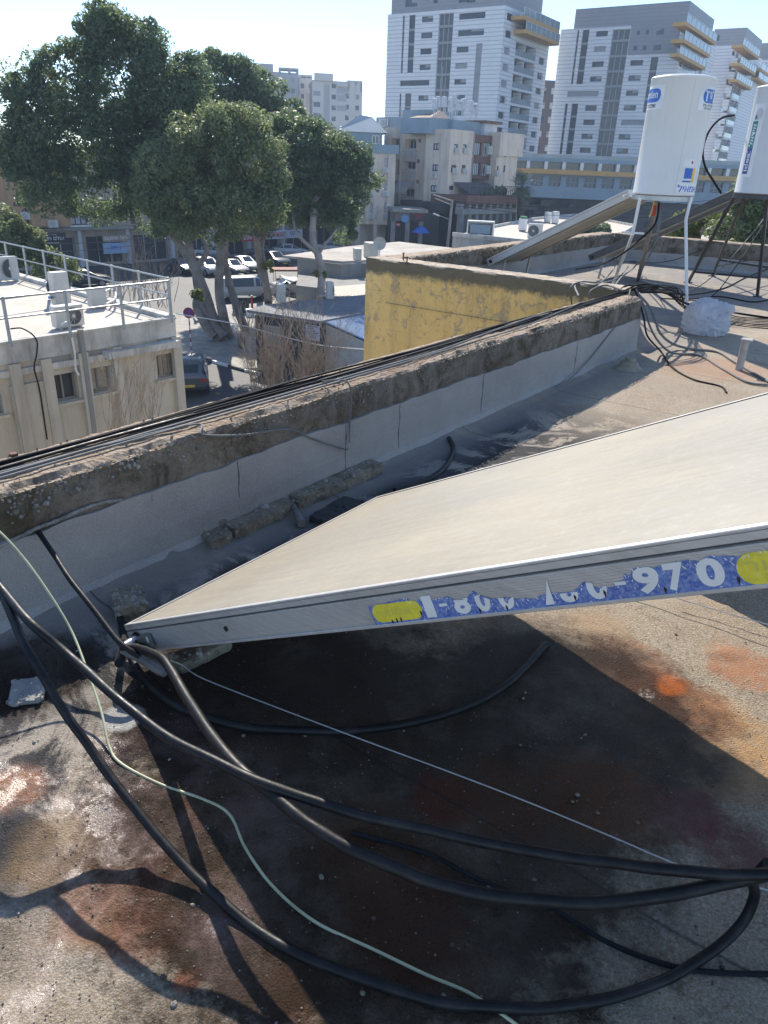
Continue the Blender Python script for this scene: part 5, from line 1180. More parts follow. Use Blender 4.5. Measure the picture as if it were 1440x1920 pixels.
for x in (676, 690, 704, 730): u, _ = NB.uv(x, 350); NB.slab(m, u - .25, zb_, u + .25, nbz - .1, .0, .18)
for u in (.3, w1 / 2, w1 - .5): NB.slab(m, u, 0, u + .5, zb_, -.6, -.05)
m.build('wall', M['beige'], N_)
for w_ in wl_: NB.window(w_, N_, .15, nx=1, fr=.05, mats=(M['shutter'], M['concrete'])); ac_unit(N_, NB.pt((w_[0] + w_[2]) / 2, w_[1] - .75, .02), NB.d, NB.n, .75, .55, .3)
m = MB(); z1_ = NB.uv(700, 270)[1]; NB.slab(m, -.3, nbz, w1 + .3, z1_, -.3, .15)
zr = NB.uv(680, 215)[1]; a_ = NB.uv(636, 240)[0]; b_ = NB.uv(722, 240)[0]
NB.slab(m, a_, nbz, b_ - .2, NB.uv(700, 248)[1], -9, -1.0)
za = NB.uv(700, 248)[1]
m.add([NB.pt(a_ - .3, za, -.8), NB.pt(b_ + .4, za, -.8), NB.pt(b_ - 1.2, zr, -4), NB.pt(a_ + 2.6, zr + .2, -4), NB.pt(a_ - .3, za, -9), NB.pt(b_ + .4, za, -9)], [(0, 1, 2, 3), (4, 5, 2, 3), (0, 4, 3), (1, 5, 2)])
m.build('attic', M['bluegrey'], N_)
w_ = NB.rect(697, 254, 711, 270, -1); NB.window(w_, N_, 0, -.9, nx=2, fr=.08, mats=(M['window_blue'], M['white_paint']))
# ---- beige apartment building with the balconies
AC_ = at(840, 330, 96.0); dl, dr = azd(-48), azd(42)
FA, FB = Fac(AC_, dl), Fac(AC_, dr)
AP = thing('apartment_building', 'weathered beige apartment building with striped balconies and a brown glazed bay', 'building', FA.pt(0, 0))
def R1(X0, Y0, X1, Y1): return (700 + X0 / 3.79, Y0 / 3.79, 700 + X1 / 3.79, Y1 / 3.79)
uA, _ = FA.uv(795, 330); zA = FA.uv(815, 242)[1]; zbA = FA.uv(815, 384)[1]
winA = [FA.rect(*R1(*r)) for r in ((425, 1018, 468, 1066), (418, 1168, 460, 1216), (405, 1317, 448, 1362))]
uB1, _ = FB.uv(885, 330); uB2, _ = FB.uv(928, 330); uB3, _ = FB.uv(967, 330)
winB = [FB.rect(*R1(*r)) for r in ((572, 1024, 602, 1085), (636, 1026, 664, 1085), (552, 1172, 588, 1225), (627, 1172, 655, 1228), (540, 1320, 572, 1350))]
m = MB(); FA.wall(m, 0, zbA, uA, zA, winA, .2); FB.wall(m, 0, zbA, uB1, zA, winB, .2)
FA.wall(m, uA, zbA, uA + .01, zA, [], .2)
Dp = 12
FB.slab(m, 0.4, zbA, uB1 - .02, zA - .3, -uA + .1, -.35)
FB.slab(m, uB1 - .3, zbA, uB1, zA, -2.6, 0)
m.build('wall', M['beige'], AP)
for i, w_ in enumerate(winA): FA.window(w_, AP, .15, nx=2, fr=.12, mats=(M['shutter'], M['black_frame'])); 
ac_unit(AP, FA.pt((winA[1][0] + winA[1][2]) / 2, winA[1][1] - .8, .02), FA.d, FA.n, .8, .6, .3)
for i, w_ in enumerate(winB): 
    FB.window(w_, AP, .15, nx=1, fr=.12, mats=(M['shutter'] if i < 2 else M['dark_glass'], M['black_frame']))
    if i < 4: ac_unit(AP, FB.pt((w_[0] + w_[2]) / 2 + .1, w_[1] - .15, .02), FB.d, FB.n, .8, .6, .3)
# balcony wing on the left
uL, _ = FA.uv(719, 330, -1.2); zV = FA.uv(750, 239, -1.2)[1]; zvb = FA.uv(750, 384, -1.2)[1]
bal = [FA.rect(*R1(*r), -1.2) for r in ((125, 985, 195, 1055), (228, 988, 305, 1058), (150, 1135, 192, 1240), (212, 1145, 300, 1205), (150, 1285, 172, 1340), (200, 1340, 292, 1400))]
m = MB(); FA.wall(m, uA, zvb, uL, zV, bal, 1.0, -1.2); FA.slab(m, uA, zvb, uL, zV - .4, -12, -2.4); m.build('balcony_wing', M['beige'], AP)
for w_ in bal: FA.window(w_, AP, .9, -1.2, nx=3, fr=.1, mats=(M['window_blue'], M['shutter']))
m = MB()
for r in ((145, 1060, 195, 1122), (215, 1062, 305, 1125), (210, 1210, 298, 1272), (135, 1355, 185, 1400)):
    u0, z0, u1, z1 = FA.rect(*R1(*r), -1.1)
    for k in range(5): FA.slab(m, u0, z0 + (z1 - z0) * k / 5, u1, z0 + (z1 - z0) * (k + .5) / 5, -1.15, -1.05)
m.build('striped_railing', M['shutter'], AP)
m = MB(); u0, z0, u1, z1 = FA.rect(*R1(180, 1285, 292, 1345), -1.2)
m.add([FA.pt(u0, z1, -1.15), FA.pt(u1, z1, -1.15), FA.pt(u1, z0 - .2, .3), FA.pt(u0, z0 - .2, .3), FA.pt(u0, z0 - .5, .3), FA.pt(u1, z0 - .5, .3)], [(0, 1, 2, 3), (3, 2, 5, 4)]); m.build('awning', M['creamgrey'], AP)
for x, y in ((323, 945), (75, 905)): P = FA.pt(*FA.uv(700 + x / 3.79, y / 3.79, -1.1), -1.1); ac_unit(AP, P, FA.d, FA.n, 1.1, .9, .4)
for x, y in ((320, 1145), (315, 1290), (330, 1000)):
    r = FA.rect(*R1(x - 8, y - 12, x + 10, y + 14), 0.0); m = MB(); FA.slab(m, *r, .01, .04); m.build('vent_grille', M['brown'], AP)
# brown glazed bay and right block
zB = FB.uv(905, 252)[1]; zBb = FB.uv(905, 336)[1]
gl = [FB.rect(*R1(*r), -.9) for r in ((700, 1010, 768, 1105), (776, 1012, 852, 1118), (690, 1155, 758, 1248), (768, 1160, 835, 1255))]
m = MB(); FB.wall(m, uB1, zBb, uB2, zB, gl, .3, -.9); FB.slab(m, uB1, zBb, uB2, zB - .1, -9, -2.2); m.build('brown_bay', M['brown'], AP)
for w_ in gl: FB.window(w_, AP, .25, -.9, nx=5, fr=.09, mats=(M['shutter'], M['black_frame']))
for w_ in (gl[1], gl[3]): ac_unit(AP, FB.pt((w_[0] + w_[2]) / 2, w_[1] + .3, -.8), FB.d, FB.n, .9, .9, .35)
zC = FB.uv(950, 249)[1]
wc = [FB.rect(*R1(*r)) for r in ((885, 1040, 905, 1085), (940, 1045, 952, 1085), (870, 1178, 890, 1220), (925, 1175, 938, 1225), (862, 1315, 878, 1350), (910, 1310, 920, 1350))]
m = MB(); FB.wall(m, uB2, zbA + .5, uB3, zC, wc, .2); FB.slab(m, uB2 + .02, zbA + .5, uB3 - .02, zC - .3, -Dp, -.35); FB.slab(m, uB2, zC - 2.6, uB3 + .6, zC, .01, .35); FB.slab(m, uB2, zbA + .5, uB2 + .3, zC, -2.6, -.01)
EN = Fac(FB.pt(uB3, 0), -FB.n); m.quad(FB.pt(uB3, zbA + .5), FB.pt(uB3, zbA + .5, -12), FB.pt(uB3, zC, -12), FB.pt(uB3, zC)); m.build('end_block', M['beige'], AP)
for w_ in wc: FB.window(w_, AP, .15, nx=1, fr=.1, mats=(M['dark_glass'], M['black_frame']))
for w_ in wc[:3]: ac_unit(AP, FB.pt((w_[0] + w_[2]) / 2, w_[1] - .5, .02), FB.d, FB.n, .8, .6, .3)
# terrace, dark awning, colonnade
m = MB(); u0 = FB.uv(850, 345)[0]; u1 = FB.uv(915, 345)[0]; zc_ = FB.uv(880, 342)[1]
m.add([FB.pt(u0, zc_, .02), FB.pt(u1, zc_, .02), FB.pt(u1 - .3, zc_ - 1.2, 2.4), FB.pt(u0 + .4, zc_ - 1.2, 2.4)], [(0, 1, 2, 3)]); m.build('dark_awning', M['darkwall'], AP)
uE, _ = FB.uv(975, 370, 3.5); zt1 = FB.uv(880, 367, 3.5)[1]; zt0 = FB.uv(880, 383, 3.5)[1]
m = MB(); FB.slab(m, -.5, zt0, uE, zt1, -2, 3.5); m.build('terrace_wall', M['brown'], AP)
m = MB(); zk = FB.uv(880, 392, 3.5)[1]; zk0 = FB.uv(880, 402, 3.5)[1]; FB.slab(m, -1.5, zk0, uE + 1, zk, 2.6, 3.6)
for i in range(9): u = -1.2 + (uE + 1) * i / 8; FB.slab(m, u, 0, u + .6, zk0, 2.7, 3.3); FB.slab(m, u, zk, u + .5, zt0, 2.4, 3.2)
m.build('colonnade', M['concrete'], AP)
m = MB(); FB.slab(m, -1.5, 0, uE, zk0 - .1, -6, -1.0); FB.slab(m, -1.5, zk0, uE, zt0, -6, 1.0); FA.slab(m, 0, 0, uL, zbA - .2, -9, -2); m.build('dark_ground_floor', M['shopdark'], AP)
m = MB()
for i in range(26): u = -.3 + (uE) * i / 25; FB.slab(m, u, zt1, u + .05, zt1 + 1.0, 3.3, 3.36)
FB.slab(m, -.3, zt1 + 1.0, uE, zt1 + 1.06, 3.28, 3.38); m.build('terrace_railing', M['black_frame'], AP)
rl = random.Random(4); m = MB()
for i in range(14): u = 4 + rl.random() * (uE - 6); m.rock(FB.pt(u, zt1 + .5, 2.6), .35 + .2 * rl.random(), 0, (1, 1, 1.2))
m.build('terrace_plants', plain('dusty_leaf', (.06, .08, .045), .8, 0, .4, 3), AP)
# rooftop: blue attic volumes, tiles, tanks
m = MB(); r = FA.rect(*R1(205, 780, 390, 880), -3); FA.slab(m, r[0], zA - .4, r[2], r[3], -8, -3)
r = FA.rect(*R1(20, 800, 205, 905), -3); FA.slab(m, r[0] , zV - .4, r[2], r[3] - .5, -8, -3)
r = FB.rect(*R1(560, 862, 790, 960), -2); FB.slab(m, r[0], zA - .5, r[2], r[3], -7, -2.0); r = FB.rect(*R1(400, 845, 590, 915), -2.5); FB.slab(m, r[0], zA - .5, r[2], r[3], -7, -2.5)
m.build('attic', M['bluegrey'], AP)
m = MB(); r = FB.rect(*R1(790, 880, 880, 940), -1.5); FB.slab(m, r[0], zB - .2, r[2], r[3], -6, -1.5); m.build('roof_hut', M['shutter'], AP)
m = MB(); FB.slab(m, r[0] - .4, r[3], r[2] + .4, r[3] + .3, -6, -1.0); c_ = FA.uv(820, 212, -4); 
q = [FB.pt(*FB.uv(806, 222, -4), -4), FB.pt(*FB.uv(845, 222, -4), -4), FB.pt(*FB.uv(826, 207, -6), -6)]
m.add([q[0], q[1], q[2], q[0] - FB.n * 4, q[1] - FB.n * 4], [(0, 1, 2), (0, 3, 2), (3, 4, 2), (1, 4, 2)]); m.build('tiled_roof', M['brown'], AP)
for w_ in [FA.rect(*R1(55, 845, 110, 895), -3)]: FA.window(w_, AP, 0, -2.9, nx=2, fr=.15, mats=(M['window_blue'], M['white_paint']))
rl = random.Random(9)
for i in range(13):
    X, Y = [(430, 790), (455, 775), (500, 775), (510, 785), (545, 780), (570, 755), (585, 790), (600, 795), (630, 790), (640, 785), (690, 800), (705, 815), (725, 820)][i]
    q = FB.pt(*FB.uv(700 + X / 3.79, Y / 3.79 + 2, -4), -4); m = MB()
    if i % 4 == 3: m.tube([q, q + Z3 * 1.0], .05, 6); m.lathe(q + Z3 * .9, [(0, 0), (.5, .25), (.5, .28)], 12)
    else: m.lathe(q, [(0, .3), (.33, .3), (.33, 1.4), (0, 1.45)], 14); m.tube([q - Z3 * 1.2, q + Z3 * .4], .06, 5); m.tube([q - Z3 * 1.2 + FB.d * .4, q + Z3 * .4 + FB.d * .2], .04, 5)
    tag(m.build('roof_tank' if i % 4 != 3 else 'satellite_dish', M['shutter'], smooth=False), ('white tank in the cluster on the beige apartment roof' if i % 4 != 3 else 'small dish among the tanks on the beige apartment roof'), 'water tank' if i % 4 != 3 else 'satellite dish', 'white tanks clustered on the apartment roof' if i % 4 != 3 else 'small dishes on the apartment roof')
m = MB(); q = FA.pt(*FA.uv(753, 384, 0), .4); m.tube([q, FA.pt(*FA.uv(756, 206, 0), .4)], .09, 6); q = FB.pt(*FB.uv(825, 215, -4), -4); m.tube([q, q + Z3 * 5], .04, 5); m.build('flue_pipe', M['creamgrey'], AP)
# shop pavilion at the foot
FP = Fac(at(735, 450, 92), azd(84)); PV = thing('shop_pavilion', 'low pavilion of small shops with lit signs at the foot of the beige building', 'building', FP.pt(0, 0))
r = FP.rect(734, 392, 830, 398); m = MB(); FP.slab(m, FP.uv(733, 400)[0], r[1], FP.uv(800, 400)[0], r[3], -6, 1.2); FP.slab(m, FP.uv(733, 400)[0], FP.uv(760, 415)[1], FP.uv(752, 400)[0] , r[1], -.5, 0); m.build('roof', M['concrete'], PV)
m = MB(); z_ = FP.uv(760, 398)[1]; FP.slab(m, FP.uv(733, 400)[0], FP.uv(760, 415)[1], FP.uv(768, 400)[0], z_, -.5, -.05); 
for x in (733, 760, 785): u = FP.uv(x, 430)[0]; FP.slab(m, u, 0, u + .5, z_, -.5, 0)
m.build('wall', M['concrete'], PV)
m = MB(); FP.slab(m, FP.uv(733, 400)[0], 0, FP.uv(828, 400)[0], z_ - .1, -6, -1.5); m.build('dark_interior', M['shopdark'], PV)
signboard(FP, FP.rect(770, 396, 799, 415), 'black sign with red letters on the low pavilion', M['sign_black'], [('PIZZERIA', .08, .6, .92, .9, M['sign_red'], .08), ('LIDOT', .3, .28, .7, .52, M['sign_red'], .08)], .1)
signboard(FP, FP.rect(742, 418, 750, 424), 'small red sign on the low pavilion', M['sign_red'], [('OPEN', .15, .3, .85, .7, M['sign_white'], 0)], .1)
t = thing('round_sign', 'blue round sign on the low pavilion', 'shop sign', FP.pt(*FP.uv(760, 409), .1)); m = MB(); m.cyl(FP.pt(*FP.uv(759, 409), .1), .45, .15, 20, 0, FP.n); m.build('disc', plain('sign_sky', (.15, .30, .62), .4), t); m = MB(); FP.slab(m, *FP.rect(759, 405, 766, 412), .1, .2); m.build('square', M['logo_blue'], t)
t = thing('parasol', 'closed blue parasol in front of the low pavilion', 'parasol', FP.pt(*FP.uv(786, 440), 1)); q = FP.pt(FP.uv(786, 430)[0], FP.uv(786, 434)[1], 1.5); m = MB(); m.lathe(q, [(1.1, 0), (.6, .45), (0, .75)], 8); m.build('canopy', M['logo_blue'], t); m = MB(); m.tube([np.array([q[0], q[1], 0]), q + Z3 * .7], .04, 6); m.build('pole', M['grey_metal'], t)

# ================================================================== TOWERS
def tower(name, label, px0, D, X2, Y2, spec, daz=0, fh_row=None):
    """px0: survey pixel on the corner between front and side; spec holds survey rectangles"""
    C_ = at(px0[0], px0[1], D); F_, S_ = Fac(C_, azd(-57 + daz)), Fac(C_, azd(33 + daz))
    T = thing(name, label, 'tower block', F_.pt(0, 0))
    ztop = F_.uv(px0[0], spec['top_y'])[1]; zg = F_.uv(px0[0], spec['grey_y'])[1]
    uW = F_.uv(spec['left_x'], spec.get('left_y', 100))[0]; uS = S_.uv(spec['right_x'], spec.get('right_y', 200))[0]
    # front
    def q(r): return F_.rect(X2[0] + r[0] / X2[1], Y2 + r[1] / X2[1], X2[0] + r[2] / X2[1], Y2 + r[3] / X2[1])
    rows = [F_.uv(X2[0] + x / X2[1], Y2 + y / X2[1])[1] for x, y in spec['rows']]; fh = (rows[0] - rows[-1]) / (len(rows) - 1)
    zrow = lambda i: rows[0] - fh * i
    wins = []; strips = []
    for (r, i0, i1) in spec['cols']:
        a = q(r); h = a[3] - a[1]
        for i in range(i0, i1 + 1): wins.append((a[0], zrow(i) - h / 2, a[2], zrow(i) + h / 2))
    for (r, i0, i1) in spec['strips']:
        a = q(r); strips.append((a[0], zrow(i1) - fh * .32, a[2], zrow(i0) + fh * .32))
    gs = q(spec['glass']); gl = (gs[0], 8.0, gs[2], zg - fh * .2 if not spec.get('glass_top') else F_.uv(px0[0], spec['glass_top'])[1])
    m = MB(); F_.wall(m, 0, 0, uW, zg, wins + strips + [gl], .25); mats = [M['clad_white']]
    # plain remaining sides
    def side(P, Q, z0, z1, mi=0): m.quad(np.array([P[0], P[1], z0]), np.array([Q[0], Q[1], z0]), np.array([Q[0], Q[1], z1]), np.array([P[0], P[1], z1]), mi)
    A_, B_, Cc, D_ = F_.pt(uW, 0), F_.pt(0, 0), S_.pt(uS, 0), F_.pt(uW, 0) + S_.d * uS
    side(D_, A_, 0, zg); side(Cc, D_, 0, zg); m.quad(*[np.array([p[0], p[1], zg]) for p in (A_, B_, Cc, D_)])
    # side facade: window column, loggias, window column
    sw = []; lo = []
    def qs(r, off=0): return S_.rect(X2[0] + r[0] / X2[1], Y2 + r[1] / X2[1], X2[0] + r[2] / X2[1], Y2 + r[3] / X2[1], off)
    for (r, i0, i1) in spec['side_cols']:
        a = qs(r); h = a[3] - a[1]; zc0 = (a[1] + a[3]) / 2
        for i in range(i1 - i0 + 1): z = zc0 - fh * i; sw.append((a[0], z - h / 2, a[2], z + h / 2))
    l0, l1 = sorted((S_.uv(*spec['log_x0'])[0], S_.uv(*spec['log_x1'])[0])); zl = S_.uv(*spec['log_top'])[1]
    k = 0
    while zl - fh * k > 12: lo.append((l0, zl - fh * k - fh * .86, l1, zl - fh * k)); k += 1
    S_.wall(m, 0, 0, uS, zg, sw + lo, 1.3 if False else .3)
    for a in lo:                                     # deep recess behind each loggia opening
        for (p, q_) in (((a[0], a[1]), (a[2], a[1])), ((a[2], a[1]), (a[2], a[3])), ((a[2], a[3]), (a[0], a[3])), ((a[0], a[3]), (a[0], a[1]))):
            m.quad(S_.pt(*p, -.3), S_.pt(*q_, -.3), S_.pt(*q_, -1.8), S_.pt(*p, -1.8))
    m.build('wall', mats, T)
    for a in wins: F_.window(a, T, .22, nx=3, fr=.09, mats=(M['window_blue'], M['black_frame']), frame=False)
    for a in strips:
        w_ = F_.window(a, T, .22, nx=1, fr=.09, mats=(M['strip_glass'], M['creamgrey']), frame=False); n_ = max(1, round((a[3] - a[1]) / fh)); m = MB()
        for i in range(1, n_): z = a[3] - (a[3] - a[1]) * i / n_; F_.slab(m, a[0], z - .18, a[2], z + .18, -.22, -.12)
        if m.v: m.build('spandrel', M['clad_grey'], w_)
    w_ = F_.window(gl, T, .24, nx=3, fr=.12, mats=(M['strip_glass'], M['creamgrey']), name='stair_glazing'); z = zrow(0) + fh * .5
    while z > 9: m = MB(); F_.slab(m, gl[0], z - .25, gl[2], z + .15, -.22, -.02); z -= fh; m.build('floor_band', M['clad_grey'], w_)
    for a in sw: S_.window(a, T, .25, nx=2, fr=.09, mats=(M['window_blue'], M['black_frame']), frame=False)
    for a in lo:
        m = MB(); S_.slab(m, a[0], a[1], a[2], a[3], -1.82, -1.8); r_ = m.build('loggia', M['strip_glass'], T)
        m = MB(); S_.slab(m, a[0], a[1] + .1, a[2], a[1] + 1.0, -.1, -.05); m.build('glass_railing', M['rail_glass'], r_)
        m = MB(); um = (a[0] + a[2]) / 2; S_.slab(m, um - .12, a[1], um + .12, a[3], -1.7, -.2); S_.slab(m, a[0], a[1], a[2], a[1] + .08, -1.7, .05); m.build('divider', M['clad_white'], r_)
    # grey top storeys
    m = MB()
    ga, gb = spec.get('grey_u', (0.0, 1.0)); tw = [q(r) for r in spec.get('top_wins', [])]
    F_.wall(m, uW * ga, zg, uW * gb, ztop, tw, .2, -.4)
    a_, b_ = F_.pt(uW * gb, 0, -.4), F_.pt(uW * ga, 0, -.4); c2 = b_ + S_.d * uS * .78; d2 = a_ + S_.d * uS * .78
    side(b_, c2, zg, ztop); side(c2, d2, zg, ztop); side(d2, a_, zg, ztop); m.quad(*[np.array([p[0], p[1], ztop]) for p in (a_, b_, c2, d2)])
    for r in spec.get('grey_patch', []): a = q(r); F_.slab(m, a[0], a[1], a[2], a[3], .0, .08)
    m.build('grey_top', M['clad_grey'], T)
    for a in tw: F_.window(a, T, .2, -.4, nx=2, frame=False)
    for r in spec.get('patch_wins', []): a = q(r); F_.window(a, T, -.1, 0, nx=2, frame=False)
    # projecting top balconies with ochre soffits
    for (r, dp_) in spec['balc']:
        z_, u0, u1 = S_.uv(*r[0])[1], S_.uv(*r[0])[0], S_.uv(*r[1])[0]
        m = MB(); S_.slab(m, min(u0, u1), z_ - .55, max(u0, u1), z_, .02, dp_); b_ = m.build('balcony', M['ochre'], T)
        m = MB(); S_.slab(m, min(u0, u1), z_, max(u0, u1), z_ + 1.15, dp_ - .08, dp_ - .02); S_.slab(m, max(u0, u1) - .08, z_, max(u0, u1), z_ + 1.15, .02, dp_); m.build('glass_railing', M['rail_glass'], b_)
        m = MB(); n_ = 7
        for i in range(n_ + 1): u = min(u0, u1) + (abs(u1 - u0) - .1) * i / n_; S_.slab(m, u, z_, u + .08, z_ + 1.2, dp_ - .02, dp_ + .03)
        S_.slab(m, min(u0, u1), z_ + 1.15, max(u0, u1), z_ + 1.22, dp_ - .1, dp_ + .03); m.build('rail_posts', M['white_paint'], b_)
    return T, F_, S_, fh, zg, ztop, uW, uS
M['strip_glass'] = plain('grey_tower_glass', (.07, .078, .09), .22, 0, .3, .3)
M['rail_glass'] = plain('balcony_glass', (.24, .29, .31), .2, 0, .15, .4)
M['ochre'] = plain('ochre_balcony', (.55, .33, .12), .8)
Z3s = 3.79
tower('tower_block', 'white clad tower left of the tanks, cut off by the top edge of the photo', (939, 110), 148, (700, 3.79), 0, dict(
    top_y=-90, grey_y=10, left_x=727, left_y=40, right_x=1017, right_y=200, rows=[(385, 136), (381, 251), (372, 365), (364, 479), (357, 588), (351, 697)],
    cols=[((345, 115, 425, 157), 0, 3), ((320, 678, 390, 716), 5, 7), ((190, 568, 397, 607), 4, 4), ((610, 93, 795, 137), 0, 1), ((590, 338, 675, 378), 2, 7)],
    strips=[((208, 128, 222, 200), 0, 3), ((255, 125, 297, 200), 0, 3), ((186, 678, 198, 740), 5, 8), ((225, 678, 268, 740), 5, 8), ((722, 400, 765, 500), 2, 5)],
    glass=(452, 300, 553, 500), top_wins=[(220, -40, 305, 45), (370, -40, 400, 10), (420, -40, 450, 20), (600, -60, 660, 15), (660, -60, 720, 15)], grey_u=(0.02, .98),
    side_cols=[((950, 95, 995, 150), 0, 8), ((1176, 412, 1216, 460), 0, 6)], log_x0=(967, 90), log_x1=(1005, 100), log_top=(985, 84),
    balc=[(((962, 56), (1028, 64)), 2.4), (((958, 30), (1028, 40)), 2.4)]))
X4 = 3.273
tower('tower_block', 'white clad tower with a dark grey upper corner, behind the left water tank', (1274, 110), 160, (1000, X4), 0, dict(
    top_y=2, grey_y=42, left_x=1046, left_y=110, right_x=1324, right_y=180, rows=[(421, 207), (407, 301), (393, 393), (379, 485), (352, 663), (339, 750), (325, 835), (313, 920)][:4],
    cols=[((385, 190, 457, 224), 0, 3), ((208, 558, 400, 592), 4, 4), ((318, 646, 388, 680), 5, 8), ((582, 466, 658, 500), 3, 5), ((595, 372, 672, 405), 2, 2), ((537, 738, 680, 772), 6, 6), ((522, 826, 595, 860), 7, 8)],
    strips=[((252, 300, 264, 380), 0, 3), ((285, 300, 325, 380), 0, 3), ((180, 750, 195, 800), 5, 8), ((220, 750, 258, 800), 5, 8), ((705, 450, 748, 500), 2, 5)],
    glass=(440, 450, 545, 600),  top_wins=[], grey_u=(.0, .9),
    grey_patch=[(592, 143, 893, 332)], patch_wins=[(635, 188, 655, 215), (692, 183, 710, 212), (757, 178, 803, 213), (615, 282, 637, 310), (672, 280, 695, 308), (738, 275, 785, 308)],
    side_cols=[((895, 372, 918, 412), 0, 8), ((1012, 425, 1033, 460), 0, 7), ((1048, 250, 1068, 290), 0, 0)], log_x0=(1280, 125), log_x1=(1306, 130), log_top=(1290, 112),
    balc=[(((1262, 42), (1325, 52)), 2.2), (((1258, 74), (1312, 82)), 2.2), (((1256, 100), (1310, 108)), 1.6)]))
tower('tower_block', 'narrower white tower between the two water tanks', (1380, 150), 205, (1000, X4), 0, dict(
    top_y=52, grey_y=84, left_x=1318, left_y=150, right_x=1415, right_y=180, rows=[(1090, 320), (1075, 404)],
    cols=[((1070, 308, 1113, 334), 0, 0), ((1052, 392, 1097, 418), 1, 1), ((1050, 470, 1090, 495), 2, 9)], strips=[], glass=(1180, 600, 1195, 700), top_wins=[(1090, 215, 1140, 250)], grey_u=(0, .95),
    side_cols=[((1228, 308, 1244, 342), 0, 9), ((1292, 375, 1305, 405), 0, 9)], log_x0=(1372, 180), log_x1=(1388, 180), log_top=(1385, 108),
    balc=[(((1372, 84), (1405, 104)), 2.2), (((1369, 118), (1400, 135)), 2.0), (((1366, 148), (1396, 164)), 1.6)]))
tower('tower_block', 'farthest white tower at the right edge with ochre balconies', (1436, 170), 245, (1000, X4), 0, dict(
    top_y=80, grey_y=112, left_x=1380, left_y=170, right_x=1490, right_y=200, rows=[(1330, 500), (1322, 570)],
    cols=[((1335, 540, 1360, 560), 0, 6)], strips=[], glass=(1400, 600, 1410, 700), top_wins=[], grey_u=(0, 1),
    side_cols=[((1428, 380, 1440, 400), 0, 6)], log_x0=(1440, 180), log_x1=(1462, 180), log_top=(1450, 160),
    balc=[(((1408, 128), (1470, 150)), 2.2), (((1405, 145), (1465, 165)), 2.0)]))
# projecting loggias on the third tower share its own label
F5 = Fac(at(1008, 200, 215), azd(88)); T5 = thing('brown_tower', 'dark brown distant tower squeezed between the two nearest white towers', 'tower block', F5.pt(4, 0))
zt = F5.uv(1020, 150)[1]; m = MB(); w5 = []
for i in range(11):
    for u in (.6, 3.0): w5.append((u, zt - 3 - i * 3.2, u + 1.2, zt - 1.6 - i * 3.2))
F5.wall(m, -2, 0, 5.5, zt, w5, .2); F5.slab(m, -2, 0, 5.5, zt - .2, -12, -.4); m.build('wall', plain('dark_brown_stone', (.12, .095, .085), .8, 0, .1, .2), T5)
for w_ in w5: F5.window(w_, T5, .18, frame=False, mats=(M['shutter'], M['black_frame']))
# podium shopping building
PO = Fac(at(955, 330, 128), azd(95)); u1 = PO.uv(1500, 345)[0]; zz = lambda y: PO.uv(1100, y)[1]
PD = thing('podium_building', 'long glazed podium with an ochre band in front of the white towers', 'building', PO.pt(u1 / 2, 0))
z_r, z_w1, z_w0, z_y0, z_l1, z_l0, z_b = zz(297), zz(306), zz(320), zz(329), zz(333), zz(352), zz(374)
m = MB(); PO.slab(m, 0, z_b, u1, z_l0, -15, 0); PO.slab(m, 0, z_l1, u1, z_y0 + .01, -15, -.3); PO.slab(m, 0, z_w1, u1, z_w1 + .5, -15, .1); m.build('wall', M['bluegrey'], PD); m = MB(); PO.slab(m, 0, 0, u1, z_b, -15, -3); m.build('undercroft', M['shopdark'], PD)
m = MB(); PO.slab(m, -.2, z_y0, u1, z_w0, -15, .7); m.build('ochre_band', M['ochre'], PD)
n_ = 16; uw = u1 / n_
for i in range(n_):
    m = MB(); PO.slab(m, i * uw, z_w0, (i + 1) * uw, z_w1, -1.0, -.9); w_ = m.build('window', M['window_blue'], PD); m = MB(); PO.slab(m, i * uw - .25, z_w0, i * uw + .25, z_w1, -.9, .2); m.build('mullion', M['white_paint'], w_)
    m = MB(); PO.slab(m, i * uw, z_l0, (i + 1) * uw, z_l1, -.9, -.6); w_ = m.build('window', M['strip_glass'], PD); m = MB()
    for k in range(4): PO.slab(m, i * uw + k * uw / 4 - .06, z_l0, i * uw + k * uw / 4 + .06, z_l1, -.6, -.5)
    PO.slab(m, i * uw, z_l1 - .8, (i + 1) * uw, z_l1 - .7, -.6, -.5); PO.slab(m, i * uw - .2, z_l0, i * uw + uw * .25, z_l1, -.58, -.2); m.build('mullion', M['bluegrey'], w_)
m = MB(); PO.slab(m, -1, z_w1 + .5, u1, z_r + .4, -.4, -.35)
m.build('roof_glass_rail', M['rail_glass'], PD)
rl = random.Random(2)
for i in range(44): m = MB(); u = rl.uniform(0, 6) if i % 2 else rl.uniform(0, u1); zq = rl.uniform(.5, z_b - .6); PO.slab(m, u, zq, u + rl.uniform(.3, 3), zq + rl.uniform(.15, .9), -3, rl.uniform(-2.5, .5)); m.build('service_box', M['darkwall'], PD)
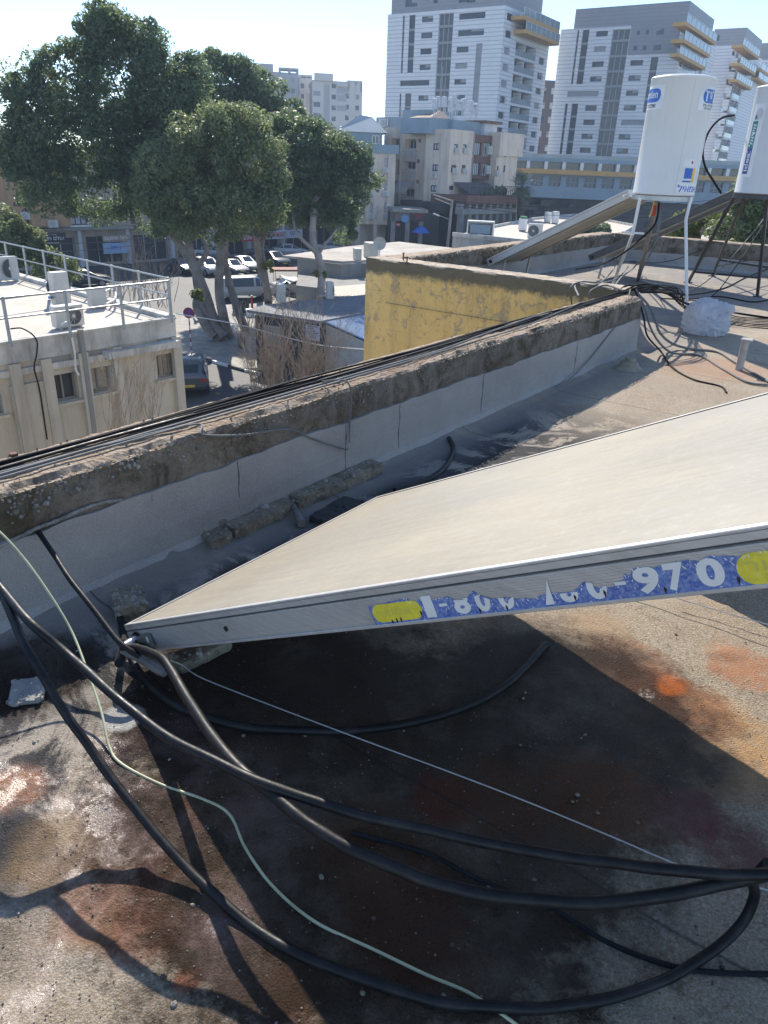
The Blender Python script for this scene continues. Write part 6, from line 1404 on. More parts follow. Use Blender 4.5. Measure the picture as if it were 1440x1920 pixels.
# far cream blocks on the left
def far_block(label, x0, x1, ytop, D, cols, mat_, rooms, azf=80):
    F_ = Fac(at(x0, 200, D), azd(azf)); u1_ = F_.uv(x1, 200)[0]; zt_ = F_.uv((x0 + x1) / 2, ytop)[1]
    T = thing('cream_block', label, 'apartment block', F_.pt(u1_ / 2, 0)); ws = []
    for (cx_, w_, y0) in cols:
        u, z = F_.uv(cx_, y0)
        while z > 12 and len(ws) < 60: ws.append((u - w_ / 2, z - .7, u + w_ / 2, z + .7)); z -= 3.2
    m = MB(); F_.wall(m, 0, 0, u1_, zt_, ws, .3); F_.slab(m, 0, 0, u1_, zt_ - .1, -14, -.5)
    E0 = F_.pt(u1_, 0); m.quad(E0, E0 - F_.n * 14, E0 - F_.n * 14 + Z3 * zt_, E0 + Z3 * zt_); m.quad(F_.pt(0, 0), F_.pt(0, 0) - F_.n * 14, F_.pt(0, 0) - F_.n * 14 + Z3 * zt_, F_.pt(0, 0) + Z3 * zt_)
    m.build('wall', mat_, T)
    for a in ws: F_.window(a, T, .25, frame=False, mats=(M['strip_glass'], M['black_frame']))
    for (a0, a1, y0, y1, kind) in rooms:
        r = F_.rect(a0, y0, a1, y1); m = MB()
        if kind == 'box': F_.slab(m, *r, .0, 1.2); 
        elif kind == 'log': F_.slab(m, *r, -.2, .02)
        else:                                        # open pergola frame
            F_.slab(m, r[0], r[3] - .6, r[2], r[3], -6, 0)
            for u in (r[0], (r[0] + r[2]) / 2, r[2] - .6): F_.slab(m, u, r[1], u + .6, r[3] - .6, -.6, 0); F_.slab(m, u, r[1], u + .6, r[3] - .6, -6, -5.4)
        m.build({'box': 'bay', 'log': 'balcony_recess', 'per': 'roof_frame'}[kind], M['creamgrey'] if kind == 'log' else mat_, T)
far_block('leftmost far cream block rising behind the big tree', 452, 560, 134, 290, [(472, 1.8, 142), (549, 1.2, 150)], M['creamgrey'], [(452, 512, 119, 134, 'box'), (523, 560, 127, 140, 'per'), (500, 530, 150, 163, 'box'), (505, 528, 163, 175, 'log')])
far_block('slim far cream block between its two taller neighbours', 561, 586, 146, 300, [(567, 1.2, 161), (582, 1.2, 161)], M['cream'], [(561, 586, 140, 147, 'per'), (574, 590, 175, 210, 'log')])
far_block('far cream block with open roof frames, rightmost of the three', 586, 679, 152, 280, [(594, 2.2, 175), (626, 1.4, 161), (651, 1.2, 180), (670, 1.2, 182)], M['cream'], [(589, 624, 138, 152, 'box'), (607, 618, 158, 240, 'log'), (631, 652, 165, 176, 'log'), (631, 650, 178, 190, 'log'), (631, 650, 198, 208, 'log'), (652, 679, 151, 172, 'per'), (631, 652, 158, 163, 'box')])
# tiled roof in front of them
FT = Fac(at(560, 240, 125), azd(85)); T = thing('tiled_house', 'brown tiled hip roof just above the trees', 'house', FT.pt(*FT.uv(590, 240)) * np.array([1, 1, 0]))
c0 = FT.pt(*FT.uv(560, 244)); c1 = FT.pt(*FT.uv(622, 246)); cr = FT.pt(*FT.uv(582, 221), -5); cr2 = FT.pt(*FT.uv(592, 222), -7)
m = MB(); m.add([c0, c1, cr, cr2, c0 - FT.n * 10, c1 - FT.n * 10], [(0, 1, 3, 2), (1, 5, 3), (0, 4, 2), (4, 5, 3, 2)]); m.build('roof', plain('brown_tiles', (.22, .16, .12), .9, 0, .2, 2), T)
m = MB(); z_ = c0[2]; FT.slab(m, FT.uv(562, 244)[0], 0, FT.uv(620, 246)[0], z_ - .1, -9, -.4); m.build('wall', M['beige'], T)
# cottage with red tiles beyond our roof at the right
FH = Fac(at(1290, 450, 42), azd(100)); q0_ = FH.pt(*FH.uv(1265, 455)); T = thing('red_roofed_house', 'small house with a red striped tile roof beyond the far parapet', 'house', FH.pt(4, 0) )
hz = FH.uv(1300, 455)[1]; u0, u1_ = FH.uv(1285, 455)[0], FH.uv(1400, 460)[0]; ap = FH.pt(*FH.uv(1312, 414, -1.5), -1.5)
m = MB(); n_ = 22; a_, b_ = FH.pt(u0, hz), FH.pt(u1_, hz)
for i in range(n_):
    t0, t1 = i / n_, (i + 1) / n_; L0, L1 = lerp(a_, ap, t0), lerp(b_, ap + FH.d * .3, t0); K0, K1 = lerp(a_, ap, t1), lerp(b_, ap + FH.d * .3, t1)
    m.quad(L0 + Z3 * .06, L1 + Z3 * .06, K1, K0, i % 2)
m.add([b_, b_ - FH.n * 6, ap + FH.d * .3], [(0, 1, 2)], 1)
m.build('tiled_roof', [plain('red_tiles', (.26, .10, .07), .85, 0, .2, 3), plain('worn_tiles', (.30, .20, .16), .85, 0, .2, 3)], T)
m = MB(); FH.slab(m, u0 + .3, 0, u1_ - .3, hz, -6, -.3); m.build('wall', M['cream'], T)

# ================================================================== TREES
def leaf_mat(name, a, b_, tr):
    g = G(name); info = g.n('ShaderNodeNewGeometry').outputs['Random Per Island']
    c = g.mix(info, a, b_); c = g.mix(g.ramp(g.noise(.5, 3), .35, .65, 0, .5), c, tuple(np.array(a) * .6))
    g.set(color=c, rough=.5, spec=.45); tl = g.n('ShaderNodeBsdfTranslucent'); g.link(g.mix(.4, c, tr), tl.inputs[0]); mx = g.n('ShaderNodeMixShader'); mx.inputs[0].default_value = .46
    g.t.links.new(g.p.outputs[0], mx.inputs[1]); g.t.links.new(tl.outputs[0], mx.inputs[2]); g.t.links.new(mx.outputs[0], g.out.inputs[0]); return g.mat
M['leaf'] = leaf_mat('fig_leaf', (.092, .132, .076), (.175, .228, .118), (.34, .46, .14))
M['leaf2'] = leaf_mat('dusty_fig_leaf', (.14, .185, .095), (.26, .305, .14), (.40, .47, .16))
M['leaf3'] = leaf_mat('bright_leaf', (.12, .16, .03), (.22, .24, .06), (.3, .34, .06))
M['bark'] = plain('fig_bark', (.25, .22, .19), .9, 0, .3, 1.5, .4)
M['twig'] = plain('dry_twig', (.33, .27, .21), .85, 0, .3, 3)
def foliage(blobs, D, n, size, seed, clump=(.55, 1.1), clumps=None, squash=.8):
    """leaf mesh: blobs are survey ellipses (x, y, rx, ry, weight[, distance])"""
    r_ = np.random.default_rng(seed); C_ = []; Wt = []
    for b_ in blobs:
        D_ = b_[5] if len(b_) > 5 else D; c_ = at(b_[0], b_[1], D_); s_ = mpp(D_, b_[0], b_[1]); C_.append((c_, b_[2] * s_, b_[3] * s_)); Wt.append(b_[4] * b_[2] * b_[3])
    Wt = np.array(Wt) / sum(Wt); K = clumps or int(n / 240); cl = []
    for i in r_.choice(len(C_), K, p=Wt):
        c_, rx, ry = C_[i]; d_ = r_.normal(size=3); d_ /= np.linalg.norm(d_); rad = r_.uniform(.45, 1.0) ** .5
        cl.append((c_ + d_ * rad * np.array([rx, rx * .9, ry]), r_.uniform(*clump)))
    idx = r_.integers(0, K, n); cc = np.array([c[0] for c in cl])[idx]; cr = np.array([c[1] for c in cl])[idx]
    d_ = r_.normal(size=(n, 3)); d_ /= np.linalg.norm(d_, axis=1)[:, None]; rad = r_.uniform(.25, 1, n) ** .45
    P = cc + d_ * (rad * cr)[:, None] * np.array([1, 1, squash])
    nr = d_ * .8 + r_.normal(size=(n, 3)) * .7 + np.array([0, 0, .35]); nr /= np.linalg.norm(nr, axis=1)[:, None]
    t_ = np.cross(nr, r_.normal(size=(n, 3))); t_ /= np.linalg.norm(t_, axis=1)[:, None]; b2 = np.cross(nr, t_)
    sz = size * r_.uniform(.6, 1.25, n)[:, None]
    V = np.stack([P - t_ * sz, P + b2 * sz * .5 + nr * sz * .12, P + t_ * sz, P - b2 * sz * .5 + nr * sz * .12], 1).reshape(-1, 3)
    return V
def quads_obj(name, V, mat_, parent):
    n = len(V) // 4; me = bpy.data.meshes.new(name); o_ = np.array(WL[parent.name]); V = V - o_
    me.vertices.add(4 * n); me.vertices.foreach_set('co', V.astype(np.float32).ravel()); me.loops.add(4 * n); me.loops.foreach_set('vertex_index', np.arange(4 * n, dtype=np.int32))
    me.polygons.add(n); me.polygons.foreach_set('loop_start', np.arange(0, 4 * n, 4, dtype=np.int32)); me.polygons.foreach_set('loop_total', np.full(n, 4, dtype=np.int32)); me.materials.append(mat_); me.update(calc_edges=True); me.validate()
    o = bpy.data.objects.new(name, me); COL.objects.link(o); o.parent = parent; WL[o.name] = WL[parent.name]; return o
def trunk(parent, name, pts, r0, r1, n=10, mat_=None):
    P = cat(pts, 6); rr = [r0 + (r1 - r0) * i / (len(P) - 1) for i in range(len(P))]
    rr = [r * (1 + .12 * mnoise.noise(Vector((i * .6, r0 * 9, 0)))) for i, r in enumerate(rr)]; rr[0] *= 1.35
    m = MB(); m.tube(P, rr, n); return m.build(name, mat_ or M['bark'], parent, smooth=True)
def tpx(x, y, D): return at(x, y, D)
g1 = g0(412, 640); D0 = math.hypot(g1[0], g1[1])
TR1 = thing('fig_tree', 'huge dark fig tree with leaning trunks, tallest crown at the upper left', 'tree', g1)
crown1 = [(45, 285, 50, 45, 1), (95, 320, 60, 45, 1), (280, 235, 75, 60, 1.3), (320, 205, 60, 50, 1), (255, 320, 60, 50, 1), (350, 235, 40, 40, .9), (150, 62, 52, 48, 1), (205, 50, 40, 35, 1), (215, 80, 60, 55, 1), (270, 92, 40, 45, 1), (300, 110, 45, 45, 1), (60, 195, 55, 55, 1), (25, 200, 25, 50, .8), (130, 160, 70, 70, 1), (220, 170, 90, 75, 1), (310, 175, 65, 75, 1), (350, 165, 40, 50, 1), (80, 265, 65, 60, 1), (170, 270, 90, 75, 1), (270, 265, 80, 80, 1), (70, 345, 45, 45, .9), (120, 365, 60, 35, .9), (210, 365, 80, 50, 1), (275, 390, 60, 42, .9), (330, 420, 50, 25, .7), (20, 305, 20, 20, .5), (350, 130, 35, 35, .8), (110, 45, 12, 22, .6), (170, 22, 22, 14, .6), (292, 55, 14, 18, .6)]
quads_obj('crown', foliage(crown1, 50, 122000, .115, 1, (.3, 1.2)), M['leaf'], TR1)
for pts, r0, r1 in (([g1, tpx(400, 600, D0), tpx(364, 500, D0 + 1), tpx(328, 445, D0 + 2), tpx(300, 400, D0 + 3), tpx(230, 300, D0 + 3)], .42, .16),
                    ([tpx(420, 632, D0 - .5), tpx(385, 588, D0), tpx(372, 545, D0 + .5), tpx(366, 505, D0 + 1)], .33, .24),
                    ([tpx(398, 630, D0 - .5), tpx(380, 600, D0 - .4), tpx(368, 572, D0 + .2), tpx(374, 540, D0 + .6)], .30, .22),
                    ([tpx(364, 500, D0 + 1), tpx(352, 450, D0 + 1.5), tpx(330, 400, D0 + 2), tpx(300, 330, D0 + 2)], .24, .12),
                    ([tpx(366, 505, D0 + 1), tpx(388, 470, D0 + 1), tpx(374, 430, D0 + 2), tpx(350, 360, D0 + 2)], .2, .1), ([tpx(300, 330, D0 + 2), tpx(250, 240, D0 + 2), tpx(200, 120, D0 + 2)], .13, .05), ([tpx(250, 420, D0 + 3), tpx(240, 360, D0 + 3), tpx(215, 250, D0 + 3)], .12, .06)):
    trunk(TR1, 'trunk', pts, r0, r1)
TR2 = thing('fig_tree', 'fig tree with lighter dusty crown in front of the huge one', 'tree', g0(430, 636))
crown2 = [(430, 250, 70, 45, 1), (370, 290, 70, 60, 1), (320, 335, 55, 65, 1), (480, 300, 60, 60, 1), (410, 340, 80, 70, 1), (350, 385, 70, 45, 1), (450, 385, 75, 45, 1), (505, 350, 35, 60, 1), (300, 395, 45, 40, .8), (440, 222, 30, 18, .7), (400, 425, 60, 22, .7)]
quads_obj('crown', foliage(crown2, 45, 76000, .105, 2, (.25, 1.0)), M['leaf2'], TR2)
for pts, r0, r1 in (([g0(430, 636), tpx(418, 590, D0 - .5), tpx(411, 545, D0 - .5), tpx(413, 480, D0 - 1), tpx(416, 425, D0 - 1.5), tpx(420, 350, D0 - 2)], .34, .2), ([g0(462, 622) + Z3 * 0, tpx(444, 577, D0 + 1), tpx(428, 520, D0 + 1), tpx(422, 480, D0), tpx(425, 430, D0 - 1)], .30, .15), ([tpx(416, 425, D0 - 1.5), tpx(440, 380, D0 - 2), tpx(470, 320, D0 - 3)], .14, .06), ([tpx(416, 425, D0 - 1.5), tpx(380, 380, D0 - 2), tpx(350, 320, D0 - 3)], .14, .06)):
    trunk(TR2, 'trunk', pts, r0, r1)
TR3 = thing('fig_tree', 'darker fig crown seen in the gap between the huge tree and the far cream blocks', 'tree', g0(490, 520))
quads_obj('crown', foliage([(395, 145, 45, 42, 1), (440, 165, 50, 45, 1), (490, 190, 50, 42, 1), (535, 212, 35, 28, 1), (450, 215, 70, 40, 1), (400, 200, 60, 50, 1), (400, 115, 20, 14, .5)], 66, 26000, .16, 3, (.6, 1.2)), M['leaf'], TR3)
trunk(TR3, 'trunk', [g0(490, 520), tpx(480, 440, 66), tpx(470, 340, 66), tpx(460, 220, 66)], .3, .12)
TR4 = thing('fig_tree', 'fig tree with two slim trunks beside the white parked van', 'tree', g0(503, 566))
quads_obj('crown', foliage([(530, 255, 50, 35, 1), (540, 310, 45, 50, 1), (520, 370, 45, 40, 1), (500, 410, 45, 22, .7), (560, 390, 45, 30, .8)], 57, 22000, .14, 4, (.45, .95)), M['leaf'], TR4)
for pts, r0, r1 in (([g0(503, 566), tpx(500, 540, 58), tpx(488, 500, 58), tpx(480, 440, 57), tpx(478, 400, 57), tpx(490, 330, 57)], .31, .17), ([tpx(505, 560, 58), tpx(498, 510, 58), tpx(492, 470, 58), tpx(496, 440, 58), tpx(510, 380, 57)], .2, .08)):
    trunk(TR4, 'trunk', pts, r0, r1)
TR5 = thing('fig_tree', 'fig tree with one pale forked trunk, rightmost of the big trees', 'tree', g0(602, 590))
quads_obj('crown', foliage([(600, 262, 50, 30, 1), (570, 310, 50, 55, 1), (620, 310, 55, 50, 1), (640, 350, 45, 50, 1), (684, 325, 22, 32, .8), (580, 375, 50, 40, 1), (640, 400, 32, 30, .8), (645, 435, 22, 16, .6), (600, 405, 40, 22, .7), (665, 290, 22, 22, .8)], 54, 54000, .115, 5, (.25, 1.0)), M['leaf'], TR5)
D5 = 52
for pts, r0, r1 in (([g0(602, 590), tpx(601, 556, D5), tpx(603, 520, D5), tpx(597, 480, D5), tpx(587, 450, D5 + .6), tpx(588, 400, D5 + 1), tpx(592, 350, D5 + 2.4), tpx(585, 300, D5 + 3)], .30, .17), ([tpx(596, 478, D5), tpx(580, 462, D5), tpx(563, 445, D5), tpx(552, 425, D5 + 1), tpx(548, 370, D5 + 3)], .15, .07), ([tpx(597, 478, D5), tpx(608, 460, D5), tpx(624, 440, D5 + .5), tpx(640, 415, D5 + 2)], .12, .05), ([tpx(590, 380, D5 + 1.5), tpx(605, 360, D5 + 2), tpx(630, 330, D5 + 2)], .10, .04)):
    trunk(TR5, 'trunk', pts, r0, r1, mat_=plain('pale_bark', (.36, .31, .27), .9, 0, .25, 2, .4))
for P_, blobs, D_, n_ in ((TR1, [(371, 555, 8, 12, 1)], 45, 260), (TR4, [(503, 500, 9, 14, 1)], 57, 300), (TR5, [(601, 515, 10, 8, 1), (700, 425, 3, 3, .1)], 52, 260)):
    quads_obj('leaf_shoot', foliage(blobs, D_, n_, .13, 8, (.12, .3), 8), M['leaf3'], P_)
def simple_tree(name, label, basep, blobs, D, n, size, mat_, seed, tr=.15, cl=(.35, .8)):
    T = thing(name, label, 'tree', np.array([basep[0], basep[1], 0])); quads_obj('crown', foliage(blobs, D, n, size, seed, cl), mat_, T)
    top = at(blobs[0][0], blobs[0][1], D); trunk(T, 'trunk', [np.array([basep[0], basep[1], 0]), (np.array([basep[0], basep[1], 0]) + top) / 2, top], tr, tr * .4); return T
simple_tree('street_tree', 'green tree behind the railing of the pale office building at the left edge', at(20, 470, 50), [(15, 440, 45, 45, 1), (55, 475, 35, 35, 1), (95, 500, 35, 25, .8), (-10, 480, 50, 50, 1), (120, 515, 18, 14, .5)], 50, 15000, .12, M['leaf2'], 11)
simple_tree('garden_tree', 'yellow-green bush between the collectors and the red tiled roof', at(1280, 450, 36), [(1280, 428, 22, 20, 1), (1262, 440, 14, 12, 1), (1300, 435, 14, 18, .8), (1322, 408, 12, 8, .5), (1340, 415, 14, 8, .5)], 36, 5200, .09, M['leaf3'], 12, cl=(.2, .5))
simple_tree('conifer', 'dark cypress-like tree beyond the far parapet at the right edge', at(1400, 460, 34), [(1400, 420, 40, 45, 1), (1385, 385, 22, 30, 1), (1430, 400, 30, 45, 1), (1370, 440, 25, 30, 1), (1410, 360, 22, 22, .7), (1450, 440, 40, 40, 1)], 34, 14000, .09, M['leaf2'], 13, cl=(.25, .6))
simple_tree('garden_tree', 'dark bush seen between the two far collectors', at(1090, 440, 60), [(1092, 428, 24, 12, 1), (1120, 432, 22, 10, 1), (1145, 438, 16, 8, .6)], 60, 4200, .13, M['leaf'], 14, cl=(.25, .6))
simple_tree('garden_tree', 'low oleander in front of the arcade of the beige building', at(930, 420, 85), [(928, 424, 9, 9, 1)], 85, 900, .13, M['twig'], 15, .05, cl=(.2, .4))
# palm
pb = at(980, 430, 100); PT_ = thing('palm_tree', 'fan palm with a thick dark trunk in front of the podium', 'palm tree', np.array([pb[0], pb[1], 0])); ptop = at(978, 352, 100)
trunk(PT_, 'trunk', [np.array([pb[0], pb[1], 0]), (np.array([pb[0], pb[1], 0]) + ptop) / 2, ptop], .42, .5, mat_=plain('palm_bark', (.06, .05, .04), .95, 0, .4, 3, .5)); rl = np.random.default_rng(5); V = []
for i in range(70):
    a_ = rl.uniform(0, 2 * math.pi); e = rl.uniform(-.6, 1.3); dv = np.array([math.cos(a_) * math.cos(e), math.sin(a_) * math.cos(e), math.sin(e)]); L_ = rl.uniform(1.5, 2.1); tipd = dv * L_ - Z3 * .35 * L_ * (1 - math.sin(e)) * .5
    sd_ = np.cross(dv, Z3); sd_ /= np.linalg.norm(sd_); c_ = ptop + Z3 * .2
    for k in range(9):
        an = (k - 4) * .22; h0 = c_ + tipd * .45; dd_ = tipd * .6 * math.cos(an) + sd_ * L_ * .6 * math.sin(an); w_ = sd_ * .05
        V += [h0 - w_, h0 + w_, h0 + dd_ + w_ * .2 - Z3 * .1 * abs(k - 4) * .5, h0 + dd_ - w_ * .2 - Z3 * .1 * abs(k - 4) * .5]
    V += [c_ - sd_ * .03, c_ + sd_ * .03, c_ + tipd * .5 + sd_ * .03, c_ + tipd * .5 - sd_ * .03]
quads_obj('crown', np.array(V), plain('palm_leaf', (.10, .13, .07), .6, 0, .3, 2), PT_)
# leafless shrubs
def bare_shrub(label, stems, D, seed, n_sub, spread, th=1.0):
    b0 = at(stems[0][0], stems[0][1], D); T = thing('bare_shrub', label, 'shrub', np.array([b0[0], b0[1], 0])); rs_ = random.Random(seed); m = MB(); s_ = mpp(D, 400, 650)
    for (x, y, hx, hy) in stems:
        p0_ = at(x, y, D + rs_.uniform(-.8, .8)); p0_ = p0_ - Z3 * .5; tip = at(x + hx, y - hy, D + rs_.uniform(-.8, .8)); L_ = np.linalg.norm(tip - p0_)
        mid = (p0_ + tip) / 2 + np.array([rs_.uniform(-1, 1), rs_.uniform(-1, 1), 0]) * .08 * L_; P = cat([p0_, mid, tip], 5); m.tube(P, [.022 * th * (1 - i / len(P) * .75) for i in range(len(P))], 4, caps=False)
        for k in range(n_sub):
            i = rs_.randrange(3, len(P)); q_ = P[i]; dv = (tip - p0_) / L_ + np.array([rs_.uniform(-1, 1), rs_.uniform(-1, 1), rs_.uniform(-.3, .6)]) * spread; l2 = L_ * rs_.uniform(.12, .35)
            e_2 = q_ + dv * l2; m.tube([q_, (q_ + e_2) / 2 + Z3 * .02, e_2], [.011 * th, .008 * th, .004 * th], 3, caps=False)
            for kk2 in range(2): f2 = (q_ + e_2) / 2; m.tube([f2, f2 + (dv + np.array([rs_.uniform(-1, 1), rs_.uniform(-1, 1), rs_.uniform(0, .8)]) * .6) * l2 * .5], [.007 * th, .003 * th], 3, caps=False)
    m.build('branches', M['twig'], T)
rs = random.Random(21)
bare_shrub('leafless pale shrub against the front of the pale office building', [(rs.uniform(195, 300), 800 + rs.uniform(-6, 10), rs.uniform(-28, 28), rs.uniform(55, 125)) for _ in range(26)], 18.6, 3, 6, .35, .45)
bare_shrub('tangled leafless brown shrub in front of the dark shed', [(rs.uniform(480, 620), 745 + rs.uniform(-15, 10), rs.uniform(-40, 50), rs.uniform(50, 150)) for _ in range(75)], 31, 4, 11, .6)
bare_shrub('leafless bush behind the street railing below the pale blue shop sign', [(rs.uniform(200, 330), 560 + rs.uniform(-20, 5), rs.uniform(-30, 30), rs.uniform(30, 90)) for _ in range(34)], 46, 5, 8, .6)

# ================================================================== CARS, PERSON, STREET FURNITURE
M['tyre'] = plain('tyre', (.02, .02, .02), .8); M['rim'] = plain('rim', (.35, .35, .36), .4, .6); M['lamp_red'] = plain('tail_red', (.35, .02, .02), .3); M['lamp_clear'] = plain('lamp_clear', (.6, .6, .6), .15); M['plate'] = plain('plate_yellow', (.6, .5, .08), .5)
def paint(name, c, metal=.2):
    g = G(name); g.set(color=c, rough=.35, metal=metal); g.p.inputs['Coat Weight'].default_value = .6; g.p.inputs['Coat Roughness'].default_value = .08; return g.mat
def car(label, pos, heading, col_mat, kind='sedan', group='parked cars'):
    """body lofted along its length; x forward"""
    hx = azd(heading); hy = np.cross(Z3, hx); T = thing('parked_car', label, 'car', pos, group); 
    if kind == 'van': L_, W_, H_ = 4.6, 1.85, 1.85; prof = [(-2.28, .45, .9, 0), (-2.25, .35, 1.0, 1.70), (-2.1, .3, 1.05, 1.84), (0.6, .3, 1.05, 1.85), (1.0, .3, 1.05, 1.75), (1.55, .3, 1.05, 1.08), (2.1, .35, .95, .96), (2.28, .45, .75, .76)]
    elif kind == 'suv': L_, W_, H_ = 4.4, 1.82, 1.62; prof = [(-2.18, .5, .9, .92), (-2.12, .35, 1.0, 1.15), (-1.8, .3, 1.02, 1.52), (-.9, .25, 1.0, 1.62), (.2, .25, 1.0, 1.58), (1.05, .25, .98, 1.02), (1.9, .3, .88, .90), (2.18, .45, .65, .66)]
    else: L_, W_, H_ = 4.4, 1.76, 1.44; prof = [(-2.2, .5, .85, .87), (-2.1, .3, .96, .98), (-1.6, .25, .98, 1.02), (-.95, .22, .95, 1.38), (.1, .22, .94, 1.44), (1.0, .25, .93, .97), (1.9, .3, .80, .82), (2.2, .42, .6, .61)]
    m = MB(); gl_ = MB(); V = []; K = 10
    for (x, zb_, zs_, zt_) in prof:
        w_ = W_ / 2 * (1 - .10 * (abs(x) / (L_ / 2)) ** 6 * 1.5); tw = w_ * .78
        for (y, z) in [(-w_ * .9, zb_), (-w_, zb_ + .18), (-w_, zs_ - .12), (-w_ * .94, zs_), (-tw, max(zs_ + .01, zt_ - .05)), (-tw * .8, max(zs_ + .02, zt_)), (tw * .8, max(zs_ + .02, zt_)), (tw, max(zs_ + .01, zt_ - .05)), (w_ * .94, zs_), (w_, zs_ - .12)]: V.append((x, y, z))
        V += [(x, w_, zb_ + .18), (x, w_ * .9, zb_)]
    K = 12; n_ = len(prof); W2_ = lambda p: pos + hx * p[0] + hy * p[1] + Z3 * p[2]
    m.add([W2_(p) for p in V], [(i * K + k, i * K + (k + 1) % K, (i + 1) * K + (k + 1) % K, (i + 1) * K + k) for i in range(n_ - 1) for k in range(K)] + [tuple(range(K)), tuple((n_ - 1) * K + k for k in range(K))]); body = m.build('body', col_mat, T, smooth=True)
    # glazing: side bands, windscreen, rear window, slightly proud
    def ins(a_, b_, c_, d_, g_=.10):
        c0_ = (a_ + b_ + c_ + d_) / 4; nr = np.cross(b_ - a_, d_ - a_); nr /= np.linalg.norm(nr) + 1e-9; ctr = pos + Z3 * .9; nr = nr if nr @ (c0_ - ctr) > 0 else -nr
        return [lerp(p, c0_, g_) + nr * .012 for p in (a_, b_, c_, d_)]
    cab = [i for i in range(n_ - 1) if max(prof[i][3] - prof[i][2], prof[i + 1][3] - prof[i + 1][2]) > .25]
    for side_ in ((3, 4), (8, 7)):
        g_ = MB()
        for i in cab:
            q_ = [W2_(V[i * K + side_[0]]), W2_(V[(i + 1) * K + side_[0]]), W2_(V[(i + 1) * K + side_[1]]), W2_(V[i * K + side_[1]])]
            if kind == 'van' and i < 2 and i > 1: continue
            g_.add(ins(*q_, .12), [(0, 1, 2, 3)])
        g_.build('side_window', M['dark_glass'], T)
    g_ = MB(); fr_ = [i for i in cab if prof[i + 1][3] - prof[i + 1][2] < .2 and prof[i][3] - prof[i][2] > .25 and i > 2][-1:]
    for i in fr_: g_.add(ins(W2_(V[i * K + 5]), W2_(V[i * K + 6]), W2_(V[(i + 1) * K + 6]), W2_(V[(i + 1) * K + 5]), .1), [(0, 1, 2, 3)]); g_.build('windscreen', M['dark_glass'], T)
    g_ = MB(); i = {'van': 0, 'suv': 1, 'sedan': 2}[kind]; g_.add(ins(W2_(V[i * K + 5]), W2_(V[i * K + 6]), W2_(V[(i + 1) * K + 6]), W2_(V[(i + 1) * K + 5]), .1), [(0, 1, 2, 3)]); g_.build('rear_window', M['dark_glass'], T)
    for sx_ in (-L_ * .30, L_ * .30):
        for sy in (-1, 1):
            c_ = pos + hx * sx_ + hy * sy * (W_ / 2 - .12) + Z3 * .33; m = MB(); m.cyl(c_ - hy * sy * .08, .33, .22, 18, 0, hy * sy); wh = m.build('wheel', M['tyre'], T, smooth=True); m = MB(); m.cyl(c_ + hy * sy * .142, .21, .006, 14, 0, hy * sy); m.build('rim', M['rim'], wh)
    for sy in (-1, 1):
        m = MB(); m.box(pos - hx * (L_ / 2 - .03) + hy * sy * W_ * .38 + Z3 * .82, hx * .03, hy * .16, Z3 * .07); m.build('tail_light', M['lamp_red'], T)
        m = MB(); m.box(pos + hx * (L_ / 2 - .08) + hy * sy * W_ * .34 + Z3 * .62, hx * .03, hy * .18, Z3 * .06); m.build('headlight', M['lamp_clear'], T)
    for sx_ in (-1, 1): m = MB(); m.box(pos + hx * sx_ * (L_ / 2 + .005) + Z3 * .55, hx * .01, hy * .26, Z3 * .06); m.build('number_plate', M['plate'], T)
    return T
P_silver = paint('silver_paint', (.38, .39, .40), .5); P_white = paint('car_white', (.48, .48, .47), 0); P_dark = paint('car_dark', (.035, .04, .045), .3); P_grey = paint('car_grey', (.16, .17, .18), .5); P_blue = paint('car_blue_grey', (.10, .13, .16), .5); P_rust = paint('car_bronze', (.22, .10, .06), .3)
for (x, y, hd, mt, kd, lab) in [(357, 722, -14, P_blue, 'suv', 'grey-blue car half hidden behind the corner of the pale office building'),
    (462, 560, 62, P_white, 'van', 'white van parked behind the tree trunks'), (556, 551, 60, P_white, 'sedan', 'white car partly hidden behind the concrete building'),
    (459, 507, 140, P_silver, 'sedan', 'silver sedan in the row behind the trees'), (436, 514, 140, P_grey, 'sedan', 'dark grey sedan left of the silver one in the row behind the trees'),
    (389, 514, 140, P_white, 'suv', 'white car behind the leaning trunk'), (515, 499, 140, P_dark, 'suv', 'black car beside the awning, right of the slim trunks'),
    (545, 480, 75, P_white, 'sedan', 'white car parked in front of the long white shop sign'), (622, 474, 75, P_white, 'sedan', 'pale car parked behind the concrete roof'),
    (395, 484, 75, P_silver, 'sedan', 'silver car far behind the leaning trunks'), (497, 484, 75, P_dark, 'sedan', 'dark car parked by the shopfronts between the slim trunks'), (160, 536, 62, P_dark, 'sedan', 'dark car seen through the railing of the pale office roof'), (344, 512, 140, P_dark, 'sedan', 'dark car behind the leafless bush left of the leaning trunk')]:
    car(lab, g0(x, y), hd, mt, kd)
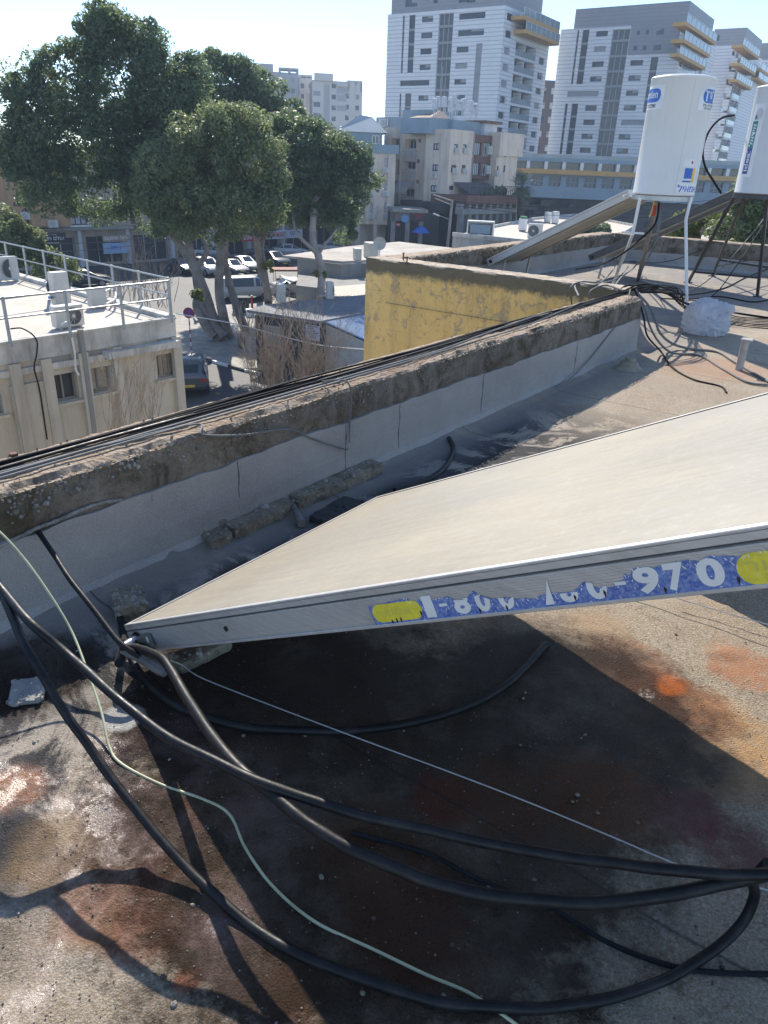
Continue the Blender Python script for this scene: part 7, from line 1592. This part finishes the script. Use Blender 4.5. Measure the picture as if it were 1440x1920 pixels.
# walking person
pp_ = g0(371, 600) + Z3 * .13; hdg = azd(-70); sd_ = np.cross(Z3, hdg)
def skin_body(name, joints, edges, mat_, parent):
    me = bpy.data.meshes.new(name); o_ = np.array(WL[parent.name]); me.from_pydata([tuple(np.array(j[0]) - o_) for j in joints], edges, []); o = bpy.data.objects.new(name, me); COL.objects.link(o)
    me.materials.append(mat_); mod = o.modifiers.new('skin', 'SKIN'); 
    for i, j in enumerate(joints): me.skin_vertices[0].data[i].radius = j[1] if hasattr(j[1], '__len__') else (j[1], j[1])
    me.skin_vertices[0].data[0].use_root = True
    sb = o.modifiers.new('sub', 'SUBSURF'); sb.levels = 1; sb.render_levels = 1; bpy.context.view_layer.update(); dg = bpy.context.evaluated_depsgraph_get(); nm = bpy.data.meshes.new_from_object(o.evaluated_get(dg)); o.modifiers.clear(); o.data = nm
    nm.materials.clear(); nm.materials.append(mat_); nm.polygons.foreach_set('use_smooth', [True] * len(nm.polygons)); o.parent = parent; WL[o.name] = WL[parent.name]; return o
PE = thing('person', 'person in dark trousers and grey top walking on the pavement beside the leaning trunk', 'person', pp_)
def J(f, s_, z): return pp_ + hdg * f + sd_ * s_ + Z3 * z
skin_body('body', [(J(0, 0, .95), .14), (J(0, 0, 1.2), (.17, .12)), (J(.02, 0, 1.42), (.18, .10)), (J(.03, 0, 1.52), .055), (J(.05, 0, 1.62), .09), (J(.06, 0, 1.70), .085),
    (J(0, .1, .9), .095), (J(.18, .1, .5), .06), (J(.26, .1, .08), .045), (J(.38, .1, .04), .04), (J(0, -.1, .9), .095), (J(-.12, -.1, .5), .06), (J(-.34, -.1, .14), .045), (J(-.26, -.1, .04), .04),
    (J(.02, .21, 1.40), .055), (J(-.08, .25, 1.12), .042), (J(.04, .25, .88), .032), (J(.02, -.21, 1.40), .055), (J(.12, -.25, 1.12), .042), (J(.28, -.24, .95), .032)],
    [(0, 1), (1, 2), (2, 3), (3, 4), (4, 5), (0, 6), (6, 7), (7, 8), (8, 9), (0, 10), (10, 11), (11, 12), (12, 13), (2, 14), (14, 15), (15, 16), (2, 17), (17, 18), (18, 19)], plain('skin', (.32, .20, .14), .6), PE)
skin_body('trousers', [(J(0, 0, .98), .155), (J(0, .1, .9), .115), (J(.18, .1, .5), .085), (J(.26, .1, .12), .07), (J(0, -.1, .9), .115), (J(-.12, -.1, .5), .085), (J(-.34, -.1, .18), .07)], [(0, 1), (1, 2), (2, 3), (0, 4), (4, 5), (5, 6)], M['black'], PE)
skin_body('jacket', [(J(0, 0, 1.0), (.16, .13)), (J(0, 0, 1.2), (.19, .135)), (J(.02, 0, 1.43), (.2, .12)), (J(.02, .22, 1.40), .07), (J(-.08, .26, 1.12), .056), (J(.03, .26, .92), .045), (J(.02, -.22, 1.40), .07), (J(.12, -.26, 1.12), .056), (J(.26, -.25, .97), .045)], [(0, 1), (1, 2), (2, 3), (3, 4), (4, 5), (2, 6), (6, 7), (7, 8)], plain('grey_jacket', (.10, .10, .11), .8), PE)
m = MB(); V, F = blob_mesh(J(.04, 0, 1.70), .10, .10, .10, 8, lambda d: 1.0); m.add(V, F); m.build('hair', M['black'], PE, smooth=True)
# no-stopping sign on striped post
sp = g0(360, 672); t = thing('traffic_sign', 'round red no-stopping sign on a red and white striped post by the kerb', 'traffic sign', sp); top = at(352, 588, math.hypot(sp[0], sp[1])); hh = top[2] + .05
m = MB(); 
for k in range(11): m.tube([sp + Z3 * hh * k / 11, sp + Z3 * hh * (k + 1) / 11], .04, 8, k % 2)
m.build('post', [M['sign_red'], M['white_paint']], t); nn_ = -azd(-12)
m = MB(); c_ = sp + Z3 * hh + nn_ * .05; m.cyl(c_, .30, .02, 28, 0, nn_); dsc = m.build('disc', M['sign_red'], t); m = MB(); m.cyl(c_ + nn_ * .021, .23, .004, 28, 0, nn_); m.build('blue_field', M['logo_navy'], dsc)
m = MB(); xr = np.cross(Z3, nn_); m.bar(c_ + nn_ * .027 - xr * .17 + Z3 * .17, c_ + nn_ * .027 + xr * .17 - Z3 * .17, .05, .004, up=nn_); m.bar(c_ + nn_ * .027 + xr * .17 + Z3 * .17, c_ + nn_ * .027 - xr * .17 - Z3 * .17, .05, .004, up=nn_); m.build('cross', M['sign_red'], dsc)
# utility pole, street light, wires
q = g0(838, 470); Dq = math.hypot(q[0], q[1]); Dq = 82; q = at(838, 450, Dq); q = np.array([q[0], q[1], 0]); tp = at(848, 375, Dq)
t = thing('utility_pole', 'leaning grey concrete utility pole with a crossarm and street lamp', 'utility pole', q)
m = MB(); m.tube([q, tp], [.20, .13], 8); m.build('pole', M['concrete'], t, smooth=True)
m = MB(); m.bar(tp - Z3 * .1, at(812, 365, Dq + 3), .12, .12); m.bar(tp - Z3 * .5, at(816, 372, Dq + 3), .08, .08); m.build('crossarm', M['concrete'], t)
m = MB(); a_ = at(841, 411, Dq); b_ = at(818, 402, Dq); m.tube([a_, b_], .04, 6); ar = m.build('lamp_arm', M['grey_metal'], t); m = MB(); m.box(b_ - Z3 * .02, (b_ - a_) / np.linalg.norm(b_ - a_) * .35, Z3 * .06, np.cross((b_ - a_) / np.linalg.norm(b_ - a_), Z3) * .12, bev=.04); m.build('lamp_head', M['white_paint'], ar)
for i, (yy, y2) in enumerate(((379, 384), (385, 392), (377, 360))):
    a_ = at(848, yy, Dq); b_ = at(1450, y2, 95); P = [lerp(a_, b_, k / 16) - Z3 * 1.0 * (1 - (2 * k / 16 - 1) ** 2) for k in range(17)]; m = MB(); m.tube(P, .022, 4); tag(m.build('overhead_wire', M['black_cable']), ['upper overhead wire running right from the utility pole', 'lower overhead wire running right from the utility pole', 'highest overhead wire rising right from the utility pole'][i], 'wire')
for i, (x0_, y0_, x1_, y1_, D_, lab, mt) in enumerate([(300, 660, 712, 657, 34, 'white twisted service cable sagging over the dark shed', 'white_paint'), (-20, 452, 340, 432, 62, 'pale overhead wire in front of the black shop sign', 'grey_cable'), (-20, 468, 340, 444, 62, 'second pale overhead wire just under the first', 'grey_cable')]):
    if i == 0:
        pts = [at(330, 588, 40), at(440, 607, 38), at(520, 628, 36), at(600, 647, 33), at(706, 657, 29)]
        P = cat(pts, 8); rr = .028
    else:
        a_, b_ = at(x0_, y0_, D_), at(x1_, y1_, D_); P = [lerp(a_, b_, k / 12) - Z3 * .5 * (1 - (2 * k / 12 - 1) ** 2) for k in range(13)]; rr = .022
    m = MB(); m.tube(P, rr, 5); tag(m.build('overhead_wire', M[mt]), lab, 'wire')
# bins, planter, bollard, awning
q = g0(470, 596); t = thing('planter', 'round white planter at the corner of the dark shed', 'planter', q); m = MB(); m.lathe(q + Z3 * .13, [(.0, 0), (.28, 0), (.36, .5), (.32, .5), (0, .42)], 18); m.build('pot', M['white_paint'], t, smooth=True)
q = g0(453, 657); t = thing('litter_bin', 'dark litter bin by the kerb beside the big trunks', 'litter bin', q); m = MB(); m.lathe(q + Z3 * .13, [(0, 0), (.22, 0), (.24, .7), (.20, .7), (.0, .6)], 14); m.build('bin', M['darkwall'], t, smooth=True); m = MB(); m.lathe(q + Z3 * .95, [(0, .06), (.26, 0), (0, -.01)], 14); m.build('lid', M['black'], t)
q = g0(473, 581); t = thing('bollard', 'red bollard in front of the white van', 'bollard', q); m = MB(); m.cyl(q, .09, 1.0, 12); m.build('post', M['sign_red'], t, smooth=True); m = MB(); m.lathe(q + Z3 * 1.0, [(.1, 0), (.09, .08), (0, .12)], 12); m.build('cap', M['white_paint'], t)
q = g0(452, 588); t = thing('waste_container', 'dark green waste container in front of the white van', 'waste container', q); m = MB(); m.box(q + Z3 * .65, azd(75) * .6, azd(-15) * .45, Z3 * .5, 0, .06); m.build('body', plain('bin_green', (.03, .05, .045), .6), t); m = MB(); m.box(q + Z3 * 1.2, azd(75) * .63, azd(-15) * .5, Z3 * .05, 0, .03); m.build('lid', M['darkwall'], t)
t = thing('sun_awning', 'white triangular sail awning beside the parked white car', 'awning', g0(543, 535)); m = MB(); D_ = 64
m.add([at(525, 515, D_), at(560, 524, D_ + 2), at(543, 532, D_ - 3)], [(0, 1, 2)]); P = [np.array(v) for v in m.v]; m.add([p - Z3 * .03 for p in P], [(0, 2, 1)]); m.build('sail', M['white_paint'], t); m = MB(); m.tube([P[0], np.array([P[0][0], P[0][1], 0])], .04, 6); m.tube([P[2], np.array([P[2][0], P[2][1], 0])], .04, 6); m.build('pole', M['grey_metal'], t)
t = thing('market_stall', 'small stall with a reddish flat awning by the black parked car', 'market stall', g0(548, 520)); m = MB(); c_ = at(548, 505, 70); m.box(c_, azd(75) * 1.8, azd(-15) * .9, Z3 * .08); m.build('awning', plain('faded_red', (.28, .12, .09), .8), t); m = MB()
for i, j in ((-1, -1), (-1, 1), (1, -1), (1, 1)): p = c_ + azd(75) * 1.6 * i + azd(-15) * .8 * j; m.tube([np.array([p[0], p[1], 0]), p], .03, 5)
m.build('frame', M['grey_metal'], t); m = MB(); m.box(np.array([c_[0], c_[1], .5]), azd(75) * 1.4, azd(-15) * .5, Z3 * .45); m.build('counter', M['brown'], t)

# ================================================================== AIR AND LENS VEIL
HZ = True  # haze volume added to stand in for lens veil
if HZ:
    m = MB(); m.box(np.array([0, 195, 44]), np.array([230, 0, 0]), np.array([0, 235, 0]), np.array([0, 0, 52.0]))
    hm = bpy.data.materials.new('haze'); hm.use_nodes = True; ht = hm.node_tree; ht.nodes.clear(); o_ = ht.nodes.new('ShaderNodeOutputMaterial'); v_ = ht.nodes.new('ShaderNodeVolumePrincipled'); v_.inputs['Density'].default_value = .0007; v_.inputs['Color'].default_value = (.66, .80, 1, 1); v_.inputs['Anisotropy'].default_value = .0
    ht.links.new(v_.outputs[0], o_.inputs['Volume']); hz_ = m.build('haze', hm); tag(hz_, 'added pale blue lens-veil haze over the town', 'haze', None, 'stuff')
